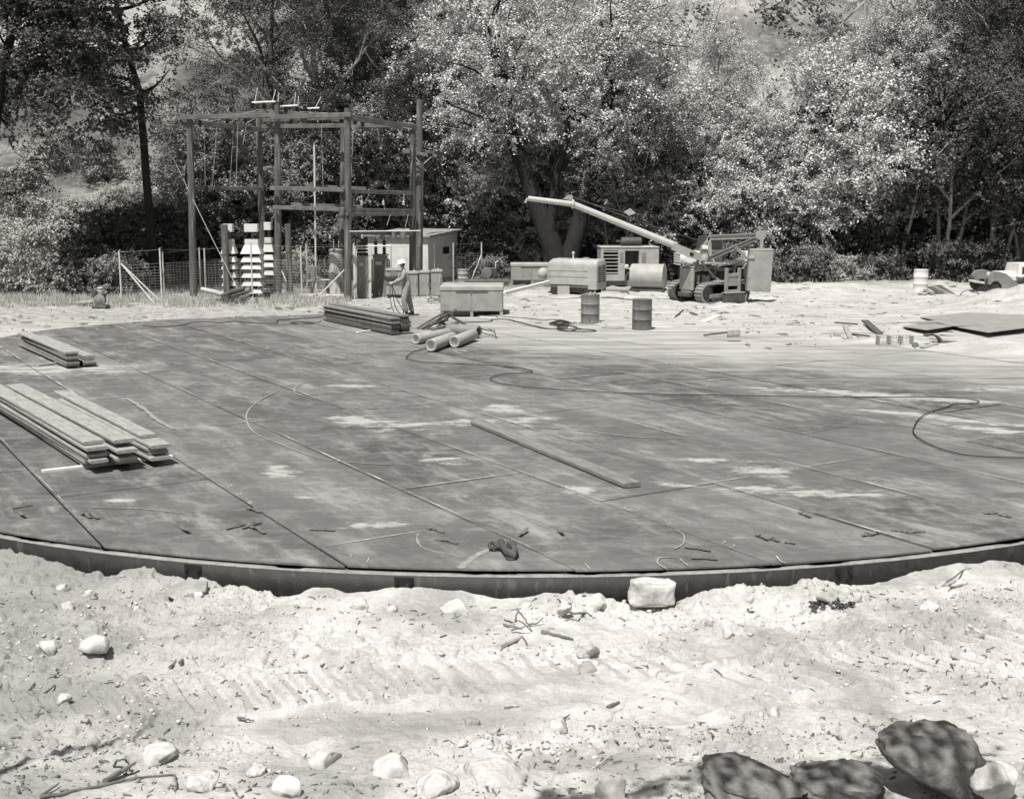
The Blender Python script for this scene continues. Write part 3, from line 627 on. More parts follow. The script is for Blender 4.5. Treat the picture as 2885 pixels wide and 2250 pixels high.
# big forked tree behind the compressor
ft = thing('forked_tree', 'big tree with two thick dark leaning trunks behind the rounded compressor', 'tree', (0, 0, 0)); yb = 54.5
b0 = D(1580, 765, yb); ft.location = (b0.x, yb, hz(b0.x, yb)); o_ = Vector(ft.location)
rs = np.random.default_rng(31); mb = MB(); cents = []; rads = []
for pts, r in (([(1580, 790), (1558, 700), (1528, 620), (1500, 540), (1475, 470), (1440, 380), (1420, 260), (1390, 120)], .52), ([(1592, 790), (1612, 700), (1632, 630), (1640, 560), (1655, 480), (1690, 380), (1720, 260), (1700, 120)], .46), ([(1540, 640), (1560, 560), (1570, 480), (1600, 380), (1590, 250)], .25)):
    P_ = [D(a, b, yb+.15*i)-o_ for i, (a, b) in enumerate(pts)]; P_[0].z = -.3
    mb.tube(P_, [r*(1-.55*i/(len(P_)-1)) for i in range(len(P_))], 10)
    for i in range(5, len(P_)):
        for q in range(7):
            a = rs.random()*6.28; lp = wander(P_[i], (math.cos(a), math.sin(a)*.7-.2, .75), 2.2+2.4*rs.random(), 4, rs, .25); mb.tube(lp, [.10, .07, .05, .03, .015], 5)
            for u in range(9): cents.append(lp[1+u % 4]+Vector(rs.normal(size=3))*.6); rads.append(.9*(.5+.7*rs.random()))
mb.build('trunk', 'bark_dark', ft, True, fix=False); V, Fq = leafquads(cents, rads, 260, .09, rs, hang=.3); npmesh('crown', V, Fq, 'leaf_pale_haze', ft)
# left: old tree with thin leaning trunk whose branches hang across the top left
lt = thing('leaning_tree', 'old tree with a thin dark crooked trunk left of the substation', 'tree', (0, 0, 0)); yb = 50
b0 = D(440, 830, yb); lt.location = (b0.x, yb, hz(b0.x, yb)); o_ = Vector(lt.location); rs = np.random.default_rng(32); mb = MB(); cents = []; rads = []
P_ = [D(a, b, yb)-o_ for a, b in ((442, 840), (432, 740), (424, 640), (412, 500), (405, 400), (398, 320), (392, 255), (360, 150), (330, 20), (300, -120))]
mb.tube(P_, [.24, .2, .18, .17, .16, .15, .14, .12, .1, .05], 8)
for (x0, y0, x1, y1, m_) in ((392, 255, 250, 240, 14), (392, 262, 480, 190, 6), (398, 320, 340, 330, 4), (365, 170, 90, 150, 22), (360, 150, 480, 60, 12), (340, 70, 120, 20, 22), (330, 30, 500, -60, 14), (350, 110, 200, 60, 18), (320, -20, 60, -90, 16), (395, 300, 300, 310, 4), (400, 380, 395, 340, 2)):
    lp = [D(x0+(x1-x0)*t, y0+(y1-y0)*t+18*math.sin(t*3), yb-1.5*t)-o_ for t in (0, .25, .5, .75, 1)]; mb.tube(lp, [.09, .07, .05, .035, .015], 5)
    for u in range(m_):
        t = .25+.8*rs.random(); c = D(x0+(x1-x0)*t, y0+(y1-y0)*t, yb-1.5*t)-o_+Vector(rs.normal(size=3))*.6; cents.append(c); rads.append(.8*(.45+.7*rs.random()))
mb.build('trunk', 'bark_dark', lt, True, fix=False); V, Fq = leafquads(cents, rads, 190, .11, rs, hang=.6); npmesh('crown', V, Fq, 'leaf_dark', lt)
# tall tree at the left edge with twiggy hanging branches
et = thing('hanging_tree', 'tall twiggy tree at the left edge with a dark crown reaching the top', 'tree', (0, 0, 0)); yb = 47
b0 = D(-60, 840, yb); et.location = (b0.x, yb, hz(b0.x, yb)); o_ = Vector(et.location); mb = MB(); tw = MB(); cents = []; rads = []
mb.tube([D(a, b, yb)-o_ for a, b in ((-60, 850), (-50, 600), (-20, 380), (10, 180), (60, 0), (80, -150))], [.32, .28, .24, .2, .14, .08], 8)
for j in range(46):
    px, py = rs.uniform(-80, 330), rs.uniform(-150, 330)-0; f = max(0, (px-60)/250); py = py-190*f
    c = D(px, py, yb+rs.uniform(-1.5, 1.5))-o_; a = D(20, py+60, yb)-o_; mb.tube([a, a.lerp(c, .5)+Vector((0, 0, .3)), c], [.06, .04, .015], 4)
    for u in range(5): cents.append(c+Vector(rs.normal(size=3))*.65); rads.append(.8*(.45+.7*rs.random()))
for j in range(70):
    px, py = rs.uniform(30, 300), rs.uniform(200, 470); c = D(px, py, yb+rs.uniform(-1, 1))-o_
    tw.tube(wander(c, (rs.uniform(.1, .9), 0, -.5+rs.normal()*.3), .8+1.3*rs.random(), 4, rs, .35), [.018, .014, .01, .008, .004], 4)
    if j % 3 == 0: cents.append(c); rads.append(.5)
for j in range(8):
    px, py = rs.uniform(-40, 110), rs.uniform(430, 600); c = D(px, py, yb+2)-o_; cents.append(c); rads.append(.75)
mb.build('trunk', 'bark_dark', et, True, fix=False); tw.build('hanging_twigs', 'bark_pale', et, fix=False); V, Fq = leafquads(cents, rads, 180, .11, rs); npmesh('crown', V, Fq, 'leaf_dark', et)
# bushes
bp_ = [make_bush('bush', 'bush', 'bush', 3.0, 1.8, 41, n=70, group=BG), make_bush('bush', 'bush', 'bush', 2.2, 1.6, 42, n=60, ls=.085, group=BG), make_bush('weed_clump', 'weeds', 'bush', 1.5, 1.3, 43, n=46, cnt=120, ls=.07, crad=.4, group=BG)]
bu = set()
def B_(k, px, y, s, lf, ds):
    o = put(bp_[k], px, y, s, rt.uniform(0, 6.28), f'{ds} {lm(px)}', lf, copy=k in bu); bu.add(k); return o
for k, px, y, s, lf, ds in ((0, 290, 51, 1.1, 'leaf_dark', 'dark leafy bush'), (0, 370, 54, 1.25, 'leaf_dark', 'dark leafy bush'), (0, 470, 53, 1.2, 'leaf_dark', 'dark leafy bush'), (0, 560, 55, 1.2, 'leaf_dark', 'dark leafy bush'), (0, 630, 57, 1.1, 'leaf_dark', 'dark leafy bush'), (1, 240, 49, .95, 'leaf_dark', 'small dark bush'),
                            (1, 330, 48, .8, 'leaf_mid', 'grey twiggy bush'), (0, 90, 60, 1.1, 'leaf_dry', 'dry pale bush'), (1, 190, 62, 1.1, 'leaf_dry', 'dry pale bush'), (1, 30, 55, 1.2, 'leaf_dry', 'dry pale bush'), (1, 130, 53, 1.2, 'leaf_dry', 'dry low brush'), (2, 60, 50, 1.3, 'leaf_dry', 'dry weeds'), (2, 160, 49, 1.2, 'leaf_dry', 'dry weeds'), (2, -20, 50, 1.3, 'leaf_dry', 'dry weeds'),
                            (1, 230, 66, 1.0, 'leaf_dry', 'dry pale scrub on the slope'), (1, 350, 70, 1.0, 'leaf_dry', 'dry pale scrub on the slope'), (1, 300, 78, 1.2, 'leaf_mid', 'rounded scrub on the slope'), (1, 170, 80, 1.3, 'leaf_dry', 'rounded scrub on the slope'), (1, 450, 76, 1.1, 'leaf_dry', 'rounded scrub on the slope'), (1, 520, 80, 1.5, 'leaf_mid', 'rounded scrub on the slope'), (1, 70, 72, 1.3, 'leaf_dry', 'dry scrub on the slope'),
                            (0, 760, 57, .9, 'leaf_dark', 'dark bush'), (1, 900, 57, 1.2, 'leaf_mid', 'grey bush'), (0, 960, 58, 1.1, 'leaf_dark', 'dark bush'), (0, 1300, 60, 1.1, 'leaf_dark', 'dark bush'), (1, 1350, 58, 1.1, 'leaf_dark', 'dark bush'), (0, 1410, 59, 1.1, 'leaf_mid', 'grey bush'), (0, 1480, 61, 1.3, 'leaf_mid', 'grey bush'), (0, 1580, 61, 1.5, 'leaf_mid', 'grey bush'), (1, 1700, 60, 1.0, 'leaf_mid', 'grey bush'), (0, 1740, 60, 1.2, 'leaf_dark', 'dark bush'),
                            (0, 1840, 59, 1.2, 'leaf_mid', 'grey bush'), (0, 1930, 58, 1.1, 'leaf_dark', 'dark bush'), (0, 2020, 58, 1.1, 'leaf_mid', 'grey bush'), (1, 2090, 56, 1.2, 'leaf_mid', 'grey bush'), (0, 2190, 57, .9, 'leaf_mid', 'grey bush'), (1, 2250, 56, .9, 'leaf_dark', 'dark bush'), (1, 2340, 57, .9, 'leaf_dark', 'dark bush'), (1, 2430, 55, .6, 'leaf_mid', 'low weedy bush'), (1, 2290, 54, .8, 'leaf_mid', 'ragged grey bush'), (0, 2540, 56, .75, 'leaf_dark', 'ragged dark bush'), (1, 2500, 54, .6, 'leaf_mid', 'ragged grey bush'), (0, 2380, 56, .9, 'leaf_dark', 'ragged dark bush'), (1, 2670, 54, .9, 'leaf_mid', 'ragged grey bush'), (1, 2780, 53, .9, 'leaf_dark', 'ragged dark bush'), (1, 2150, 54, .7, 'leaf_mid', 'ragged grey bush'), (1, 2060, 54.5, .8, 'leaf_mid', 'ragged grey bush'), (2, 2390, 54, .9, 'leaf_dry', 'dry weeds'),
                            (1, 2500, 58, 1.0, 'leaf_dark', 'dark bush'), (0, 2600, 60, 1.0, 'leaf_dark', 'dark bush'), (0, 2680, 59, 1.0, 'leaf_dark', 'dark bush'), (0, 2780, 61, 1.0, 'leaf_dark', 'dark bush'), (0, 2860, 61, 1.1, 'leaf_dark', 'dark bush'), (0, 2940, 60, 1.1, 'leaf_dark', 'dark bush'),
                            (1, 830, 54, .7, 'leaf_dry', 'dry weedy bush'), (1, 1390, 55, .55, 'leaf_mid', 'small grey bush')): B_(k, px, y, s, lf, ds)
# scrub covering the far hillside: nobody could count it
rs = np.random.default_rng(51); n = 2600; yy = 84+170*rs.random(n)**1.2; xx = (rs.random(n)-.5)*1.15*yy
keep = fbm(xx, yy, 14, 3) > -.22; xx, yy = xx[keep], yy[keep]; zz = hfield(xx, yy)
V, Fq = leafquads(np.stack([xx, yy, zz+.5], -1), .7+1.3*rs.random(len(xx)), 46, .42, rs, .75); tag(npmesh('hillside_scrub', V, Fq, 'leaf_mid'), 'grey scrub dotting the steep hillside above the trees', 'scrub', kind='stuff')
# dry grass on the far left and round the fence
M['straw'] = mat('straw', .42, .8, .3, 4, isl=.4, k=1.4)
def blades(name, label, regs, h, w_, m_):
    rs = np.random.default_rng(61); VV = []
    for (x0, x1, y0, y1, n) in regs:
        x = rs.uniform(x0, x1, n); y = rs.uniform(y0, y1, n); kp = rs.random(n) < np.clip(.5+1.4*fbm(x, y, .9, 3), .05, 1); x, y = x[kp], y[kp]; z = hfield(x, y); n = len(x)
        a = rs.random(n)*6.28; hh = h*(.4+.9*rs.random(n)); lx, ly = rs.normal(size=n)*.25*hh, rs.normal(size=n)*.25*hh; c, s = np.cos(a)*w_, np.sin(a)*w_
        VV.append(np.stack([np.stack([x-c, y-s, z-.01], -1), np.stack([x+c, y+s, z-.01], -1), np.stack([x+lx, y+ly, z+hh], -1)], 1).reshape(-1, 3))
    V = np.concatenate(VV); return tag(npmesh(name, V, np.arange(len(V)).reshape(-1, 3), m_), label, 'grass', kind='stuff')
gl = G(33, 905); blades('dry_grass', 'short dry pale grass round the fence and the far left', [(-22, -6, 42.5, 47, 26000), (-26, -15, 45, 56, 22000), (-16, 0, 46, 54, 16000), (5, 24, 52, 57, 3500)], .22, .010, 'straw')
# shade tree standing behind the camera on the right: its crown dapples the boulders
# ------------------------------------------------------------------ materials for things
M['wood'] = mat('weathered plank', .30, .85, .3, 3, .004, 30, stretch=(1, 8, 8))
M['wood2'] = mat('grey plank', .19, .85, .35, 3, .004, 30, stretch=(1, 8, 8))
M['wood_dark'] = mat('dark plank', .085, .85, .4, 3, .004, 30, stretch=(1, 8, 8))
M['wood_new'] = mat('new pale wood', .58, .8, .15, 3, stretch=(1, 8, 8))
M['pole'] = mat('creosoted pole', .10, .8, .4, 2.5, .008, 20, stretch=(4, 4, .4), streak=(3, (5, 5, .3), .24, .55))
M['beam'] = mat('timber beam', .13, .85, .4, 3, .006, 20)
M['paint'] = mat('grey machine paint', .27, .6, .22, 2.5, .002, 40, streak=(4, (1, 1, 1), .16, .66))
M['paint_pale'] = mat('pale machine paint', .35, .55, .18, 2.5, .002, 40, streak=(5, (1, 1, 1), .22, .68))
M['paint_mid'] = mat('worn dull paint', .19, .6, .25, 3, .002, 40, streak=(5, (1, 1, .5), .10, .62))
M['paint_dark'] = mat('dark worn steel', .075, .6, .4, 4, .003, 40)
M['rust'] = mat('rusty steel', .10, .8, .45, 5, .003, 50)
M['black'] = mat('black void paint', .012, .8, .3, 5)
M['galv'] = mat('galvanised pipe', .55, .45, .15, 6, spec=.5)
M['wire'] = mat('fence wire', .38, .6, .2, 6)
M['white'] = mat('white paint', .62, .5, .08, 4)
M['shedwall'] = mat('pale shed sheeting', .62, .8, .12, 3, streak=(5, (1, 1, .3), .48, .62))
M['conc'] = mat('pale fibre pipe', .34, .9, .25, 9, .004, 60)
M['porc'] = mat('dark porcelain', .02, .25, .2, 5, spec=.6)
M['porcw'] = mat('white porcelain', .7, .25, .1, 5, spec=.6)
M['rubber'] = mat('black rubber hose', .035, .7, .3, 8)
M['drum'] = mat('drum paint', .115, .5, .3, 5, .002, 30, streak=(4, (2, 2, .6), .19, .60))
M['drum2'] = mat('lighter drum paint', .17, .5, .25, 5, .002, 30, streak=(4, (2, 2, .6), .24, .62))
M['boom'] = mat('bright painted tube', .42, .32, .12, 4, spec=.6)
M['rock'] = mat('pale limestone', .50, .9, .3, 5, .03, 9, streak=(3, (1, 1, 1), .30, .55))
M['rock_white'] = mat('white stone', .52, .9, .25, 7, .05, 14, streak=(2.5, (1, 1, 1), .42, .5))
M['rock_grey'] = mat('grey stone', .30, .9, .3, 5, .015, 14)
M['rock_boulder'] = mat('stained boulder', .17, .9, .3, 3.5, .05, 9, streak=(5, (1, 1, .6), .09, .56))
M['stick'] = mat('dead stick', .14, .9, .4, 9, .003, 50)
M['stick_pale'] = mat('bleached stick', .40, .9, .3, 9, .003, 50)
M['stripmetal'] = mat('dull strap steel', .13, .5, .3, 20)
M['mottle'] = mat('stained pale tank paint', .42, .7, .2, 4, streak=(5, (1.2, 1.2, .35), .16, .5))
M['cloth'] = mat('grey coverall cloth', .27, .9, .22, 14, .004, 30)
M['skin'] = mat('skin', .34, .6, .1, 10)
M['glove'] = mat('pale work glove', .62, .85, .1, 10)
M['shoe'] = mat('dark boot', .03, .6, .2, 10)
M['hat'] = mat('white hard hat', .85, .3, .03, 10, spec=.5)
M['hair'] = mat('dark hair', .03, .7, .2, 20)
M['glass'] = mat('dark window glass', .02, .12, .1, 3, spec=.6)
# ------------------------------------------------------------------ lumber
def board_mesh(L, wd, th, seed, m):
    rs = random.Random(seed); mb = MB(); n = 6; b = .008; V = []
    for i in range(n+1):
        x = L*i/n; dy = rs.uniform(-.004, .004); dz = rs.uniform(0, .004)
        for (y, z) in ((-wd/2+b, 0), (wd/2-b, 0), (wd/2, b), (wd/2, th-b), (wd/2-b, th), (-wd/2+b, th), (-wd/2, th-b), (-wd/2, b)): V.append((x, y+dy, z+dz))
    Fs = [tuple(i*8+k if j == 0 else 0 for j in ()) for i in ()]
    for i in range(n):
        for k in range(8): Fs.append((i*8+k, i*8+(k+1) % 8, (i+1)*8+(k+1) % 8, (i+1)*8+k))
    Fs += [tuple(range(8)), tuple(range(n*8, n*8+8))]; mb.add(V, Fs); o = mb.build('lumber_plank', m); return o
WD, THK = .29, .047
_bm = {}
def plank(u, t, z, L, m, label, group, ang=0, wd=WD, th=THK, tilt=0, seed=0):
    k = (round(L, 1), m, wd, th, seed % 3)
    if k not in _bm: o = _bm[k] = board_mesh(L, wd, th, seed % 3+5, m)
    else: o = _bm[k].copy(); C.objects.link(o)
    x, y = UV(u, t); o.location = (x, y, z); o.rotation_euler = (0, -tilt, math.atan2(UT[1], UT[0])+ang)
    return tag(o, label, 'plank', group)
def uvof(px, py, z=0): g = G(px, py, z); return g.x*UN[0]+g.y*UN[1], g.x*UT[0]+g.y*UT[1]
NTH = ['top', 'second', 'third', 'fourth', 'fifth', 'sixth', 'seventh', 'eighth', 'ninth', 'tenth', 'eleventh', 'twelfth']
def stack(name, corner, cols, ncol, L, mats, seed, z0=.045, jt=.12, a0=0.0):
    rs = random.Random(seed); u0, t0 = corner
    cn = {2: ['left', 'right'], 3: ['left', 'middle', 'right']}[ncol]
    for c in range(ncol):
        n, du, dt = cols[c][:3]; Lc_ = cols[c][3] if len(cols[c]) > 3 else L
        for k in range(n):
            zz = z0+k*(THK+.010); lay = NTH[n-1-k]
            plank(u0+WD/2+c*(WD+.035)+du+rs.uniform(-.02, .02), t0+dt+rs.uniform(-jt, jt), zz, Lc_, rs.choice(mats) if k < n-1 else mats[0], f'{lay} plank from the top in the {cn[c]} row of {name}' if lay != 'top' else f'top plank of the {cn[c]} row of {name}', f'planks of {name}', a0+rs.uniform(-.012, .012), wd=rs.choice([.29, .29, .24]), seed=k+c, tilt=rs.uniform(-.002, .002))
stack('the near left stack', uvof(249, 1338), [(7, 0, .16, 6.3), (7, .05, .05, 6.3), (6, .20, .25, 4.9)], 3, 4.9, ['wood', 'wood', 'wood2'], 2, .045, .3, .062)
stack('the far left stack', uvof(188, 1039), [(6, 0, 0), (4, .04, .05)], 2, 4.9, ['wood', 'wood2', 'wood2'], 3, .045, .08, .03)
stack('the dark stack beside the man', uvof(1102, 946), [(8, 0, 0), (9, .03, .05)], 2, 4.9, ['wood2', 'wood_dark', 'wood_dark'], 4, .045, .06)
def bar3(name, p0, p1, wd, th, m, label, cat, group=None):
    p0, p1 = Vector(p0), Vector(p1); L = (p1-p0).length; d = (p1-p0).normalized(); s = d.cross(Vector((0, 0, 1))).normalized(); up = s.cross(d)
    mb = MB(); mb.box((0, 0, 0), (L, wd, th), None, bev=min(wd, th)*.12); o = mb.build(name, m); o.matrix_world = Matrix.Translation((p0+p1)/2) @ Matrix((d, s, up)).transposed().to_4x4()
    return tag(o, label, cat, group)
def gz(px, py, z=.03): return G(px, py, z)
bar3('batten', gz(118, 1328, .022), gz(486, 1285, .022), .09, .044, 'wood_new', 'pale new batten lying under the near left stack', 'batten')
bar3('batten', gz(104, 1030, .022), gz(196, 1018, .022), .09, .044, 'wood', 'short batten under the far left stack', 'batten')
bar3('batten', gz(1005, 937, .022), gz(1075, 926, .022), .09, .044, 'wood_new', 'short pale batten poking from under the dark lumber stack', 'batten')
p0, p1 = G(1782, 1376), G(1345, 1196); o = board_mesh((p1-p0).length, .25, .06, 9, 'wood2'); o.location = p0+Vector((0, 0, .018)); o.rotation_euler = (0, 0, math.atan2((p1-p0).y, (p1-p0).x)); tag(o, 'single long plank lying alone in the middle of the steel floor', 'plank')
# ------------------------------------------------------------------ small steel clips scattered on the plates
def clip_thing(px, py, px2, py2, label, up=True, wd=.045):
    a, b = G(px, py, .018), G(px2, py2, .018); d = b-a; L = max(d.length, .12); d.normalize(); s = Vector((-d.y, d.x, 0))*wd/2; mb = MB(); V = []; n = 12
    for i in range(n+1):
        t = i/n; z = .002+((.028)*math.sin(PI*min(1, max(0, (t-.3)/.4))) if up else .05*abs(t-.4)); p = a+d*L*t
        V += [p+s+Vector((0, 0, z)), p-s+Vector((0, 0, z)), p-s+Vector((0, 0, z+.005)), p+s+Vector((0, 0, z+.005))]
    Fs = []
    for i in range(n):
        for k in range(4): Fs.append((i*4+k, i*4+(k+1) % 4, i*4+4+(k+1) % 4, i*4+4+k))
    Fs += [(0, 1, 2, 3), (n*4+3, n*4+2, n*4+1, n*4)]; mb.add([v-a for v in V], Fs); o = mb.build('steel_clip', 'stripmetal'); o.location = a; tag(o, label, 'clip', 'bent steel clips on the floor plates')
for q in ((34, 1431, 92, 1421, 'bent steel clip at the left edge, nearest the lumber stack'), (55, 1446, 70, 1458, 'short upright clip near the left edge'), (228, 1446, 256, 1458, 'upper of two clips crossing right of the left seam'), (240, 1444, 278, 1460, 'lower of two clips crossing right of the left seam'), (508, 1484, 532, 1502, 'short clip alone on the dark left plate'),
          (637, 1490, 690, 1476, 'left clip of the trio on the dark left plate'), (682, 1488, 735, 1470, 'middle clip of the trio on the dark left plate'), (704, 1482, 746, 1502, 'right clip of the trio on the dark left plate'), (695, 1431, 735, 1443, 'clip lying across the seam above the trio'), (872, 1491, 944, 1494, 'flat clip right of the second seam'),
          (1201, 1486, 1250, 1500, 'clip across the short seam left of the shackle'), (1227, 1519, 1290, 1531, 'clip below the short seam left of the shackle'), (1462, 1510, 1486, 1494, 'tilted clip just right of the shackle'), (1572, 1490, 1586, 1508, 'upright clip right of the shackle'), (1928, 1540, 2002, 1551, 'upper of two clips by the curved scuff'), (1948, 1571, 2022, 1575, 'lower of two clips by the curved scuff'),
          (2130, 1505, 2165, 1520, 'left clip of the chain of three clips'), (2168, 1515, 2196, 1524, 'middle clip of the chain of three clips'), (2210, 1525, 2240, 1529, 'right clip of the chain of three clips'), (2250, 1442, 2285, 1456, 'clip at the end of the long dark seam'), (2428, 1508, 2452, 1504, 'left clip across the right seam'), (2452, 1506, 2480, 1499, 'right clip across the right seam'),
          (2510, 1493, 2560, 1500, 'left clip of the pair near the right edge'), (2552, 1501, 2606, 1498, 'right clip of the pair near the right edge'), (2770, 1446, 2812, 1444, 'upper clip at the right edge'), (2812, 1448, 2850, 1456, 'lower clip at the right edge')):
    clip_thing(*q, up=q[0] not in (55, 508, 1462, 1572))
# shackle / beam clamp
g = G(1425, 1550, .018); t = thing('shackle', 'heavy worn steel shackle with a pin lug lying on the floor plates', 'shackle', g); s = 1/SC(g.y)
def L_(px, py, z=0): return G(px, py, .018+z)-g
mb = MB(); mb.tube([L_(1411, 1526, .06), L_(1416, 1537, .065), L_(1424, 1549, .065), L_(1434, 1559, .065), L_(1444, 1561, .06), L_(1450, 1554, .06), L_(1449, 1543, .06), L_(1443, 1536, .065)], [.040, .036, .036, .040, .042, .036, .032, .036], 12); mb.lathe([(.001, .03), (.05, .028), (.055, 0), (.05, -.028), (.001, -.03)], L_(1441, 1534, .07), (.1, -.1, 1), 18); mb.build('bow', 'paint_dark', t, True)
mb = MB(); mb.ring(L_(1440, 1566, .03), (.1, -.5, 1), .050, .013); mb.build('ring', 'paint_dark', t, True)
mb = MB(); mb.tube([L_(1402, 1538, .05), L_(1415, 1541, .05)], [.022, .022], 8); mb.build('pin', 'paint_dark', t, True)
mb = MB(); mb.ring(L_(1390, 1536, .05), (.2, -.5, 1), .045, .020, 16, 8); mb.box(L_(1399, 1535, .05), (.07, .07, .05), (0, 0, .2), bev=.01); mb.build('lug', 'paint_dark', t, True)
# ------------------------------------------------------------------ hoses and cables
def hose(name, path, r, label, cat, z=.02, seg=8, m='rubber', zs=None):
    P_ = [G(p[0], p[1], (p[2] if len(p) > 2 else z)) for p in path]; P_ = [Vector((p.x, p.y, p.z if len(path[i]) > 2 else max(z, hz(p.x, p.y)+r*.8))) for i, p in enumerate(P_)]; pts = []
    for i in range(len(P_)-1):
        p0, p1, p2, p3 = P_[max(i-1, 0)], P_[i], P_[i+1], P_[min(i+2, len(P_)-1)]
        for k in range(seg):
            t = k/seg; pts.append(.5*((2*p1)+(p2-p0)*t+(2*p0-5*p1+4*p2-p3)*t*t+(3*p1-p0-3*p2+p3)*t**3))
    pts.append(P_[-1]); o0 = P_[0].copy(); mb = MB(); mb.tube([p-o0 for p in pts], r, 6); o = mb.build(name, m, None, True, fix=False); o.location = o0; return tag(o, label, cat)
hose('hose', [(1208, 978), (1185, 984), (1160, 993), (1146, 1004), (1150, 1011), (1200, 1020), (1350, 1027), (1440, 1033), (1485, 1040), (1499, 1046), (1478, 1050), (1420, 1054), (1385, 1062), (1385, 1071), (1420, 1081), (1500, 1091), (1680, 1103), (1850, 1110), (2100, 1114), (2400, 1118), (2600, 1118), (2700, 1120), (2750, 1127), (2757, 1133), (2735, 1136), (2690, 1138), (2660, 1149), (2620, 1160), (2590, 1178), (2576, 1200), (2573, 1216), (2590, 1235), (2640, 1260), (2700, 1277), (2760, 1285), (2838, 1288), (2930, 1289)], .010, 'long black hose snaking from the pipes across the floor to the right edge', 'hose', .035)
hose('cable', [(1300, 908), (1380, 905), (1386, 900), (1425, 899), (1477, 911), (1528, 923), (1576, 927), (1600, 932), (1641, 934), (1674, 933), (1676, 930), (1655, 928), (1610, 927), (1580, 925), (1572, 920), (1600, 918), (1625, 922), (1610, 932), (1580, 930), (1570, 924), (1600, 922)], .016, 'black cable running from the scrap pile to a loose heap left of the drums', 'cable', .03)
_c = [(1345, 888), (1440, 893), (1500, 898), (1530, 902), (1560, 900)]
for i in range(46): a = i*.9; _c.append((1578+34*math.cos(a)*(.6+.4*math.sin(i*1.7)), 909+9*math.sin(a)*(.6+.4*math.cos(i*.8)), .04+.05*(i % 5)/5))
_c += [(1600, 916), (1620, 922), (1639, 926)]
hose('cable', _c, .011, 'thin tangled cable heap on the dusty floor left of the drums', 'cable', .03, 4)
hose('cable', [(402, 918), (450, 920), (488, 918), (515, 915), (541, 908), (580, 906), (620, 909), (660, 905), (700, 909), (760, 911), (782, 909), (784, 902), (850, 897), (911, 892), (922, 884), (927, 868, .25), (935, 857, .5), (955, 853, .55)], .012, 'thin black cable along the back left edge of the floor', 'cable', .03)
hose('cable', [(815, 911), (840, 907), (870, 909), (885, 911), (860, 913), (835, 912), (822, 908), (855, 906), (890, 908), (905, 903)], .010, 'small loose cable loop left of the dark lumber stack', 'cable', .03)
# ------------------------------------------------------------------ drums
def drum(loc, m, label, lid=True, h=.88, r=.285, mark=False):
    t = thing('steel_drum', label, 'drum', loc); b = lambda z: [(r, z-.028), (r+.004, z-.022), (r+.014, z), (r+.004, z+.022), (r, z+.028)]
    prof = [(r-.03, .012), (r+.004, 0), (r+.008, .012), (r, .03)]+b(h/3)+b(2*h/3)+[(r, h-.03), (r+.008, h-.012), (r+.006, h), (r-.01, h)]
    mb = MB(); mb.lathe(prof, n=40); mb.build('shell', m, t, True)
    mb = MB(); mb.lathe([(0.001, h-.018), (r-.012, h-.018)], n=32) if lid else mb.lathe([(.001, h-.15), (r-.012, h-.15)], n=32); mb.build('head', m if lid else 'ground', t)
    return t
g1 = G(1664, 913); g2 = G(1811, 931)
drum((g1.x, g1.y+.28, max(.01, hz(g1.x, g1.y)-.01)), 'drum2', 'grey steel drum heaped with debris, the left of the two on the dusty floor', False)
drum((g2.x, g2.y+.28, max(.01, hz(g2.x, g2.y)-.01)), 'drum', 'closed dark steel drum, the right of the two on the dusty floor')
cu = bpy.data.curves.new('mark', 'FONT'); cu.body = '3'; cu.size = .10; to = bpy.data.objects.new('mark', cu); C.objects.link(to); dg = bpy.context.evaluated_depsgraph_get(); me = bpy.data.meshes.new_from_object(to.evaluated_get(dg)); bpy.data.objects.remove(to)
mk = bpy.data.objects.new('stencilled_mark', me); me.materials.append(M['black']); C.objects.link(mk); tg = [o for o in C.objects if o.name.startswith('steel_drum') and not o.parent][0]; mk.parent = tg; mk.location = (-.06, -.292, .08); mk.rotation_euler = (PI/2, 0, 0)
rs_ = random.Random(3); mb = MB()
mb = MB()
for i in range(26):
    a = rs_.random()*6.28; q = rs_.random()*.2; mb.box((math.cos(a)*q, math.sin(a)*q, .80+rs_.random()*.12), (rs_.uniform(.04, .14), .05, .04), (rs_.random()*3, rs_.random()*3, rs_.random()*3))
tag(mb.build('debris', 'paint', tg), kind='stuff')
g3 = G(2599, 824); drum((g3.x, g3.y+.3, hz(g3.x, g3.y+.3)), 'shedwall', 'white ribbed drum standing at the edge of the trees by the plank heap')
# ------------------------------------------------------------------ pipe sections
def pipe(pa, pb, r, label, za=None, m='conc'):
    za = za if za is not None else r; a = G(pa[0], pa[1], za+.02); b = G(pb[0], pb[1], za+.02); d = b-a; L = d.length; ri = r*.62
    mb = MB(); mb.lathe([(ri, .02), (r*.86, 0), (r, .03), (r, L-.03), (r*.86, L), (ri, L-.02), (ri*.95, L*.5), (ri, .02)], (0, 0, 0), d.normalized(), 28); o = mb.build('pipe_section', m, None, True, fix=True); o.location = a
    return tag(o, label, 'pipe', 'short thick pipe sections on the floor')
pipe((1171, 955), (1262, 938), .135, 'leftmost pale pipe section, its open end facing left'); pipe((1214, 973), (1275, 951), .155, 'front middle pipe section lying where the hose begins'); pipe((1280, 963), (1333, 942), .15, 'front right pipe section, shortest of the four'); pipe((1262, 928), (1350, 934), .17, 'rear darker pipe section behind the other three', m='paint_mid')
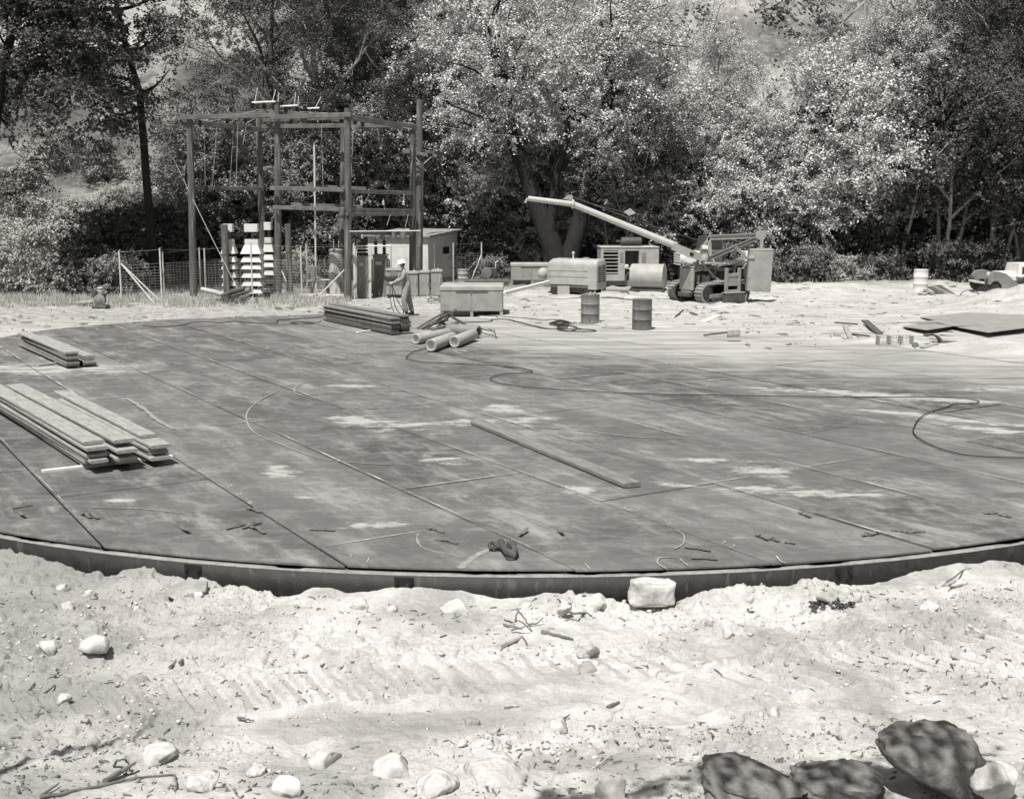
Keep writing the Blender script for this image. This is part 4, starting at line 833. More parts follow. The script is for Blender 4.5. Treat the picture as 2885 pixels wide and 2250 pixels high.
# scrap bars
rb = random.Random(8)
for i, (a, b, wd) in enumerate((((1176, 924, .03), (1250, 880, .45), .07), ((1190, 926, .03), (1262, 884, .40), .05), ((1202, 924, .05), (1250, 892, .30), .06), ((1218, 930, .03), (1290, 908, .20), .08), ((1232, 922, .10), (1284, 872, .42), .05), ((1262, 886, .35), (1312, 915, .05), .04), ((1240, 905, .15), (1275, 930, .05), .06), ((1222, 912, .2), (1260, 900, .25), .05), ((1248, 930, .03), (1300, 916, .08), .07), ((1212, 918, .12), (1240, 895, .3), .04), ((1250, 896, .3), (1272, 878, .42), .03))):
    bar3('scrap_bar', G(*a), G(*b), wd*1.7, .035+.03*(i % 2), 'paint_dark' if i % 3 else 'rust', 'dark steel bar in the scrap heap behind the pipe sections', 'steel bar', 'dark steel bars heaped behind the pipe sections')
for i, (a, b) in enumerate((((1356, 926, .25), (1392, 934, .08)), ((1392, 928, .12), (1398, 952, .02)), ((1356, 936, .1), (1402, 950, .03)), ((1376, 926, .15), (1388, 930, .12)))):
    bar3('thin_rod', G(*a), G(*b), .03, .02, 'rust', 'thin rusty rod jutting right of the rear pipe section', 'rod', 'thin rods right of the pipe sections')
# ------------------------------------------------------------------ site boxes
def sitebox(name, label, px0, px1, pyb, dep, h, ztop, m, rz=0, legs=True, zg=None):
    g = G((px0+px1)/2, pyb, .02); w_ = (px1-px0)/SC(g.y); t = thing(name, label, 'site box', (g.x, g.y+dep/2, (hz(g.x, g.y) if zg is None else zg)), rz)
    lh = h*.17; mb = MB(); mb.box((0, 0, h*.18+(h*.65)/2), (w_*.98, dep*.97, h*.65), bev=.015); mb.build('body', m, t)
    mb = MB(); mb.box((0, 0, h-lh/2), (w_, dep, lh), bev=.03); mb.build('lid', 'paint_pale' if m != 'paint_mid' else m, t)
    for s in (-1, 1):
        mb = MB(); mb.box((s*w_*.245, -dep*.485-.012, h*.50), (w_*.47, .02, h*.60), bev=.006); mb.build('panel', m, t)
    for s in (-1, 0, 1):
        mb = MB(); mb.box((s*w_*.465, -dep*.46, h*.09), (.10, .10, h*.18)); mb.box((s*w_*.465, dep*.46, h*.09), (.10, .10, h*.18)); mb.build('leg', m, t)
    mb = MB(); mb.box((0, -dep*.49-.03, h*.815), (w_*.5, .02, .015)); mb.build('lid_lip', 'paint_dark', t)
    mb = MB(); mb.box((-w_*.24, -dep*.3, h*.10), (w_*.42, .02, h*.15)); mb.build('skirt', m, t)
    return t
sitebox('site_box', 'large grey steel box with a pale flat lid, beside the scrap heap', 1239, 1419, 889, 1.6, 1.02, 0, 'paint')
sitebox('site_box', 'second grey lidded box half hidden behind the rounded compressor', 1438, 1560, 806, 1.0, .92, 0, 'paint')
# ------------------------------------------------------------------ welding / power cabinets
def cabinet(px, pyb, w_, h, label, coil=False, rz=.0, hood=False):
    g = G(px, pyb, 0); t = thing('power_cabinet', label, 'cabinet', (g.x, g.y+.35, hz(g.x, g.y+.3)), rz, 'grey power cabinets behind the man')
    mb = MB(); mb.box((0, 0, .06+(h-.2)/2), (w_, .62, h-.2), bev=.02); mb.build('body', 'paint', t)
    mb = MB(); mb.box((0, 0, h-.09), (w_+.05, .68, .13), bev=.05); mb.build('hood', 'paint', t, True)
    mb = MB(); mb.box((0, 0, .035), (w_*.9, .55, .07)); mb.build('skid', 'paint_dark', t)
    mb = MB(); mb.tube([(w_*.32, -.31, h*.75), (w_*.32, -.36, h*.75), (w_*.32, -.36, h*.5), (w_*.32, -.31, h*.5)], .012); mb.build('handle', 'galv', t)
    mb = MB(); mb.lathe([(.001, 0), (.03, 0), (.03, .03), (.02, .05), (.001, .055)], (w_*.1, 0, h-.03), n=12); mb.build('lifting_eye', 'white', t, True)
    if coil:
        for k in range(4):
            mb = MB(); zz = h*.70-.045*k; q = .02; mb.tube([(-w_/2-q-.03, -.31-q, zz), (0, -.35-q, zz-.01), (w_/2+q+.03, -.31-q, zz), (w_/2+q+.03, .3, zz+.02), (-w_/2-q-.03, .3, zz+.02), (-w_/2-q-.03, -.31-q, zz)], .016); mb.build('wound_cable', 'rubber', t)
        mb = MB(); mb.lathe([(.001, 0), (.15, 0), (.15, .012), (.001, .012)], (0, -.312, h*.78), (0, -1, 0), 24); mb.build('fan_guard', 'paint_mid', t)
    return t
cabinet(1110, 840, .62, 1.10, 'grey cabinet left of the man with cable wound round it', True); cabinet(1163, 838, .42, 1.02, 'narrow cabinet just behind the man'); cabinet(1196, 838, .40, 1.04, 'middle cabinet between the man and the shed corner'); cabinet(1230, 838, .42, 1.08, 'rightmost power cabinet beside the big steel box')
_p = [(1210, 836), (1225, 842), (1240, 838), (1235, 846), (1215, 848), (1205, 843), (1222, 839), (1240, 845), (1245, 852), (1228, 856), (1214, 850), (1226, 846), (1242, 849)]
hose('cable', _p, .018, 'loose pale cable heap at the foot of the right power cabinets', 'cable', .04, 6, 'paint_mid')
# ------------------------------------------------------------------ the man
g = G(1146, 889, .0); MS = 1.79
t = thing('person', 'person in grey coveralls, white hard hat and gloves, coiling a cable, facing left', 'person', (g.x, g.y, max(.015, hz(g.x, g.y)))); t.rotation_euler = (0, 0, .15); man = t
def skinmesh(name, verts, edges, m, parent, sub=2, root=0):
    me = bpy.data.meshes.new(name); me.from_pydata([v[:3] for v in verts], edges, []); me.materials.append(M[m]); o = bpy.data.objects.new(name, me); C.objects.link(o)
    sk = o.modifiers.new('skin', 'SKIN'); sk.use_smooth_shade = True; sk.branch_smoothing = .6
    for i, v in enumerate(verts): me.skin_vertices[0].data[i].radius = (v[3], v[4] if len(v) > 4 else v[3]); me.skin_vertices[0].data[i].use_root = (i == root)
    ss = o.modifiers.new('sub', 'SUBSURF'); ss.levels = ss.render_levels = sub
    dg = bpy.context.evaluated_depsgraph_get(); me2 = bpy.data.meshes.new_from_object(o.evaluated_get(dg)); me2.materials.clear(); me2.materials.append(M[m]); bpy.data.objects.remove(o)
    o = bpy.data.objects.new(name, me2); C.objects.link(o); me2.polygons.foreach_set('use_smooth', [True]*len(me2.polygons)); o.parent = parent; return o
# figure faces -x; near side (camera) is -y
J = [(0, 0, .96, .16, .17), (.00, 0, 1.10, .155, .17), (-.03, 0, 1.25, .155, .19), (-.06, 0, 1.40, .13, .19), (-.085, 0, 1.50, .055, .055), (-.12, 0, 1.58, .06, .06), (-.15, 0, 1.66, .092, .078), (-.15, 0, 1.72, .085, .075),
     (-.06, -.19, 1.42, .062), (-.15, -.24, 1.20, .050), (-.36, -.18, 1.10, .040), (-.43, -.15, 1.09, .033),
     (-.06, .19, 1.42, .062), (-.15, .23, 1.18, .050), (-.36, .12, 1.08, .040), (-.43, .10, 1.08, .033),
     (-.01, -.12, .88, .10, .10), (-.10, -.14, .50, .068), (-.02, -.12, .10, .045), (-.10, -.12, .04, .042), (-.17, -.13, .035, .035),
     (.03, .10, .90, .105, .10), (.09, .13, .50, .068), (.19, .13, .10, .045), (.11, .13, .04, .042), (.03, .13, .035, .035)]
E_ = [(0, 1), (1, 2), (2, 3), (3, 4), (4, 5), (5, 6), (6, 7), (3, 8), (8, 9), (9, 10), (10, 11), (3, 12), (12, 13), (13, 14), (14, 15), (0, 16), (16, 17), (17, 18), (18, 19), (19, 20), (0, 21), (21, 22), (22, 23), (23, 24), (24, 25)]
skinmesh('body', J, E_, 'skin', man)
Jc = [(j[0], j[1], j[2], j[3]+.026, (j[4] if len(j) > 4 else j[3])+.022) for j in J]
keep = [0, 1, 2, 3, 8, 9, 10, 12, 13, 14, 16, 17, 18, 21, 22, 23]; mp_ = {k: i for i, k in enumerate(keep)}
Jk = [Jc[k] for k in keep]
for k in (18, 23): i = mp_[k]; Jk[i] = (J[k][0], J[k][1], .09, .085, .08)
for k in (17, 22): i = mp_[k]; Jk[i] = Jk[i][:3]+(.098, .10)
Jk.append((-.078, 0, 1.475, .075, .085)); Ek = [(mp_[a], mp_[b]) for a, b in E_ if a in mp_ and b in mp_]+[(mp_[3], len(Jk)-1)]
skinmesh('coveralls', Jk, Ek, 'cloth', man)
for sy, ox in ((-.12, -.02), (.13, .19)):
    mb = MB(); mb.box((ox-.07, sy, .035), (.29, .10, .07), bev=.03); mb.box((ox+.0, sy, .09), (.12, .09, .12), bev=.03); mb.build('boot', 'shoe', man, True)
for sy, hx, hzz in ((-.15, -.47, 1.075), (.10, -.47, 1.065)):            # gloves closed round the cable
    V = [(0, 0, 0, .040, .026), (-.045, 0, -.01, .040, .024)]; Eg = [(0, 1)]
    for f in range(4):
        y = -.030+.02*f; n0 = len(V); ln = (.030, .034, .032, .025)[f]
        V += [(-.07, y, -.005, .0105), (-.09, y, -.03, .010), (-.075, y, -.03-ln, .0095), (-.05, y, -.035-ln*.8, .009)]; Eg += [(1, n0), (n0, n0+1), (n0+1, n0+2), (n0+2, n0+3)]
    n0 = len(V); V += [(-.02, -.045 if sy < 0 else .045, -.02, .013), (-.05, -.04 if sy < 0 else .04, -.05, .011), (-.065, -.015 if sy < 0 else .015, -.06, .010)]; Eg += [(0, n0), (n0, n0+1), (n0+1, n0+2)]
    gl_ = skinmesh('glove', V, Eg, 'glove', man, 1); gl_.location = (hx+.02, sy, hzz+.01)
mb = MB(); q = Matrix.Translation((-.155, 0, 1.70)) @ Euler((0, -.30, 0)).to_matrix().to_4x4()
prof = [(.001, .115), (.05, .108), (.09, .08), (.112, .03), (.118, 0), (.118, -.005)]; h_ = MB(); h_.lathe(prof, n=28); h_.lathe([(.112, .004), (.145, -.004), (.146, -.010), (.112, -.004)], n=28)
h_.box((-.13, 0, -.008), (.09, .14, .008), bev=.003); h_.box((0, 0, .112), (.19, .03, .012), bev=.004)
hh = h_.build('hard_hat', 'hat', man, True); hh.matrix_local = q @ Matrix.Scale(1.12, 4, (1, 0, 0))
mb = MB(); mb.box((-.245, 0, 1.645), (.035, .025, .035), (0, .5, 0), bev=.008); mb.build('nose', 'skin', man, True)
mb = MB(); mb.lathe([(.001, .02), (.02, .015), (.026, 0), (.02, -.02), (.001, -.025)], (-.135, -.082, 1.655), (0, 1, .0), 10); mb.build('ear', 'skin', man, True)
mb = MB(); mb.lathe([(.001, .05), (.05, .04), (.085, 0), (.08, -.05), (.05, -.08), (.001, -.09)], (-.12, 0, 1.665), n=14); mb.build('hair', 'hair', man, True)
mb = MB()
for s in (-1, 1): mb.lathe([(.001, .006), (.01, 0), (.001, -.006)], (-.232, s*.03, 1.672), (1, 0, 0), 8)
mb.build('eyes', 'hair', man)
# cable hanging from the hands in a long loop to the ground: rests in hands, its own thing
def wp(x, y, z): return man.matrix_basis @ Vector((x, y, z))
bpy.context.view_layer.update()
pts = [wp(*p) for p in ((-.50, .10, 1.05), (-.53, .05, .85), (-.52, 0, .5), (-.46, -.05, .2), (-.33, -.1, .04), (-.18, -.2, .02), (-.12, -.25, .15), (-.30, -.2, .5), (-.42, -.18, .85), (-.49, -.15, 1.06), (-.46, -.16, .8), (-.42, -.18, .45), (-.33, -.2, .2), (-.2, -.22, .06), (-.02, -.3, .03), (.2, -.35, .03))]
cv = []
for i in range(len(pts)-1):
    p0, p1, p2, p3 = pts[max(i-1, 0)], pts[i], pts[i+1], pts[min(i+2, len(pts)-1)]
    for k in range(6): t_ = k/6; cv.append(.5*((2*p1)+(p2-p0)*t_+(2*p0-5*p1+4*p2-p3)*t_*t_+(3*p1-p0-3*p2+p3)*t_**3))
mb = MB(); mb.tube([p-pts[0] for p in cv], .013, 6); o = mb.build('cable', 'rubber', None, True, fix=False); o.location = pts[0]; tag(o, 'black cable hanging in long loops from the gloved hands', 'cable')
# ------------------------------------------------------------------ substation frame of poles and beams
o_ = Vector((D(850, 835, 47).x, 47, 0)); sub = thing('substation_frame', 'tall open frame of dark wooden poles and crossbeams carrying switch gear', 'substation', o_)
def Ls(px, py, y): return D(px, py, y)-o_
def pole_(xb, yb_px, xt, yt_px, y, r, par=sub, m='pole', nm='pole'):
    b = Ls(xb, yb_px, y) if par is sub else D(xb, yb_px, y)-Vector(par.location); tp = Ls(xt, yt_px, y) if par is sub else D(xt, yt_px, y)-Vector(par.location); b.z = -.3
    mb = MB(); mid = b.lerp(tp, .5)+Vector((.02, 0, 0)); mb.tube([b, mid, tp], [r*1.1, r, r*.86], 14); return mb.build(nm, m, par, True)
for a in ((545, 832, 533, 316, 47), (742, 822, 728, 318, 50), (782, 829, 781, 296, 47.2), (979, 842, 979, 305, 45.5), (960, 822, 968, 352, 50), (1161, 824, 1163, 362, 49)): pole_(a[0], a[1], a[2], a[3], a[4], .135)
def beam(a, ya, b, yb_, th, m='beam', par=sub, nm='beam', rnd=False):
    p, q = D(*a, ya)-Vector(par.location), D(*b, yb_)-Vector(par.location); d = (q-p).normalized(); s = d.cross(Vector((0, 0, 1))).normalized(); up = s.cross(d); mb = MB()
    mb.box((p+q)/2, ((q-p).length, th*.75, th), Matrix((d, s, up)).transposed(), bev=.012); return mb.build(nm, m, par)
for a in (((508, 331), 46.8, (780, 325), 46.9, .17), ((545, 345), 47, (742, 366), 50, .17), ((765, 331), 46.9, (990, 323), 45.3, .17), ((738, 357), 49.8, (1166, 352), 48.8, .17), ((984, 331), 45.4, (1172, 360), 48.8, .19), ((672, 321), 49.5, (782, 319), 47.3, .15), ((744, 340), 49.8, (985, 330), 45.7, .15), ((812, 317), 47.8, (1000, 345), 47, .15),
          ((547, 528), 47.2, (742, 533), 49.9, .15), ((762, 530), 46.9, (970, 535), 45.3, .16), ((818, 522), 49, (1032, 532), 49, .14), ((984, 539), 45.5, (1160, 544), 48.8, .15), ((770, 584), 46.9, (970, 590), 45.3, .15), ((820, 576), 49, (1020, 583), 49, .14), ((984, 591), 45.5, (1168, 594), 48.8, .13), ((976, 603), 45.3, (1168, 604), 48.8, .13), ((982, 655), 45.6, (1160, 658), 48.7, .16)): beam(*a)
def rod(a, b, y, r, m, nm, par=sub, y2=None):
    mb = MB(); L0 = Vector(par.location); mb.cyl(D(*a, y)-L0, D(*b, y2 or y)-L0, r, n=8); return mb.build(nm, m, par, True)
def insul(px, py, y, h=.25, r=.10, par=sub, m='porc'):
    p = D(px, py, y)-Vector(par.location); prof = [(.02, 0)]
    for k in range(4): prof += [(r*.55, h*(k+.1)/4), (r, h*(k+.35)/4), (r*.55, h*(k+.6)/4)]
    prof += [(.025, h*.95), (.02, h)]; mb = MB(); mb.lathe(prof, p, n=12); mb.build('insulator', m, par, True)
rod((982, 652), (1185, 650), 45.4, .02, 'galv', 'bus_pipe')
for (x0, y0, x1, y1, yy) in ((710, 290, 776, 287, 47.6), (784, 301, 838, 298, 48), (866, 307, 900, 305, 48.4)): rod((x0, y0), (x1, y1), yy, .045, 'galv', 'switch_arm')
for (x0, y0, x1, y1, yy) in ((718, 287, 726, 247, 47.6), (768, 285, 777, 252, 47.6), (783, 288, 786, 262, 47.8), (829, 297, 833, 260, 48), (840, 300, 841, 271, 48.1), (889, 303, 905, 273, 48.4)): rod((x0, y0), (x1, y1), yy, .018, 'galv', 'arcing_horn')
for (x, y, yy) in ((711, 307, 47.6), (744, 308, 47.6), (773, 308, 47.6), (776, 322, 47.8), (806, 318, 48), (838, 318, 48), (862, 322, 48.3), (881, 324, 48.3), (900, 326, 48.4), (692, 350, 49), (562, 355, 47.2), (640, 352, 48.5), (1022, 358, 46.5), (1060, 352, 47), (1138, 382, 48.5), (580, 540, 47.6), (642, 541, 48.6), (700, 541, 49.4)): insul(x, y, yy)
for x in (1019, 1080, 1137): insul(x, 578, 46.8, .16, .06, m='porcw')
for (x, yy) in ((885, 41), (930, 47), (1020, 47), (1060, 47)): insul(x, 672, 47, .14, .05, m='porcw')
for (x, r) in ((1078, .09), (1108, .12), (1136, .11)):
    p = D(x, 674, 47.4)-o_; mb = MB(); mb.lathe([(.001, 0), (r*.9, 0), (r, .03), (r, .26), (r*1.08, .27), (r*1.05, .31), (r*.5, .36), (.001, .37)], p, n=18); mb.build('pot', 'paint_mid', sub, True)
for (x, y, x1, y1) in ((1018, 548, 1020, 570), (1080, 560, 1083, 590), (1138, 545, 1137, 572), (1040, 604, 1030, 640), (1100, 604, 1090, 635), (1150, 604, 1142, 640)): rod((x, y), (x1, y1), 46.8, .012, 'wire', 'jumper')
for s in ((1137, 830, 1160, 700), (1158, 830, 1137, 700)): pass
_rw = random.Random(4)
for i in range(7):
    a = (_rw.uniform(560, 1130), 352); 
    rod(a, (a[0]+_rw.uniform(-14, 14), _rw.choice([390, 525, 525, 410])), _rw.uniform(46, 49), .009, 'wire', 'drop_wire')
for a, b in (((690, 350), (780, 300)), ((720, 310), (1000, 322)), ((790, 312), (1130, 350)), ((870, 318), (1160, 364)), ((560, 350), (720, 312))): rod(a, b, 48, .009, 'wire', 'bus_wire')
for (x, y, yy) in ((650, 316, 48.5), (930, 322, 46.5), (960, 345, 47), (1098, 350, 48), (1000, 352, 46), (820, 350, 47), (850, 520, 48.8), (900, 520, 48.8), (950, 520, 48.8), (830, 600, 47), (900, 602, 46), (940, 600, 45.6)): insul(x, y, yy, .2, .09)
rod((891, 836), (885, 403), 46.6, .035, 'galv', 'conduit'); rod((885, 403), (895, 395), 46.6, .03, 'galv', 'conduit_bend'); mb = MB(); mb.box(Ls(878, 768, 46.6), (.32, .2, .55), bev=.02); mb.build('control_box', 'paint_mid', sub)
for px, yt, yb_, yy in ((676, 632, 830, 45.9), (826, 631, 824, 48.5)):
    p = G(px, yb_); t = thing('stub_post', 'square dark post ' + ('standing against the first stack of white hoods' if px == 676 else 'standing alone inside the wire fence right of the third pole'), 'post', (p.x, yy, 0))
    h = D(px, yt, yy).z; mb = MB(); mb.box((0, 0, h/2-.15), (.22, .20, h+.3), bev=.015); mb.build('timber', 'pole', t); mb = MB(); mb.box((0, -.11, h*.75), (.10, .02, h*.3)); mb.build('cover_plate', 'beam', t)
# guy wire and the utility pole with crossarm
up_ = Vector((D(1180, 830, 50).x, 50, 0)); ut = thing('utility_pole', 'tall single wooden pole with a short crossarm at the right end of the substation', 'utility pole', up_)
pole_(1179, 822, 1182, 280, 50, .15, ut)
beam((1135, 427), 49.8, (1232, 440), 49.8, .13, 'beam', ut, 'crossarm'); beam((1142, 421), 50.2, (1225, 430), 50.2, .10, 'beam', ut, 'crossarm')
for a, b in (((1150, 440), (1180, 465)), ((1218, 440), (1184, 470)), ((1165, 436), (1200, 482))): rod(a, b, 49.7, .02, 'wire', 'arm_brace', ut)
for x in (1134, 1150, 1215, 1208): insul(x, 440, 49.7, .12, .06, ut)
rod((1192, 470), (1190, 560), 49.8, .012, 'wire', 'down_wire', ut)
def wire(a, ya, b, yb_, r, label, sag=.0, nm='wire', m='wire', cat='wire'):
    p, q = D(*a, ya), D(*b, yb_); mb = MB(); mb.tube([(p.lerp(q, i/12)-p)+Vector((0, 0, -sag*4*(i/12)*(1-i/12))) for i in range(13)], r, 5); o = mb.build(nm, m, None, True, fix=False); o.location = p; return tag(o, label, cat)
wire((420, 300), 49, (688, 850), 44.6, .012, 'slack guy wire slanting past the left pole of the substation', .12, 'guy_wire')
wire((1182, 345), 50, (1900, 372), 62, .008, 'thin wire running right from the utility pole top', .5, 'overhead_wire')
# ------------------------------------------------------------------ fence
def fence_run(name, label, posts, wires=(.15, 1.0), mesh=True, h=1.95):
    """posts: list of (px, pyb, pyt)"""
    g0 = G(posts[0][0], posts[0][1]); t = thing(name, label, 'fence', (g0.x, g0.y, 0)); base = []
    for (px, pb, pt) in posts:
        g = G(px, pb); hh = (pb-pt)/SC(g.y); zz = hz(g.x, g.y); base.append((Vector((g.x, g.y, zz))-Vector((g0.x, g0.y, 0)), hh)); mb = MB(); p = base[-1][0]; mb.cyl(p-Vector((0, 0, .2)), p+Vector((0, 0, hh)), .032, n=8); mb.build('fence_post', 'galv', t, True)
    mw = MB()
    for i in range(len(base)-1):
        (a, ha), (b, hb) = base[i], base[i+1]
        zs = [ha*.97]+[ha*f for f in (.72, .66, .60, .55, .50, .45, .40, .35, .30, .25, .20, .15, .10, .05)]
        for z in zs: mw.tube([a+Vector((0, -.03, z)), b+Vector((0, -.03, z*hb/ha))], .0052, 3)
        n = int((b-a).length/.20)
        for k in range(1, n): p = a.lerp(b, k/n); mw.tube([p+Vector((0, -.03, .04)), p+Vector((0, -.03, ha*.72))], .0038, 3)
    w_ = mw.build('wire_mesh', 'wire', t, fix=False); return t
f1 = fence_run('wire_fence', 'wire mesh fence with pale pipe posts in front of the substation', [(343, 853, 705), (457, 853, 700), (581, 836, 698), (712, 846, 684), (851, 842, 690), (999, 840, 690)])
f2 = fence_run('wire_fence', 'far wire fence run behind the substation poles', [(463, 826, 706), (566, 822, 698), (720, 818, 690), (866, 812, 686), (1000, 806, 688)])
f3 = fence_run('wire_fence', 'wire fence run in front of the shed ending in a braced post', [(1103, 826, 693), (1224, 818, 688), (1278, 800, 685), (1357, 796, 685)])
def brace(t, px, py, pz, px2, py2, nm='brace', r=.028):
    a = D(px, py, G(px2, py2).y+.3); b = G(px2, py2, 0); b.z = hz(b.x, b.y); mb = MB(); L0 = Vector(t.location); mb.cyl(a-L0, b-L0, r, n=8); mb.build(nm, 'galv', t, True)
brace(f1, 341, 742, 0, 436, 856); brace(f1, 341, 742, 0, 446, 842); brace(f1, 998, 732, 0, 886, 844); brace(f3, 1357, 716, 0, 1297, 776+14); brace(f3, 1357, 716, 0, 1326, 782+16); brace(f1, 790, 755, 0, 822, 826)
# gate
ga, gb = G(1001, 840), G(1044, 842); t = thing('gate', 'bent pipe gate filled with chain mesh, standing open beside the third pole', 'gate', (ga.x, ga.y, 0)); L0 = Vector(t.location); sc = SC(ga.y)
def gp_(px, py): p = D(px, py, ga.y); return p-L0
mb = MB()
for pth, r in (([(1000, 841), (1000, 692)], .035), ([(1044, 842), (1044, 698)], .04), ([(999, 693), (1102, 693)], .03)): mb.tube([gp_(*p) for p in pth], r, 8)
mb.build('gate_post', 'galv', t, True)
mb = MB(); mb.tube([gp_(*p) for p in ((1004, 836), (1004, 704), (1008, 700), (1038, 701))], .022, 6); mb.tube([gp_(*p) for p in ((1006, 711), (1040, 710))], .018, 6); mb.tube([gp_(*p) for p in ((1006, 848), (1034, 850), (1042, 844))], .022, 6); mb.tube([gp_(1040, 701), gp_(1040, 838)], .022, 6); mb.build('gate_frame', 'galv', t, True)
mb = MB()
for i in range(-26, 18):
    for s in (1, -1):
        x0 = 1004+i*3.2; a = (x0, 722); b = (x0+s*116*.55, 838)
        def cl(pt0, pt1):
            xs = (pt0[0], pt1[0]); dx = pt1[0]-pt0[0]
            t0, t1 = sorted(((1005-pt0[0])/dx, (1039-pt0[0])/dx)); t0, t1 = max(0, t0), min(1, t1)
            return (t0, t1) if t1 > t0 else None
        c = cl(a, b)
        if c: mb.tube([gp_(a[0]+(b[0]-a[0])*q, a[1]+(b[1]-a[1])*q) for q in c], .0035, 3)
mb.build('chain_mesh', 'wire', t, fix=False)
# ------------------------------------------------------------------ shed
g = G(1207, 798); a = R_(-24); sh = thing('shed', 'small flat-roofed pale shed with a dark two-pane window', 'shed', (g.x, g.y, hz(g.x, g.y)-.03), a)
Wd, Dp, Hh = 3.15, 3.0, 2.05; cx, cy = -Wd/2, Dp/2
mb = MB(); mb.prism([(-Wd, 0), (0, 0), (0, Dp), (-Wd, Dp)], 1, (0, 0, 0), (1, 0, 0), (0, 1, 0), (0, 0, 1)); v = mb.v; mb.v = [(p[0], p[1], 0 if p[2] == 0 else Hh+(.20 if p[1] > 1 else 0)) for p in v]; mb.build('wall', 'shedwall', sh)
mb = MB(); mb.v = []; mb.box((cx, cy, 0), (Wd+.35, Dp+.35, .10), (math.atan2(.20, Dp), 0, 0), bev=.015); mb.v = [(p[0], p[1], p[2]+Hh+.17) for p in mb.v]; mb.build('roof', 'paint', sh)
mb = MB(); mb.box((.012, 1.75, 1.42), (.03, .62, .34), bev=.004); wf = mb.build('window', 'beam', sh)
for s in (-1, 1): mb = MB(); mb.box((.030, 1.75+s*.145, 1.42), (.012, .26, .27)); mb.build('pane', 'glass', wf)
mb = MB()
for k in range(1, 8): mb.box((-Wd+Wd*k/8, -.006, Hh/2), (.02, .012, Hh*.98))
mb.build('battens', 'shedwall', sh); mb = MB(); mb.box((.01, Dp/2, .10), (.05, Dp*.98, .14)); mb.build('sill_board', 'wood2', sh)
# small things round the shed
g = G(1305, 800); drum((g.x, g.y, hz(g.x, g.y)), 'conc', 'small pale battered drum right of the shed', True, .62, .24)
g = G(1370, 792); mb = MB(); mb.lathe([(.001, 0), (.17, 0), (.17, 1.9), (.001, 1.9)], (-.95, 0, .17), (1, 0.05, 0), 20); o = mb.build('dark_pipe', 'paint_dark', None, True); o.location = (D(1371, 780, 52).x, 52, hz(D(1371, 780, 52).x, 52)+.02); tag(o, 'fat dark pipe lying right of the shed', 'pipe')
# clothesline-like rags and a small engine at the back
g = G(1385, 800); t = thing('junk_engine', 'small dark engine among rags beyond the fence, right of the shed', 'engine', (g.x, 53.5, hz(g.x, 53.5)), .2)
mb = MB(); mb.box((0, 0, .5), (.5, .4, .45), bev=.04); mb.build('block', 'paint_dark', t); mb = MB(); mb.lathe([(.001, 0), (.22, 0), (.24, .03), (.22, .06), (.001, .06)], (-.25, -.22, .5), (0, -1, 0), 20); mb.build('flywheel', 'paint_mid', t, True)
for s in (-1, 1): mb = MB(); mb.box((s*.3, 0, .13), (.12, .5, .3)); mb.build('leg', 'rust', t)
mb = MB(); mb.tube([(.2, 0, .7), (.2, 0, .95), (.3, 0, 1.0)], .03); mb.build('exhaust', 'galv', t, True)
# ------------------------------------------------------------------ transformers and tank
def transformer(px, pyb, pyt, w_px, y, label, nb=2, rad=True, bh=.55):
    x = D(px, pyb, y).x; s = SC(y, 1); w_ = w_px/s; h = D(px, pyt, y).z; t = thing('transformer', label, 'transformer', (x, y, hz(x, y)))
    mb = MB(); mb.box((0, 0, h/2), (w_*.86, w_*.75, h), taper=.93); mb.build('tank', 'paint_mid', t); mb = MB(); mb.box((0, 0, h+.03), (w_*.92, w_*.82, .06), bev=.015); mb.build('lid', 'paint_mid', t)
    for s_ in (-1, 1):
        for k in range(3): mb = MB(); q = s_*(w_*.47); mb.tube([(s_*w_*.40, -.18+.18*k, h*.92), (q+s_*.03, -.18+.18*k, h*.88), (q+s_*.03, -.18+.18*k, .16), (s_*w_*.40, -.18+.18*k, .10)], .030, 6); mb.build('cooling_tube', 'paint_mid', t, True)
    mb = MB(); mb.box((-.04, -w_*.36-.012, h*.82), (w_*.36, .02, .13)); mb.build('nameplate', 'galv', t)
    for k in range(nb):
        bx = (k-(nb-1)/2)*w_*.5; prof = [(.05, 0)]
        for j in range(6): prof += [(.055, bh*(j+.1)/6), (.10, bh*(j+.4)/6), (.055, bh*(j+.6)/6)]
        prof += [(.03, bh), (.015, bh+.12), (.001, bh+.13)]; mb = MB(); mb.lathe(prof, (bx, 0, h+.06), n=14); mb.build('bushing', 'porc', t, True)
    return t
transformer(1025, 838, 722, 34, 46.6, 'dark ribbed transformer seen through the chain mesh gate'); transformer(1073, 830, 720, 48, 47.6, 'dark transformer with two black bushings against the pale shed wall')
x = D(949, 829, 47.5).x; t = thing('stained_tank', 'tall round tank with peeling pale stains behind the fourth pole', 'tank', (x, 47.5, hz(x, 47.5))); h = D(949, 712, 47.5).z; r = 20/SC(47.5, 1)
mb = MB(); mb.lathe([(r, 0), (r*1.02, .04), (r, .08), (r*.98, h)], n=30); mb.build('shell', 'mottle', t, True); mb = MB(); mb.lathe([(r*1.06, h), (r*1.06, h+.05), (r*.7, h+.10), (.001, h+.12)], n=30); mb.build('lid', 'paint_mid', t, True)
for s in (-1, 1): mb = MB(); mb.lathe([(.05, 0), (.08, .05), (.05, .09), (.08, .14), (.05, .18), (.07, .24), (.03, .3), (.015, .36), (.001, .37)], (s*.1+.03, 0, h+.1), n=12); mb.build('bushing', 'porc', t, True)
g = G(905, 838); mb = MB(); mb.box((0, 0, 0), (1.9, .9, .10), bev=.01); o = mb.build('concrete_pad', 'wood_new', None); o.location = (g.x, g.y+.5, hz(g.x, g.y)+.05); tag(o, 'low pale concrete pad between the third and fourth poles', 'slab')
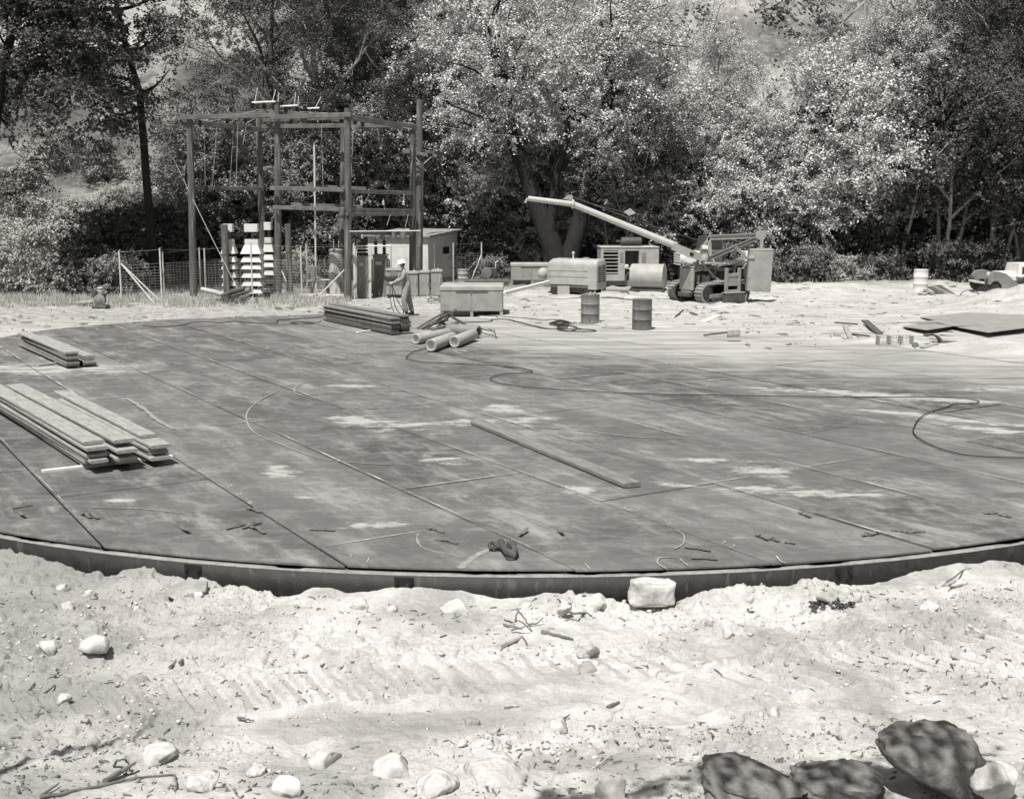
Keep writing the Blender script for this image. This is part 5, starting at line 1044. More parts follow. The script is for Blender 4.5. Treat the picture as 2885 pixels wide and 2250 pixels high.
x = D(901, 791, 48.3).x; t = thing('bench', 'low plank bench on splayed legs inside the fence', 'bench', (x, 48.3, hz(x, 48.3))); hb = .62; mb = MB(); mb.box((0, 0, hb), (.95, .28, .04), bev=.008); mb.build('seat', 'wood_new', t)
for s in (-1, 1): mb = MB(); mb.box((s*.3, 0, hb/2), (.09, .24, hb), (0, s*-.15, 0)); mb.build('leg', 'beam', t)
# ------------------------------------------------------------------ stacked white hoods
def hoods(px, y, n, label, kw=1.0):
    x = D(px, 835, y).x; s = SC(y, 1); t = thing('hood_stack', label, 'hood stack', (x, y, hz(x, y)), 0, 'stacks of white sheet hoods in the substation'); z0 = hz(x, y)
    def Z(py): return D(px, py-(5 if kw < 1 else 0), y).z-z0
    mb = MB(); mb.box((.0, .12, Z(634)/2), (.10, .10, Z(634)), bev=.01); mb.build('mast', 'beam', t)
    mb = MB(); mb.box((0, -.02, (Z(631)+Z(653))/2), (.36*kw, .36, Z(631)-Z(653)), bev=.006); mb.build('top_box', 'white', t)
    mb = MB(); mb.box((0, 0, (Z(674)+Z(689))/2), (.36*kw, .36, Z(674)-Z(689)), bev=.004); mb.build('neck', 'white', t)
    for i, (a, b) in enumerate(((689, 714), (722, 737), (744, 757), (767, 781), (790, 804), (812, 824))[:n]):
        w1, w2 = (.36*kw, .56*kw) if i == 0 else (.42*kw, .56*kw); v = []; za, zb = Z(a), Z(b)
        for (w_, z) in ((w2, zb), (w1, za), (w1-.03, za-.015), (w2-.03, zb)): v += [(-w_/2, -w_/2, z), (w_/2, -w_/2, z), (w_/2, w_/2, z), (-w_/2, w_/2, z)]
        fs = []
        for L in range(3):
            for k in range(4): fs.append((L*4+k, L*4+(k+1) % 4, L*4+4+(k+1) % 4, L*4+4+k))
        if i: fs.append((4, 5, 6, 7))
        mb = MB(); mb.add(v, fs); mb.build('hood', 'white', t)
    mb = MB(); mb.box((0, 0, Z(690)/2), (.24, .24, Z(690)), bev=.01); mb.build('core', 'paint_dark', t)
    return t
hoods(651, 46.3, 6, 'first stack of white hoods, left of its square dark post'); hoods(716, 46.3, 6, 'middle stack of white hoods, the widest shown, in front of the second pole', 1.4); hoods(762, 47.6, 6, 'third stack of white hoods, partly hidden by the third pole', .75)
# logs, timber bundle, bucket, pump engine by the fence
for (a, b, r, m, lab) in (((568, 815), (640, 834), .09, 'stick_pale', 'pale peeled log lying in front of the fence'), ((640, 838), (706, 816), .11, 'wood2', 'thick squared grey log on the heap before the hoods'), ((625, 834), (690, 812), .09, 'wood_dark', 'darker log on the heap before the hoods')):
    p, q = G(*a), G(*b); p = Vector((p.x, min(p.y, 46), .0)); q = Vector((q.x, min(q.y+.0, 46.2), 0)); yy = 44.6 if m != 'stick_pale' else 45; p = D(*a, yy); q = D(*b, yy-.3); mb = MB(); mb.tube([(p-p), (q-p)*.5+Vector((0, 0, .02)), q-p], [r, r*1.05, r*.9], 10); o = mb.build('log', m, None, True); o.location = p; tag(o, lab, 'log')
t = thing('scrap_cradle', 'low dark scrap metal cradle under the logs by the fence', 'scrap', (D(665, 850, 44.2).x, 44.2, 0)); rs_ = random.Random(12)
for i in range(9):
    mb = MB(); p = Vector((rs_.uniform(-.75, .75), rs_.uniform(-.2, .2), rs_.uniform(.06, .25))); mb.box(p, (rs_.uniform(.3, .8), .07, .06), (rs_.uniform(-.4, .4), rs_.uniform(-.5, .5), rs_.random()*3), bev=.01); mb.build('scrap_bar', 'paint_dark', t)
for i in range(2): mb = MB(); mb.lathe([(.04, 0), (.13, 0), (.13, .09), (.04, .09), (.04, 0)], (-.4+.7*i, -.2, .13), (.2, -1, 0), 16); mb.build('roller', 'rust', t, True)
g = G(752, 847); t = thing('bucket', 'dented dark bucket standing before the third pole', 'bucket', (g.x, g.y, hz(g.x, g.y))); mb = MB(); mb.lathe([(.001, 0), (.11, 0), (.14, .30), (.15, .31), (.135, .30), (.105, .03), (.001, .03)], n=20); mb.build('pail', 'rust', t, True); mb = MB(); mb.ring((0, 0, .30), (0, 1, .3), .14, .006, 16, 5, (0, PI)); mb.build('handle', 'galv', t)
g = G(279, 868); t = thing('pump_engine', 'small single-cylinder pump engine standing on a skid at the left', 'pump engine', (g.x, g.y+.2, hz(g.x, g.y)), -.1)
mb = MB(); mb.box((0, 0, .07), (.52, .42, .10), bev=.02); mb.build('skid', 'rust', t); mb = MB(); mb.lathe([(.001, 0), (.19, 0), (.21, .03), (.21, .09), (.12, .12), (.07, .16), (.001, .16)], (.04, -.10, .30), (0, -1, .05), 24); mb.build('pump_casing', 'paint_mid', t, True)
mb = MB(); mb.box((0, .06, .33), (.30, .26, .34), bev=.05); mb.build('crankcase', 'paint_dark', t, True); mb = MB(); mb.lathe([(.10, 0), (.11, .03), (.08, .05), (.11, .07), (.08, .09), (.11, .11), (.08, .13), (.10, .16), (.05, .2), (.001, .21)], (.02, 0, .45), n=16); mb.build('cylinder_head', 'paint_pale', t, True)
mb = MB(); mb.lathe([(.001, -.14), (.08, -.12), (.10, 0), (.08, .12), (.001, .14)], (-.20, 0, .50), (.3, 0, 1), 16); mb.build('fuel_tank', 'paint_dark', t, True); mb = MB(); mb.tube([(.12, 0, .5), (.24, -.02, .52), (.27, -.02, .56)], [.05, .05, .03], 8); mb.build('carburettor', 'paint_dark', t, True)
mb = MB(); mb.lathe([(.001, .03), (.09, .02), (.10, 0), (.07, -.04), (.001, -.04)], (.01, 0, .72), n=16); mb.build('air_cleaner', 'galv', t, True)
p = D(212, 856, 43.3); q = D(262, 851, 43.6); mb = MB(); mb.tube([(0, 0, 0), (q-p)], [.09, .08], 10); o = mb.build('log', 'wood', None, True); o.location = p; tag(o, 'short cut log lying beside the small pump engine', 'log')
# ------------------------------------------------------------------ rounded compressor
g = G(1620, 836); t = thing('compressor', 'portable compressor with rounded hood, slatted grille and a ball tank', 'compressor', (g.x+.05, g.y+.75, hz(g.x, g.y)), R_(-27)); L, Wc, H0, H1 = 2.15, 1.05, .42, 1.42
def hoodprof(w_, z0, z1, r=.26):
    pr = [(-w_/2, z0), (-w_/2, z1-r)]
    for i in range(1, 8): a_ = PI-i*PI/16; pr.append((-w_/2+r+r*math.cos(a_), z1-r+r*math.sin(a_)))
    pr += [(-p[0], p[1]) for p in reversed(pr)]
    return pr
mb = MB(); pr = hoodprof(Wc, H0, H1); rows = []; V = []; xs_ = [(-L/2, .72, .05), (-L/2+.08, .9, .02), (-L/2+.25, 1, 0), (L/2-.45, 1, 0), (L/2-.30, .97, .0)]
for (x_, k_, dz) in xs_: V += [(x_, p[0]*k_, H0+(p[1]-H0)*(k_ if p[1] > H0+.3 else 1)) for p in pr]
n = len(pr); fs = [tuple(range(n)), tuple(range((len(xs_)-1)*n, len(xs_)*n))]
for i in range(len(xs_)-1):
    for k in range(n): fs.append((i*n+k, i*n+(k+1) % n, (i+1)*n+(k+1) % n, (i+1)*n+k))
mb.add(V, fs); mb.build('hood', 'paint_pale', t, True)
mb = MB(); V = []; xs_ = [(L/2-.30, 1.0, 0), (L/2-.1, 1.0, 0), (L/2+.02, .96, 0), (L/2+.05, .90, 0)]
for (x_, k_, dz) in xs_: V += [(x_, p[0]*k_, .25+(p[1]-H0)*(H1-.25)/(H1-H0)*(k_*.5+.5)) for p in pr]
fs = [tuple(range(n)), tuple(range(3*n, 4*n))]
for i in range(3):
    for k in range(n): fs.append((i*n+k, i*n+(k+1) % n, (i+1)*n+(k+1) % n, (i+1)*n+k))
mb.add(V, fs); nose = mb.build('nose', 'paint_pale', t, True)
for s in (-1, 1):
    for k in range(8): mb = MB(); mb.box((L/2+.06, s*.19, .55+.085*k), (.03, .26, .028)); mb.build('louvre', 'black', nose)
for k, z in enumerate((.72, .95)): mb = MB(); mb.box((-.1, -Wc/2-.002, z), (L*.78, .008, .012)); mb.build('seam', 'paint_dark', t)
mb = MB(); mb.box((-.05, 0, .36), (L*.96, Wc*.92, .12), bev=.02); mb.build('chassis', 'paint_mid', t)
mb = MB(); mb.box((-.05, 0, .22), (L*.8, Wc*.7, .2)); mb.build('underframe', 'paint_dark', t)
mb = MB(); mb.lathe([(.001, -.24), (.12, -.21), (.21, -.12), (.24, 0), (.21, .12), (.12, .21), (.001, .24)], (-L/2-.28, -.15, .80), n=24); mb.build('ball_tank', 'paint_pale', t, True)
mb = MB(); mb.tube([(-.1, 0, H1-.02), (-.1, 0, H1+.16)], .035, 8); mb.lathe([(.035, 0), (.06, .03), (.06, .10), (.02, .13)], (-.1, 0, H1+.14), n=12); mb.build('exhaust', 'galv', t, True)
mb = MB(); mb.lathe([(.14, 0), (.14, .05), (.001, .06)], (.45, 0, H1-.01), n=18); mb.build('filler_cap', 'paint_pale', t, True); mb = MB(); mb.box((-.45, -.1, H1+.01), (.5, .22, .02)); mb.build('hinge_plate', 'paint', t)
for xx in (-.7, .75):
    for s in (-1, 1): mb = MB(); mb.lathe([(.001, -.06), (.16, -.06), (.19, -.03), (.19, .03), (.16, .06), (.001, .06)], (xx, s*.42, .16), (0, 1, 0), 20); mb.build('wheel', 'rubber', t, True)
g = G(1587, 836); mb = MB(); mb.box((0, 0, .17), (.48, .30, .34), taper=.92, bev=0); o = mb.build('concrete_block', 'conc'); o.location = (g.x, g.y-.1, hz(g.x, g.y)); tag(o, 'pale concrete block set before the rounded compressor', 'block')
bar3('drawbar', D(1418, 826, 43.8), D(1546, 794, 46.6), .16, .12, 'wood_new', 'long pale channel slanting from the big box up to the compressor', 'beam')
# ------------------------------------------------------------------ generator cabin
g = G(1772, 811); t = thing('generator_cabin', 'boxy generator cabin with slatted end, dark open door and roof drum', 'generator', (g.x, g.y+.8, hz(g.x, g.y)), R_(2)); s = SC(g.y, .8); Wg, Dg = 164/s, 1.5
Z0, Z1 = .22, 1.62
def X_(px): return (px-1771)/s
mb = MB(); mb.box((0, Dg*.25, (Z0+Z1)/2), (Wg, Dg*.5, Z1-Z0)); xs_ = ((1689, 1696), (1738, 1757), (1797, 1853))
for a, b in xs_: mb.box(((X_(a)+X_(b))/2, -Dg*.25, (Z0+Z1)/2), (X_(b)-X_(a), Dg*.499, Z1-Z0))
mb.box(((X_(1696)+X_(1738))/2, -Dg*.25, .36), (X_(1738)-X_(1696)-.004, Dg*.495, .28)); mb.box((X_(1777), -Dg*.25, 1.56), (X_(1797)-X_(1757)-.004, Dg*.495, .11)); mb.box((X_(1717), -Dg*.25, 1.57), (X_(1738)-X_(1696)-.004, Dg*.495, .09)); mb.build('cabin', 'paint_pale', t)
mb = MB(); mb.box((0, 0, Z1+.03), (Wg+.05, Dg+.06, .06), bev=.03); mb.build('roof', 'paint_pale', t)
mb = MB(); mb.box((X_(1717), -Dg*.2, .98), (X_(1738)-X_(1696)-.01, .03, .95)); mb.build('radiator', 'black', t)
for k in range(7): mb = MB(); mb.box((X_(1717), -Dg*.5-.004, .56+.15*k), (X_(1738)-X_(1696), .05, .028), (.3, 0, 0)); mb.build('slat', 'paint_pale', t)
mb = MB(); mb.box((X_(1777), -.05, .85), (.6, .4, 1.2)); mb.build('engine', 'paint_dark', t)
for a, b in ((1743, 1752), (1805, 1816)): mb = MB(); mb.box(((X_(a)+X_(b))/2, -Dg*.5-.006, 1.22), (X_(b)-X_(a), .016, .42)); mb.build('vent', 'paint_mid', t)
mb = MB(); mb.lathe([(.001, -.45), (.16, -.45), (.19, -.42), (.19, .42), (.16, .45), (.001, .45)], (X_(1781), .1, Z1+.25), (1, 0, 0), 24); mb.tube([(X_(1750), .1, Z1+.25), (X_(1738), .1, Z1+.27)], .05); mb.build('silencer', 'paint_dark', t, True)
mb = MB(); mb.box((0, 0, .11), (Wg*.96, Dg*.8, .2)); mb.build('skid', 'paint_mid', t)
g = G(1725, 832); mb = MB(); mb.lathe([(.09, 0), (.11, 0), (.115, .02), (.115, .98), (.15, 1.0), (.15, 1.06), (.11, 1.06), (.11, .1)], (-.5, 0, .15), (1, 0, 0), 20); o = mb.build('flanged_pipe', 'paint', None, True); o.location = (g.x+.1, g.y, hz(g.x, g.y)); tag(o, 'short flanged pipe lying before the generator cabin', 'pipe')
# ------------------------------------------------------------------ pale cylindrical tank on a skid
g = G(1828, 826); t = thing('cylinder_tank', 'pale fat cylindrical tank lying on a skid left of the tracked crane', 'tank', (g.x, g.y+.55, hz(g.x, g.y)), R_(-18)); r = .50
mb = MB(); mb.lathe([(.001, -.70), (r*.6, -.70), (r*.97, -.66), (r, -.62), (r, .66), (r*1.02, .66), (r*1.02, .70), (r*.95, .70), (r*.9, .67), (.001, .72)], (0, 0, r+.10), (1, 0, 0), 40); mb.build('shell', 'paint_pale', t, True)
mb = MB()
mb.box((0, -.25, .05), (1.5, .10, .10)); mb.build('skid', 'paint_dark', t); mb = MB(); mb.box((0, .25, .05), (1.5, .10, .10)); mb.build('skid', 'paint_dark', t)
mb = MB(); mb.lathe([(.001, -.1), (.09, -.07), (.1, 0), (.09, .07), (.001, .1)], (-.85, -.15, .98), n=16); mb.tube([(-.68, -.12, .85), (-.82, -.14, .95)], .04); mb.build('valve_dome', 'galv', t, True)
mb = MB(); mb.tube([(-.71, -.2, .75), (-.85, -.2, .6), (-.85, -.2, .2)], .05, 8); mb.build('outlet', 'paint_dark', t, True)
# ------------------------------------------------------------------ truck behind
g = G(2000, 808); t = thing('truck', 'old light-fronted truck mostly hidden behind the tracked crane', 'truck', (g.x, 51, hz(g.x, 51)), PI+.12); s = SC(51, .8)
def Xt(px): return (2000-px)/s
mb = MB(); mb.box((Xt(1925), 0, .98), (1.15, 1.3, .62), bev=.16); mb.build('hood', 'white', t, True)
for k in range(5): mb = MB(); mb.box((Xt(1888)+.02, 0, .74+.11*k), (.05, 1.0, .05)); mb.build('grille_bar', 'white', t)
mb = MB(); mb.box((Xt(1889)-.03, 0, .95), (.04, .98, .5)); mb.build('grille_void', 'black', t)
mb = MB(); mb.box((Xt(1975), 0, 1.02), (.95, 1.6, .7), bev=.1); mb.box((Xt(1980), 0, 1.62), (.8, 1.45, .55), taper=.86, bev=0); cabn = mb.build('cab', 'paint_dark', t, True)
mb = MB(); mb.box((Xt(1980), .72, 1.62), (.55, .06, .36)); mb.build('window', 'glass', cabn)
mb = MB(); mb.box((Xt(2060), 0, .78), (1.6, 1.7, .16), bev=.03); mb.build('bed', 'paint_dark', t)
mb = MB(); mb.box((Xt(2086), .55, 1.08), (.62, .7, .42), bev=.02); mb.build('tool_box', 'white', t)
for s_ in (-1, 1): mb = MB(); mb.tube([(Xt(2060), s_*.8, .55), (Xt(2068), s_*.8, .78), (Xt(2087), s_*.8, .88), (Xt(2106), s_*.8, .78), (Xt(2112), s_*.8, .55)], [.05, .08, .09, .08, .05], 8); mb.build('fender', 'paint_mid', t, True)
for xx in (1925, 2087):
    for s_ in (-1, 1):
        mb = MB(); mb.lathe([(.17, -.11), (.33, -.11), (.38, -.07), (.38, .07), (.33, .11), (.17, .11)], (Xt(xx), s_*.75, .38), (0, 1, 0), 26); wh = mb.build('wheel', 'rubber', t, True); mb = MB(); mb.lathe([(.001, -.05), (.17, -.06), (.18, 0), (.17, .06), (.001, .05)], (Xt(xx), s_*.75, .38), (0, 1, 0), 20); mb.build('rim', 'paint', wh, True)
mb = MB()
for q in (-.75, .75): mb.tube([(Xt(2040), q, .85), (Xt(2040), q, 1.75)], .03)
mb.tube([(Xt(2040), -.75, 1.75), (Xt(2040), .75, 1.75)], .03); mb.tube([(Xt(2075), .75, 1.6), (Xt(2020), .75, 1.78)], .03); mb.build('headache_rack', 'paint_dark', t, True)
# ------------------------------------------------------------------ tracked crane (side boom tractor)
yc = 44.4; c0 = D(2000, 838, yc); cr = thing('tracked_crane', 'crawler tractor crane with a long bright tubular boom reaching left', 'crane', (c0.x, yc+.35, hz(c0.x, yc)), R_(210)); bpy.context.view_layer.update()
Mi = cr.matrix_basis.inverted()
def Lc(px, py, y): return Mi @ D(px, py, y)
def track(yo):
    Lx, Hh_, wd = 1.12, .36, .38; loop = []
    for i in range(11): a = -PI/2+PI*i/10; loop.append((Lx-.36+.36*math.cos(a), .36+.36*math.sin(a)))
    for i in range(9): loop.append((.62-.155*i, .72+(.02 if i % 3 else 0)))
    for i in range(11): a = PI/2+PI*i/10; loop.append((-Lx+.36+.36*math.cos(a), .36+.36*math.sin(a)))
    for i in range(9): loop.append((-.62+.155*i, 0))
    pr = MB(); m = len(loop); inner = []
    V = []
    for (x, z) in loop: V += [(x, yo-wd/2, z), (x, yo+wd/2, z), (x*.955, yo+wd/2, .36+(z-.36)*.86), (x*.955, yo-wd/2, .36+(z-.36)*.86)]
    fs = []
    for i in range(m):
        j = (i+1) % m
        for k in range(4): fs.append((i*4+k, i*4+(k+1) % 4, j*4+(k+1) % 4, j*4+k))
    pr.add(V, fs); tr = pr.build('track', 'paint_mid', cr, False)
    cum = 0; sh = MB()
    for i in range(m):
        a, b = Vector(loop[i]), Vector(loop[(i+1) % m]); d = b-a; L = d.length
        k = max(1, round(L/.155))
        for q in range(k): p = a.lerp(b, (q+.5)/k); an = math.atan2(d.y, d.x); sh.box((p.x, yo, p.y), (.12, wd*1.08, .035), (0, -an, 0)); sh.box((p.x+math.sin(an)*.03, yo, p.y-math.cos(an)*.03), (.02, wd*1.08, .05), (0, -an, 0))
    sh.build('track_shoes', 'paint', tr)
    for s in (-1, 1):
        w_ = MB(); w_.lathe([(.001, -.09), (.12, -.09), (.13, -.05), (.27, -.05), (.29, -.03), (.29, .03), (.27, .05), (.001, .06)], (s*(Lx-.36), yo, .36), (0, 1, 0), 22); w_.build('sprocket' if s < 0 else 'idler', 'rust', tr, True)
    fr = MB(); fr.box((0, yo, .26), (1.35, wd*.6, .18), bev=.03); fr.build('track_frame', 'paint_mid', tr)
    for k in range(5): rl = MB(); rl.lathe([(.001, -.14), (.09, -.14), (.09, .14), (.001, .14)], (-.5+.25*k, yo, .13), (0, 1, 0), 14); rl.build('roller', 'paint_dark', tr, True)
track(.80); track(-.80)
def P_(name, m, *bx, par=cr, smooth=False):
    mb = MB()
    for b_ in bx: mb.box(b_[0], b_[1], b_[2] if len(b_) > 2 else None, bev=b_[3] if len(b_) > 3 else .012)
    return mb.build(name, m, par, smooth)
P_('belly', 'black', ((0, 0, .42), (1.9, 1.05, .36)))
P_('radiator_guard', 'paint', ((1.02, 0, .86), (.16, .78, .86), None, .05), ((.97, 0, .40), (.22, .62, .2), None, .03))
P_('front_drawplate', 'paint_dark', ((1.10, 0, .30), (.14, .66, .16)))
P_('engine', 'paint_dark', ((.45, 0, .85), (.9, .42, .55), None, .05), ((.50, -.26, .80), (.5, .12, .3), None, .03))
mb = MB()
for k in range(3): mb.cyl((.2+.25*k, .24, .7), (.2+.25*k, .24, 1.0), .07, .07, 12)
mb.cyl((.35, .32, .62), (.35, .32, .95), .10, .10, 14); mb.build('filters', 'paint_pale', cr, True)
P_('hood_arch', 'paint', ((.55, .34, 1.22), (1.0, .05, .10), (0, .12, 0)), ((.55, -.34, 1.22), (1.0, .05, .10), (0, .12, 0)), ((.5, 0, 1.27), (.95, .66, .04), (0, .12, 0), .02))
P_('fender', 'paint', ((-.35, .80, .80), (1.3, .44, .05), (0, .02, 0)), ((-.35, -.80, .80), (1.3, .44, .05)))
P_('side_frame', 'paint', ((.05, 1.06, .70), (.12, .10, 1.15), (0, .0, 0)), ((-.55, 1.06, .70), (.12, .10, 1.15)), ((-.25, 1.06, 1.02), (.60, .08, .12)), ((-.25, 1.06, .42), (.60, .08, .12)), ((-.25, 1.05, .84), (.60, .06, .44)), ((.16, .78, 1.36), (.10, .60, .10), (.35, 0, 0)), ((-.62, .78, 1.36), (.10, .60, .10), (.35, 0, 0)))
P_('counterweight', 'paint_dark', ((-.25, 1.14, .20), (.92, .26, .34), None, .03), par=cr); P_('weight_cap', 'paint', ((-.25, 1.14, .385), (.96, .28, .03)))
P_('winch', 'paint_mid', ((-.25, .35, 1.22), (.8, .7, .12)), ((-.25, .2, 1.08), (.7, .5, .25), None, .06))
mb = MB(); mb.lathe([(.22, -.3), (.22, -.27), (.12, -.26), (.12, .26), (.22, .27), (.22, .3)], (-.3, .45, 1.15), (1, 0, 0), 20); mb.build('winch_drum', 'paint_dark', cr, True)
P_('seat', 'paint_dark', ((-.85, 0, .98), (.4, .5, .12), None, .04), ((-1.05, 0, 1.2), (.10, .5, .4), None, .04))
P_('deck_plate', 'paint', ((-.1, 0, 1.38), (1.1, 1.5, .05)), ((-.95, 0, .8), (.5, .9, .45), None, .05))
mb = MB(); mb.tube([(-.1, -.3, 1.4), (-.05, -.3, 1.58), (-.35, -.3, 1.60), (-.5, -.3, 1.4)], .03, 8); mb.build('guard_rail', 'white', cr, True)
mb = MB(); mb.tube([(.75, .45, 1.5), (.2, .55, .95), (-.05, .62, .75)], .045, 6); mb.build('brace', 'paint', cr)
mb = MB(); mb.cyl((.80, .32, 1.2), (.80, .32, 1.62), .05, n=8); mb.lathe([(.001, -.1), (.09, -.08), (.11, 0), (.09, .08), (.001, .1)], (.78, .3, 1.32), (0, 0, 1), 14); mb.tube([(.8, .32, 1.6), (.95, .3, 1.72), (1.02, .3, 1.66)], .05); mb.build('exhaust', 'paint_mid', cr, True)
for s in (-1, 1): P_('headlamp_bracket', 'paint', ((.9, s*.28, 1.42), (.12, .10, .14), (0, .4, 0), .02))
# boom, mast, rear arm (plane across the picture at y = 43.9)
yb = 43.9
mb = MB(); a, k_, tip = Lc(1905, 693, yb), Lc(1614, 575, yb), Lc(1488, 559, yb); mb.tube([a, k_], [.13, .11], 20); mb.tube([k_, tip], [.105, .09], 18); mb.lathe([(.15, -.04), (.17, 0), (.15, .04)], k_, (k_-tip), 18); mb.build('boom', 'boom', cr, True)
pl = [Lc(1898, 683, yb), Lc(1950, 704, yb), Lc(1990, 722, yb), Lc(1986, 738, yb), Lc(1940, 725, yb), Lc(1890, 702, yb)]
def slab(pts, th, m, nm, par=cr):
    n_ = (pts[1]-pts[0]).cross(pts[-1]-pts[0]).normalized()*th/2; mb = MB(); n = len(pts); mb.add([p+n_ for p in pts]+[p-n_ for p in pts], [tuple(range(n)), tuple(range(n, 2*n))]+[(i, (i+1) % n, n+(i+1) % n, n+i) for i in range(n)]); return mb.build(nm, m, par)
slab(pl, .34, 'paint', 'boom_foot'); slab([Lc(1945, 710, yb-.18), Lc(1955, 714, yb-.18), Lc(1952, 722, yb-.18), Lc(1943, 719, yb-.18)], .02, 'black', 'slot')
slab([Lc(1586, 560, yb), Lc(1600, 549, yb), Lc(1612, 549, yb), Lc(1616, 566, yb)], .06, 'paint', 'sheave_plate')
mb = MB(); mb.tube([tip, Lc(1484, 563, yb), Lc(1480, 572, yb)], .05, 8); mb.build('boom_hook', 'paint_pale', cr, True)
slab([Lc(1994, 666, yb+.1), Lc(2003, 666, yb+.1), Lc(2006, 733, yb+.1), Lc(1992, 733, yb+.1)], .10, 'paint', 'mast_leg'); slab([Lc(1996, 668, yb+.1), Lc(2003, 668, yb+.1), Lc(1980, 700, yb+.1), Lc(1972, 700, yb+.1)], .10, 'paint', 'mast_leg')
slab([Lc(1972, 698, yb), Lc(1976, 698, yb), Lc(1976, 735, yb), Lc(1970, 735, yb)], .08, 'paint', 'mast_leg')
slab([Lc(1976, 691, yb-.1), Lc(1994, 691, yb-.1), Lc(1993, 701, yb-.1), Lc(1977, 701, yb-.1)], .3, 'white', 'lamp_box'); slab([Lc(1977, 702, yb-.05), Lc(1993, 702, yb-.05), Lc(1992, 720, yb-.05), Lc(1978, 720, yb-.05)], .26, 'paint', 'mast_block')
mb = MB(); mb.lathe([(.001, -.12), (.13, -.1), (.15, 0), (.13, .1), (.001, .12)], Lc(1985, 726, yb-.1), n=18); mb.build('pivot', 'paint_pale', cr, True)
def ibeam(p, q, h, m, nm):
    d = (q-p).normalized(); up = Vector((0, 0, 1)); up = (up-d*up.dot(d)).normalized(); s = d.cross(up); Rm = Matrix((d, s, up)).transposed(); L = (q-p).length; mb = MB(); c = (p+q)/2
    mb.box(c+up*h/2, (L, .12, .03), Rm); mb.box(c-up*h/2, (L, .12, .03), Rm); mb.box(c, (L, .02, h-.034), Rm); return mb.build(nm, m, cr)
ibeam(Lc(2003, 669, yb), Lc(2132, 664, yb), .15, 'paint', 'rear_arm'); ibeam(Lc(1997, 728, yb), Lc(2138, 668, yb), .12, 'paint_mid', 'rear_strut'); ibeam(Lc(2071, 694, yb), Lc(2106, 730, yb), .06, 'paint_pale', 'arm_brace')
slab([Lc(2128, 656, yb), Lc(2142, 648, yb), Lc(2156, 650, yb), Lc(2158, 664, yb), Lc(2150, 676, yb), Lc(2148, 700, yb), Lc(2140, 700, yb), Lc(2140, 676, yb), Lc(2128, 670, yb)], .16, 'paint', 'head')
mb = MB()
for (a, b) in (((1612, 552), (1976, 680)), ((1616, 556), (1972, 678)), ((1488, 556), (1600, 560))): mb.tube([Lc(a[0]+(b[0]-a[0])*i/6, a[1]+(b[1]-a[1])*i/6+5*math.sin(PI*i/6), yb-.02) for i in range(7)], .010, 5)
mb.build('boom_line', 'paint_dark', cr)
slab([Lc(1757, 597, yb), Lc(1775, 587, yb), Lc(1792, 601, yb), Lc(1772, 607, yb)], .08, 'paint_pale', 'pulley_block')
mb = MB(); mb.tube([Lc(1612, 556, yb), Lc(1680, 578, yb), Lc(1757, 597, yb)], .012, 5); mb.build('pulley_line', 'paint_dark', cr)
# steel box hanging from the rear arm
ph = D(2143, 701, 43.9); sbx = thing('steel_box', 'tall plain grey steel box hung from the rear arm of the crane', 'steel box', (D(2139, 762, 43.9).x, 43.9, 0), R_(-3)); s = SC(43.9, 1); zt, zb = D(2139, 704, 43.9).z, D(2139, 820, 43.9).z
mb = MB(); mb.box((0, 0, 0), (66/s, .50, zt-zb), (0, R_(2.5), 0), bev=.02); mb.v = [(p[0], p[1], p[2]+(zt+zb)/2) for p in mb.v]; mb.build('shell', 'paint', sbx)
mb = MB(); mb.box((.03, 0, zt+.02), (64/s, .52, .05)); mb.build('rim', 'paint_pale', sbx); mb = MB(); mb.box((-.33, -.27, (zt+zb)/2+.5), (.20, .05, .10)); mb.build('bracket', 'paint_pale', sbx)
mb = MB(); mb.tube([(-.15, 0, zt), (0, 0, zt+.10), (.2, 0, zt)], .02, 6); mb.cyl((.38, 0, zt), (.38, 0, zt+.16), .04, n=10); mb.build('lifting_lug', 'paint', sbx)
# ------------------------------------------------------------------ parked car at the right
gx = D(2790, 822, 48.6); t = thing('car', 'old rounded car with dark fenders and a white hood behind the dirt mound', 'car', (gx.x, 48.6, hz(gx.x, 48.6)), 0); s = SC(48.6, .7)
def Xr(px): return (px-2790)/s
def Zr(py): return D(2790, py, 47.8).z-hz(gx.x, 48.6)
mb = MB(); pr = [(2756, 800), (2757, 778), (2764, 768), (2785, 765), (2805, 770), (2825, 788), (2840, 800), (2840, 812), (2796, 812), (2792, 800), (2782, 791), (2770, 792), (2762, 802)]
mb.prism([(Xr(a), Zr(b)) for a, b in pr], .42, (0, -.95, 0)); mb.build('fender', 'paint_mid', t, True)
mb = MB(); mb.prism([(Xr(a), Zr(b)) for a, b in pr], .42, (0, .45, 0)); mb.build('fender', 'paint_mid', t, True)
mb = MB(); mb.box((Xr(2830), -.05, Zr(785)), (1.1, 1.05, .50), bev=.16); mb.build('hood', 'white', t, True)
mb = MB(); mb.box((Xr(2905), 0, Zr(790)), (1.5, 1.55, .60), bev=.12); mb.build('body', 'white', t, True)
mb = MB(); mb.box((Xr(2890), 0, Zr(762)), (1.35, 1.4, .52), taper=.86, bev=0); mb.v = [(p[0], p[1], p[2]) for p in mb.v]; cb = mb.build('cab', 'white', t, True)
for a in (2870, 2905): mb = MB(); mb.box((Xr(a), -.69, Zr(763)), (.40, .03, .30)); mb.build('window', 'glass', cb)
mb = MB(); mb.box((Xr(2864), 0, Zr(763)), (.03, 1.15, .30)); mb.build('windscreen', 'glass', cb)
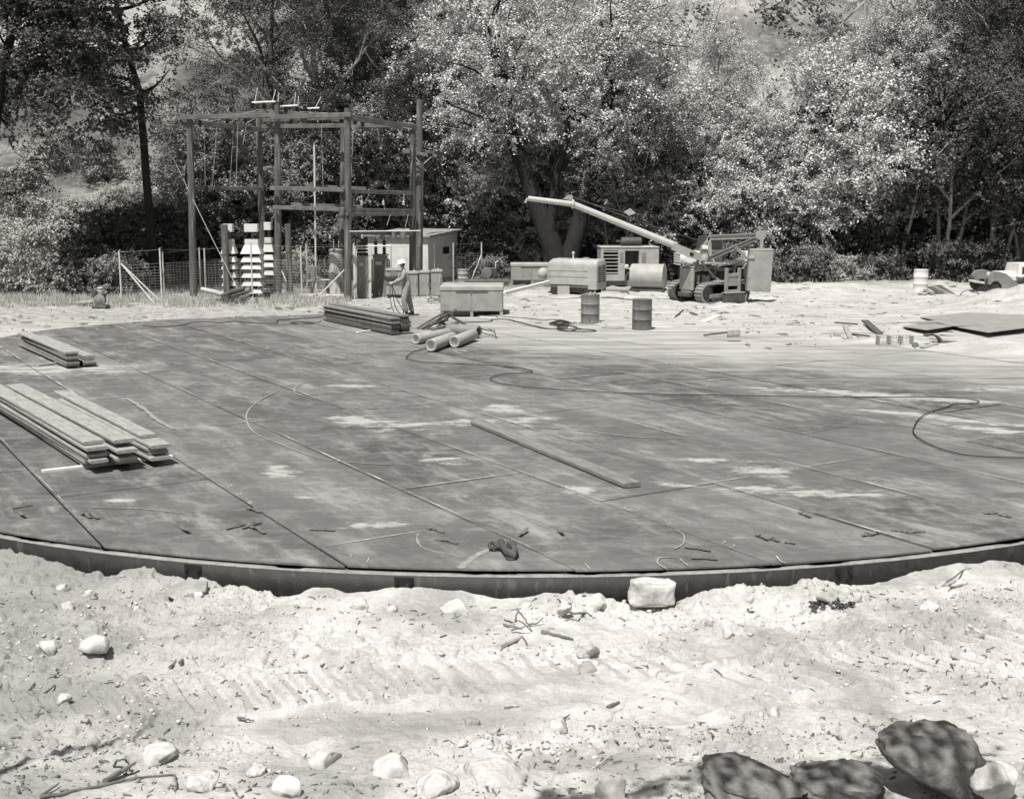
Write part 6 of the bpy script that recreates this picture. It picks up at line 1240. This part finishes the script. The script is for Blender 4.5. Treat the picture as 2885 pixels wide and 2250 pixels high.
for a in (2774, 2870):
    for q in (-.80, .68):
        mb = MB(); mb.lathe([(.18, -.09), (.32, -.09), (.36, -.05), (.36, .05), (.32, .09), (.18, .09)], (Xr(a), q, .36), (0, 1, 0), 28); wh = mb.build('wheel', 'rubber', t, True); mb = MB(); mb.lathe([(.001, -.07), (.06, -.08), (.18, -.05), (.18, .05), (.001, .06)], (Xr(a), q, .36), (0, 1, 0), 20); mb.build('hubcap', 'galv', wh, True)
mb = MB(); mb.lathe([(.001, -.07), (.09, -.05), (.11, 0), (.11, .04), (.001, .05)], (Xr(2757)+.05, -.72, .75), (-1, 0, 0), 18); mb.build('headlight', 'galv', t, True)
mb = MB(); mb.tube([(Xr(2752), -.85, .42), (Xr(2748), 0, .42), (Xr(2752), .85, .42)], .05, 8); mb.build('bumper', 'galv', t, True)
# ------------------------------------------------------------------ plank heap and debris at the right
rb = random.Random(21)
for i, (a, b, w_, m) in enumerate((((2583, 840, .12), (2680, 846, .05), .22, 'wood_dark'), ((2586, 834, .2), (2672, 845, .1), .2, 'wood2'), ((2590, 828, .35), (2660, 848, .05), .22, 'wood_dark'), ((2604, 816, .6), (2668, 846, .08), .2, 'wood2'), ((2618, 808, .75), (2676, 842, .12), .22, 'wood_dark'), ((2630, 806, .85), (2690, 836, .15), .22, 'wood2'), ((2645, 804, .85), (2700, 838, .1), .20, 'wood_dark'), ((2700, 838, .1), (2735, 846, .05), .06, 'wood_dark'))):
    p, q = G(*a), G(*b); yy = 47.2+.25*i; p = D(a[0], a[1], yy); q = D(b[0], b[1], yy-.9); bar3('heaped_plank', p, q, w_, .05, m, 'dark plank leaning in the heap before the white drum', 'plank', 'dark planks heaped by the white drum')
for i, (pts, z, lab) in enumerate((([(2592, 893), (2720, 880), (2960, 880), (2960, 899), (2661, 906)], .05, 'rearmost and largest of the flat dark sheets at the right'), ([(2468, 912), (2631, 902), (2800, 893), (2960, 900), (2960, 908), (2690, 918), (2640, 908)], .08, 'long flat dark sheet crossing the middle of the sheet pile'), ([(2542, 919), (2600, 909), (2650, 911), (2692, 917), (2612, 929)], .09, 'small pointed flat sheet at the front left of the sheet pile'), ([(2698, 921), (2760, 908), (2834, 901), (2950, 915), (2785, 936)], .11, 'broad flat sheet at the front right of the sheet pile'))):
    P3 = [G(a, b, z+.012*j+.03) for j, (a, b) in enumerate(pts)]; c = sum(P3, Vector())/len(P3); mb = MB(); n = len(P3); mb.add([p-c for p in P3]+[p-c-Vector((0, 0, .018)) for p in P3], [tuple(range(n)), tuple(range(n, 2*n))]+[(k, (k+1) % n, n+(k+1) % n, n+k) for k in range(n)]); o = mb.build('steel_sheet', 'paint', None); o.location = c; tag(o, lab, 'sheet', 'flat sheets lying on the dirt at the right')
def lay(a, b, w_, th, m, lab, cat, nm, zz=.0, group=None):
    p, q = G(*a), G(*b); p.z = hz(p.x, p.y)+th/2+zz; q.z = hz(q.x, q.y)+th/2; return bar3(nm, p, q, w_, th, m, lab, cat, group)
lay((2436, 921), (2478, 945), .20, .05, 'wood_dark', 'dark short board tilted on the dirt left of the sheets', 'board', 'board', .1); lay((2380, 924), (2396, 959), .14, .03, 'wood', 'pale board crossing a long thin lath at the right', 'board', 'board', .03); lay((2316, 944), (2460, 942), .07, .03, 'wood', 'long thin pale lath lying at the right', 'lath', 'lath'); lay((2352, 913), (2416, 918), .08, .04, 'wood_dark', 'short dark slat left of the flat sheets', 'board', 'board'); lay((2400, 946), (2448, 960), .06, .04, 'wood_dark', 'dark splintered slat below the crossing boards', 'board', 'board')
lay((2240, 893), (2330, 896), .05, .04, 'wood', 'thin grey lath far out on the dusty ground', 'lath', 'lath'); lay((2569, 998), (2598, 1001), .05, .03, 'wood2', 'little grey stick below the curved scrap', 'stick', 'board'); lay((2758, 1043), (2788, 1047), .06, .02, 'wood_new', 'small white splinter near the right edge', 'splinter', 'splinter'); lay((2780, 1012), (2800, 1030), .05, .04, 'wood_dark', 'small dark bent piece near the right edge', 'scrap', 'scrap_piece')
lay((1902, 896), (1925, 880), .05, .04, 'wood_dark', 'thin dark stick behind the drums', 'stick', 'stick'); lay((1945, 886), (1963, 890), .10, .04, 'wood_dark', 'small dark scrap behind the broom', 'scrap', 'scrap_piece'); lay((1980, 910), (2025, 890), .25, .02, 'wood_new', 'pale flat board half sunk behind the broom', 'board', 'board')
lay((2625, 970), (2700, 968), .32, .04, 'wood', 'wide pale board beside the curved dark scrap', 'board', 'board', .08); lay((2595, 985), (2640, 983), .16, .05, 'wood', 'short pale plank under the curved dark scrap', 'board', 'board'); lay((2575, 978), (2602, 992), .16, .03, 'rust', 'tilted rusty flap left of the curved scrap', 'scrap', 'scrap_piece', .06)
g = G(2625, 975); t = thing('curved_scrap', 'curved dark half ring of scrap standing in the dirt at the right', 'scrap', (g.x, g.y, hz(g.x, g.y))); mb = MB(); V = []; n = 14
for i in range(n+1):
    a = PI*(.05+.62*i/n)
    for (r, y) in ((.30, -.12), (.30, .12), (.25, .12), (.25, -.12)): V.append((-r*math.cos(a)*-1-.05, y, r*math.sin(a)*.9))
mb.add(V, [(i*4+k, i*4+(k+1) % 4, i*4+4+(k+1) % 4, i*4+4+k) for i in range(n) for k in range(4)]+[(0, 1, 2, 3), (n*4+3, n*4+2, n*4+1, n*4)]); mb.build('shell', 'paint_dark', t)
g = G(2520, 972); t = thing('wire_crate', 'long low pale wire crate on the dusty ground at the right', 'crate', (g.x, g.y, hz(g.x, g.y)), .0); mb = MB(); Wx, Hx, Dx = 94/SC(g.y), .24, .3
for y_ in (-Dx/2, Dx/2):
    for k in range(4): mb.tube([(-Wx/2, y_, Hx*k/3+.01), (Wx/2, y_, Hx*k/3+.01)], .006, 4)
    for k in range(11): mb.tube([(-Wx/2+Wx*k/10, y_, 0), (-Wx/2+Wx*k/10, y_, Hx)], .005, 4)
mb.build('wire_side', 'wire', t)
for k in range(4): mb = MB(); x_ = -Wx/2+Wx*k/3; mb.box((x_, 0, Hx/2), (.03, Dx, Hx)); mb.build('slat', 'wood', t)
g = G(1983, 946, .02); h = G(2050, 936, .25); t = thing('broom', 'push broom lying on the dusty floor with its pale head up', 'broom', (g.x, g.y, .02)); mb = MB(); mb.tube([Vector((0, 0, .02)), h-g], [.022, .022], 8); mb.build('handle', 'wood_dark', t); q = h-g; mb = MB(); mb.box(q+Vector((.16, 0, 0)), (.34, .12, .16), (0, -.1, 0), bev=.02); mb.build('bristles', 'conc', t); mb = MB(); mb.box(q+Vector((.16, 0, -.10)), (.32, .14, .05), (0, -.1, 0), bev=.01); mb.build('head', 'wood2', t)
g = G(1727, 922, .02); mb = MB(); mb.lathe([(.001, 0), (.33, 0), (.34, .012), (.15, .018), (.12, .03), (.001, .03)], n=30); o = mb.build('flat_lid', 'paint', None, True); o.location = (g.x, g.y, max(.01, hz(g.x, g.y))); tag(o, 'flat round lid lying between the two drums', 'lid')
g = G(2787, 848); z = hz(g.x, g.y); mb = MB(); mb.lathe([(.001, .02), (.30, 0), (.34, .0), (.35, .03), (.30, .02), (.001, .04)], (0, 0, 0), (.1, -.35, 1), 30); o = mb.build('round_cover', 'paint_mid', None, True); o.location = (g.x, g.y-.5, hz(g.x, g.y-.5)+.10); tag(o, 'round dished cover lying on the slope of the dirt mound', 'cover')
g = G(2730, 868); t = thing('hoop', 'dark bent half hoop sticking out of the dirt by the mound', 'hoop', (g.x, g.y, hz(g.x, g.y))); mb = MB(); mb.ring((0, 0, 0), (0, 1, .0), .34, .018, 16, 6, (.1, PI*.95)); mb.v = [(p[0], p[1], p[2]*.72) for p in mb.v]; mb.build('rod', 'rust', t)
# ------------------------------------------------------------------ stones
def stone(px, pyb, wpx, hpx, m, lab, seed, flat=1.0, yz=-.30, dr=.9, sink=.25, sub=3, boxy=0, nm='rock', rz=0, cat='rock'):
    g = G(px, pyb, yz); z = hz(g.x, g.y); g = G(px, pyb, z); s = SC(g.y, z); rx, rz_ = wpx/2/s, hpx/s/(1-sink)/2; ry = rx*dr
    bm = bmesh.new(); bmesh.ops.create_icosphere(bm, subdivisions=sub+1, radius=1); rs = np.random.default_rng(seed); pl = [(Vector(rs.normal(size=3)).normalized(), rs.uniform(.42, .85)) for _ in range(14 if boxy < .25 else 3 if boxy < .5 else 0)]
    for v in bm.verts:
        p = v.co.copy()
        if boxy: p = Vector([math.copysign(abs(c)**(1-boxy), c) for c in p])*(.78+.2*(1-boxy))
        for n_, d_ in pl:
            k = p.dot(n_)-d_
            if k > 0: p -= n_*k*.95
        q = p*2.1+Vector((seed*3.1, 0, 0)); p *= 1+.20*float(fbm(q.x+q.z, q.y-q.z*.7, 1, 3))+.08*float(fbm(q.x*3+q.z*2, q.y*3-q.z*2, 1, 2))
        v.co = p
    lo = [min(v.co[k] for v in bm.verts) for k in range(3)]; hi = [max(v.co[k] for v in bm.verts) for k in range(3)]
    for v in bm.verts: v.co = Vector([((v.co[k]-lo[k])/(hi[k]-lo[k])*2-1)*(rx, ry, rz_)[k] for k in range(3)])
    me = bpy.data.meshes.new(nm); bm.to_mesh(me); bm.free(); me.materials.append(M[m]); me.polygons.foreach_set('use_smooth', [True]*len(me.polygons))
    o = bpy.data.objects.new(nm, me); C.objects.link(o); o.location = (g.x, g.y+ry*.75, z+rz_*(1-sink*2)); o.rotation_euler = (0, 0, rz); return tag(o, lab, cat)
bk = stone(1838, 1700, 134, 66, 'rock', 'big squared pale block resting against the dark curb', 150, sink=-.02, dr=.34, boxy=.66, sub=3); q = D(1838, 1692, 11.5); bk.scale = (1, 1, 1.2); bk.location = (q.x, 11.57, q.z+.07)
for i, a in enumerate(((1011, 1692, 62, 40, 'rock_white', 'rounded white stone against the curb left of the bolted joint'), (1101, 1702, 42, 24, 'rock_white', 'small white stone just under the bolted curb joint'), (1278, 1705, 92, 46, 'rock', 'pale half-buried stone right of the bolted curb joint'),
    (249, 1656, 40, 20, 'rock_white', 'small white stone below the left curb'), (556, 1664, 36, 24, 'rock_white', 'white stone lodged at the end of a dirt clump by the curb'), (172, 1640, 46, 20, 'rock', 'crumbly pale stone near the left curb'), (186, 1720, 38, 30, 'rock', 'pale stone standing near a dead twig at the left'), (383, 1702, 26, 24, 'rock', 'little upright pale stone at the left'), (131, 1846, 74, 50, 'rock', 'faceted pale rock alone at the left'),
    (258, 1836, 100, 44, 'rock', 'broad flat pale rock sunk right of the faceted rock'), (172, 1980, 50, 20, 'rock_white', 'flat white chip on the dark damp dirt at the left'), (909, 2160, 100, 66, 'rock_white', 'white rock near the bottom, left of centre'), (716, 2186, 64, 40, 'rock_white', 'smaller white rock near the bottom left'), (800, 2246, 106, 92, 'rock', 'large pale rock at the bottom edge below the smaller white rock'), (553, 2244, 110, 90, 'rock_white', 'rounded pale rock at the bottom edge by the long branch'),
    (432, 2150, 120, 46, 'rock', 'long pale slab sunk in the dirt at the bottom left'), (1228, 2250, 140, 92, 'rock_white', 'large rounded white rock at the bottom edge left of the big slab'), (1097, 2190, 130, 60, 'rock_white', 'bumpy white rock left of the big bottom slab'), (1400, 2215, 240, 70, 'rock_white', 'widest flat white slab at the bottom centre'), (1330, 2046, 52, 26, 'rock_grey', 'grey stone in the damp dirt at the centre'), (1300, 2105, 36, 22, 'rock_white', 'small white stone in the damp dirt'),
    (1655, 1836, 84, 32, 'rock_white', 'white flat stone right of the twig heap'), (1660, 1905, 70, 40, 'rock_grey', 'grey flat stone below the white flat stone'), (2114, 1668, 26, 16, 'rock', 'small round stone under the right part of the curb'), (2419, 1668, 30, 26, 'rock_white', 'white stone against the right bolted curb joint'), (2000, 1762, 30, 12, 'rock_grey', 'small dark pebble far right of the twig heap'), (2054, 1795, 50, 26, 'rock_white', 'pale stone sunk in the dirt right of centre'), (2628, 1722, 70, 22, 'rock_white', 'flat white stone at the right below the curb'),
    (2750, 1812, 58, 66, 'rock_white', 'rough white stone at the right above the crawler prints'), (2146, 2020, 22, 16, 'rock_white', 'tiny white round pebble at the lower right'), (2185, 2024, 44, 34, 'rock', 'pale stone beside the tiny round pebble'), (2220, 1872, 22, 16, 'rock_grey', 'small dark wedge stone at the right'), (1570, 2065, 66, 34, 'rock', 'crumbly pale stone at the lower centre'), (1912, 2244, 34, 28, 'rock_white', 'small oval white stone at the bottom by the boulders'), (1962, 2250, 46, 32, 'rock_white', 'white pebble right of the small oval stone'), (2700, 1630, 70, 26, 'rock', 'pale flat rock by the curb at the right edge'),
    (1480, 1690, 40, 18, 'rock', 'pale stone under the curb at the centre'), (1680, 1720, 90, 36, 'rock', 'pale lump of stone left of the squared block'), (1590, 1700, 50, 26, 'rock_white', 'white stone left of the pale lump'))):
    stone(a[0], a[1]+(22 if a[1] < 1712 else 0), a[2]*(.9 if a[1] < 2100 else .9), a[3]*(.8 if a[1] < 2100 else .5), 'rock' if a[1] > 2100 and i % 2 else a[4], a[5], 100+i, sink=a[6] if len(a) > 6 else .45, dr=(.6 if a[1] < 1712 else 1.2), boxy=a[7] if len(a) > 7 else .15, sub=2)
stone(520, 1690, 110, 34, 'rock_grey', 'long grey clump of packed dirt against the left curb', 201, sink=.35, nm='dirt_clump', cat='clump')
# boulders at the lower right
stone(2120, 2268, 290, 92, 'rock_boulder', 'smooth streaked boulder at the bottom, left of the three', 301, sink=.12, dr=.8, sub=4, rz=.2, boxy=.1, nm='boulder', cat='boulder'); stone(2380, 2270, 260, 84, 'rock_boulder', 'low dappled boulder between two larger ones at the bottom right', 302, sink=.15, dr=.8, sub=4, nm='boulder', cat='boulder')
stone(2650, 2266, 310, 190, 'rock_boulder', 'largest shaded boulder at the bottom right corner', 303, sink=.08, dr=.75, sub=4, nm='boulder', cat='boulder', boxy=.28); stone(2800, 2275, 160, 130, 'rock', 'pale rock behind the largest boulder at the right edge', 305, sink=.15, dr=.8, sub=3, nm='boulder', cat='boulder')
stone(1720, 2256, 90, 66, 'rock_grey', 'dark wedge-shaped rock poking up at the bottom', 304, sink=.15, dr=.6, sub=3, nm='boulder', cat='boulder')
# ------------------------------------------------------------------ sticks
def stick(path, r, m, lab, nm='stick', cat='stick', lift=0.0, n=7, group=None):
    P3 = []
    for p in path:
        g = G(p[0], p[1], -.3); z = hz(g.x, g.y)+r*.7+(p[2] if len(p) > 2 else lift); g = G(p[0], p[1], z); P3.append(g)
    pts = []
    for i in range(len(P3)-1):
        for k in range(4): pts.append(P3[i].lerp(P3[i+1], k/4)+Vector((random.uniform(-.004, .004),)*3))
    pts.append(P3[-1]); c = pts[0].copy(); mb = MB(); L = len(pts); mb.tube([p-c for p in pts], [r*(1.1-.6*i/(L-1))*random.uniform(.88, 1.1) for i in range(L)], n); o = mb.build(nm, m, None, True); o.location = c; return tag(o, lab, cat, group)
stick([(110, 2246), (180, 2232), (250, 2218), (350, 2198), (420, 2184), (493, 2181)], .013, 'stick', 'long thin branch lying along the bottom left', 'branch', 'branch', .01); stick([(493, 2181, .02), (496, 2200, .03), (493, 2246)], .008, 'stick', 'short twig hanging from the long bottom branch'); stick([(296, 2200), (340, 2172), (381, 2147, .05)], .022, 'stick', 'thick broken stick propped at the bottom left', 'stick', 'stick', .02)
stick([(322, 2156), (328, 2142, .05), (345, 2137, .08), (362, 2146, .06), (366, 2160, .04), (371, 2178)], .009, 'stick', 'curled root above the thick broken stick', 'root', 'root'); stick([(116, 2240), (167, 2204, .03)], .012, 'stick', 'short stick at the far bottom left'); stick([(152, 1700), (165, 1720), (172, 1740)], .009, 'stick', 'dead bent twig left of the pale stone'); stick([(62, 1970), (98, 1922, .01)], .012, 'stick', 'dark straight twig on the damp dirt at the left'); stick([(128, 1950), (160, 1925)], .010, 'stick', 'pale crumbly twig right of the dark twig at the left')
stick([(478, 1880), (496, 1862, .02)], .014, 'stick', 'lower left of two short chunks by the track print'); stick([(508, 1866), (520, 1850, .02)], .016, 'stick', 'upper right of two short chunks by the track print'); stick([(2640, 1656), (2665, 1638)], .030, 'stick_pale', 'short thick pale stick end below the right curb'); stick([(2650, 1648), (2690, 1625), (2715, 1604), (2737, 1600)], .010, 'stick', 'thin curved stick sloping up to the right curb')
stick([(2444, 1669), (2452, 1678, .02), (2480, 1690), (2540, 1712)], .008, 'stick', 'thin wiry twig below the right curb joint'); stick([(1588, 1727), (1600, 1723), (1625, 1727), (1650, 1725), (1668, 1734)], .014, 'stick', 'wavy root lying below the squared block', 'root', 'root'); stick([(1528, 1778), (1560, 1786), (1614, 1800)], .022, 'stick', 'flat dark slat right of the twig heap'); stick([(1403, 1824), (1430, 1810), (1467, 1794)], .032, 'stick_pale', 'thick bleached log in front of the twig heap', 'log', 'log')
for a, l in (([(1455, 1715, .14), (1480, 1745, .08), (1500, 1778)], 'tall leaning twig'), ([(1452, 1748), (1455, 1730, .06), (1463, 1720, .12)], 'thin upright twig'), ([(1396, 1786), (1430, 1782), (1462, 1785), (1478, 1800)], 'long curved front twig'), ([(1418, 1758), (1442, 1763), (1470, 1768)], 'dark rear-left twig'), ([(1490, 1758), (1512, 1756), (1530, 1740, .04)], 'leafy rear-right twig'), ([(1420, 1745), (1450, 1752)], 'short pale rear twig'), ([(1440, 1775, .03), (1490, 1762, .05)], 'middle crossing twig'), ([(1470, 1790), (1486, 1812)], 'short front-right twig')):
    stick(a, .009, 'stick', l+' of the twig heap at centre', 'twig', 'twig', .01, 5, 'twigs heaped below the curb at the centre')
stick([(1660, 2172), (1690, 2150, .02), (1715, 2128, .05), (1747, 2119, .08)], .009, 'stick_pale', 'bleached forked branch near the bottom centre', 'branch', 'branch'); stick([(1700, 2140, .03), (1728, 2136)], .006, 'stick', 'thin side twig of the bleached branch'); stick([(1532, 2145), (1568, 2142)], .010, 'stick', 'small dark sliver at the bottom centre'); stick([(1420, 1995), (1462, 1989)], .016, 'stick', 'dark flat chip at the centre of the dirt'); stick([(1714, 1992), (1744, 1976)], .020, 'stick', 'dark chunk of bark right of the centre chip')
stick([(1588, 2025), (1604, 2012, .02)], .012, 'stick', 'dark knob of wood below the centre'); stick([(2100, 2056), (2118, 2068)], .016, 'stick', 'short dark peg at the lower right'); stick([(1240, 1795), (1258, 1788)], .012, 'stick', 'little dark clod-like stick left of the twig heap'); stick([(670, 2020), (700, 2026), (716, 2027)], .010, 'stick', 'bent dark twig on the left track print'); stick([(2300, 1684), (2340, 1696)], .018, 'stick', 'dark bark strip above the weed clump at the right')
rs = np.random.default_rng(71); g = G(2325, 1722, -.3); zc = hz(g.x, g.y); V, Fq = leafquads([(0, 0, .04), (.14, .02, .03), (-.12, 0, .03), (.24, .03, .02)], [.08, .07, .05, .05], 90, .035, rs, .5); V[:, 2] = np.maximum(V[:, 2], 0); o = npmesh('weed_clump', V, Fq, 'leaf_dark'); o.location = (g.x, g.y, zc); tag(o, 'small dark dried weed clump at the right below the curb', 'weed')
# loose clods and gravel
rs = np.random.default_rng(81); N_ = 14000; yy = 6.6+rs.random(N_)**1.2*5.6; xx = (rs.random(N_)-.5)*1.02*yy
dn = fbm(xx*.5+3, yy*1.6+2, 1.3, 3)*1.6+fbm(xx, yy, .5, 3)*.8+.1; kp = (rs.random(N_) < np.clip(dn, .04, 1)) & (np.hypot(xx-DC.x, yy-DC.y) > deckR(xx, yy)+.04); xx, yy = xx[kp], yy[kp]
zz = hfield(xx, yy); sz = .004+.016*rs.random(len(xx))**4; base = np.array([(-1, -1, -.6), (1, -1, -.6), (1, 1, -.6), (-1, 1, -.6), (-.6, -.6, .7), (.7, -.5, .6), (.5, .7, .75), (-.7, .5, .6)])
J_ = base[None]*(1+.35*rs.normal(size=(len(xx), 8, 3)))*sz[:, None, None]; a = rs.random(len(xx))*6.28; c_, s_ = np.cos(a)[:, None], np.sin(a)[:, None]; X_1 = J_[..., 0]*c_*1.3-J_[..., 1]*s_; Y_1 = J_[..., 0]*s_+J_[..., 1]*c_
V = np.stack([X_1+xx[:, None], Y_1+yy[:, None], J_[..., 2]+zz[:, None]+sz[:, None]*.3], -1).reshape(-1, 3); fb = np.array([(0, 3, 2, 1), (4, 5, 6, 7), (0, 1, 5, 4), (1, 2, 6, 5), (2, 3, 7, 6), (3, 0, 4, 7)]); Fq = (fb[None]+np.arange(len(xx))[:, None, None]*8).reshape(-1, 4)
tag(npmesh('loose_clods', V, Fq, 'clod' if 'clod' in M else 'rock_grey'), 'loose crumbs of dirt and gravel strewn over the pale ground', 'gravel', kind='stuff')
N_ = 5000; yy = 34+rs.random(N_)*17; xx = (rs.random(N_)-.5)*1.0*yy; kp = (rs.random(N_) < np.clip(fbm(xx, yy*2, 1.6, 3)*1.5+.15, .03, 1)) & (np.hypot(xx-DC.x, yy-DC.y) > deckR(xx, yy)-2) & (hfield(xx, yy) > -.06); xx, yy = xx[kp], yy[kp]; zz = hfield(xx, yy); sz = .010+.05*rs.random(len(xx))**5
J_ = base[None]*(1+.35*rs.normal(size=(len(xx), 8, 3)))*sz[:, None, None]; V = (J_*np.array([1.1, 1.1, .8])+np.stack([xx, yy, zz+sz*.2], -1)[:, None, :]).reshape(-1, 3); Fq = (fb[None]+np.arange(len(xx))[:, None, None]*8).reshape(-1, 4)
tag(npmesh('loose_litter', V, Fq, 'rock_grey'), 'scattered lumps and litter over the dusty ground beyond the steel floor', 'litter', kind='stuff')
rs = np.random.default_rng(84); N_ = 4200; yy = 30+rs.random(N_)*23; xx = (rs.random(N_)-.45)*1.0*yy; kp = (rs.random(N_) < np.clip(fbm(xx*.7, yy*2, 1.2, 3)*1.8+.12, .03, 1)) & ((np.hypot(xx-DC.x, yy-DC.y) > deckR(xx, yy)-1.5) | (xx > 6)); xx, yy = xx[kp], yy[kp]; zz = np.maximum(hfield(xx, yy), .012*(np.hypot(xx-DC.x, yy-DC.y) < deckR(xx, yy))); n = len(xx)
L1 = .02+.16*rs.random(n)**3.5; J_ = base[None]*(1+.3*rs.normal(size=(n, 8, 3)))*np.stack([L1, .01+.2*L1, .006+.12*L1], -1)[:, None, :]; a = (rs.random(n)*PI)[:, None]; X_1 = J_[..., 0]*np.cos(a)-J_[..., 1]*np.sin(a); Y_1 = J_[..., 0]*np.sin(a)+J_[..., 1]*np.cos(a)
V = np.stack([X_1+xx[:, None], Y_1+yy[:, None], J_[..., 2]+zz[:, None]+.01], -1).reshape(-1, 3); Fq = (fb[None]+np.arange(n)[:, None, None]*8).reshape(-1, 4); tag(npmesh('wood_litter', V, Fq, 'stick'), 'dark chips and splinters scattered over the dusty yard', 'litter', kind='stuff')
# bark chips and dark crumbs on the near dirt
rs = np.random.default_rng(83); N_ = 5200; yy = 7.2+rs.random(N_)**1.1*4.8; xx = (rs.random(N_)-.5)*1.02*yy; kp = (rs.random(N_) < np.clip(fbm(xx*.6+3, yy*1.8+2, 1.1, 3)*1.9+.10, .03, 1)) & (np.hypot(xx-DC.x, yy-DC.y) > deckR(xx, yy)+.05); xx, yy = xx[kp], yy[kp]; zz = hfield(xx, yy); n = len(xx)
L1 = .006+.040*rs.random(n)**2.6; J_ = base[None]*(1+.3*rs.normal(size=(n, 8, 3)))*np.stack([L1, .003+.16*L1, .003+.12*L1], -1)[:, None, :]; a = rs.random(n)*PI; c_, s_ = np.cos(a)[:, None], np.sin(a)[:, None]; X_1 = J_[..., 0]*c_-J_[..., 1]*s_; Y_1 = J_[..., 0]*s_+J_[..., 1]*c_; tl = rs.normal(size=n)[:, None]*.25
V = np.stack([X_1+xx[:, None], Y_1+yy[:, None], J_[..., 2]+J_[..., 0]*tl+zz[:, None]+.004], -1).reshape(-1, 3); Fq = (fb[None]+np.arange(n)[:, None, None]*8).reshape(-1, 4); tag(npmesh('bark_litter', V, Fq, 'stick'), 'dark bark chips and crumbs littering the near dirt', 'litter', kind='stuff')
# ------------------------------------------------------------------ tree that overhangs the camera: its limbs shade the boulders, bare twigs hang in at the top right
st = thing('overhanging_tree', 'near tree whose bare pale twigs hang in at the top right', 'tree', (6.2, 1.0, -.3)); o_ = Vector(st.location); rs = np.random.default_rng(91); mb = MB(); cents = []; rads = []
limb = [Vector((.6, -4.6, -.2)), Vector((.5, -3.8, 2.6)), Vector((-.2, -1.6, 4.7)), Vector((-2.2, 1.1, 5.8)), Vector((-4.2, 1.1, 6.0)), Vector((-6.2, 1.0, 6.0)), Vector((-8.6, 1.1, 5.9)), Vector((-10.4, 1.3, 5.8))]; mb.tube(limb, [.30, .26, .20, .15, .11, .08, .06, .04], 12)
k_ = math.tan(SUN_EL)
def sh(px, py, dz):                # where along the sun's direction something must stand to shade that ground point
    g = G(px, py, -.2); return g+Vector((SUN_H.x*dz/k_, SUN_H.y*dz/k_, dz))-o_
tg_ = [(2010, 2165, 5.6), (1940, 2195, 5.5), (2080, 2200, 5.6), (2160, 2150, 5.7), (2230, 2210, 5.8), (2300, 2170, 5.8), (2360, 2230, 5.8), (2430, 2160, 5.9), (2520, 2130, 6.0), (2560, 2200, 6.0), (2600, 2090, 6.0), (2640, 2160, 6.1), (2700, 2210, 6.1), (2690, 2100, 6.1), (1560, 2225, 5.5), (1650, 2240, 5.5), (1820, 2215, 5.5), (2480, 2260, 5.8), (2620, 2240, 5.9)]
for i, (a, b, c) in enumerate(tg_):
    p = sh(a, b, c); q = Vector((p.x-.2, 1.1, 5.95)); mb.tube([q, q.lerp(p, .5)+Vector((0, 0, .4)), p], [.05, .03, .01], 5)
    if i not in (3, 8, 12): cents.append(p); rads.append(.42 if a > 2450 else .26 if a > 1900 else .15)
mb.tube([limb[-1], sh(-60, 2180, 5.6), sh(20, 2130, 5.6), sh(180, 2068, 5.5), sh(300, 2060, 5.5), sh(360, 2030, 5.5), sh(430, 1960, 5.6)], [.05, .05, .045, .035, .03, .02, .006], 8); mb.build('trunk', 'bark', st, True, fix=False)
V, Fq = leafquads(cents, rads, 46, .085, rs, .8); npmesh('crown', V, Fq, 'leaf_mid', st)
mb = MB(); yy = 4.6
for pth, r in (([(2440, -60), (2436, 10), (2438, 60), (2420, 110), (2398, 132)], .014), ([(2437, 5), (2400, 40), (2350, 90), (2290, 132)], .012), ([(2080, -40), (2130, -10), (2160, 10)], .02), ([(2160, -30), (2150, 20), (2125, 60)], .010), ([(2310, -30), (2320, 10), (2335, 25)], .010)): mb.tube([D(a, b, yy)-o_ for a, b in pth], [r*.5*(1-.7*i/(len(pth)-1)) for i in range(len(pth))], 6)
mb.tube([Vector((-2.2, 1.1, 5.8)), D(2440, -60, yy)-o_, D(2100, -80, yy)-o_], [.05, .012, .008], 6); mb.build('bare_twigs', 'bark_pale', st, True, fix=False)
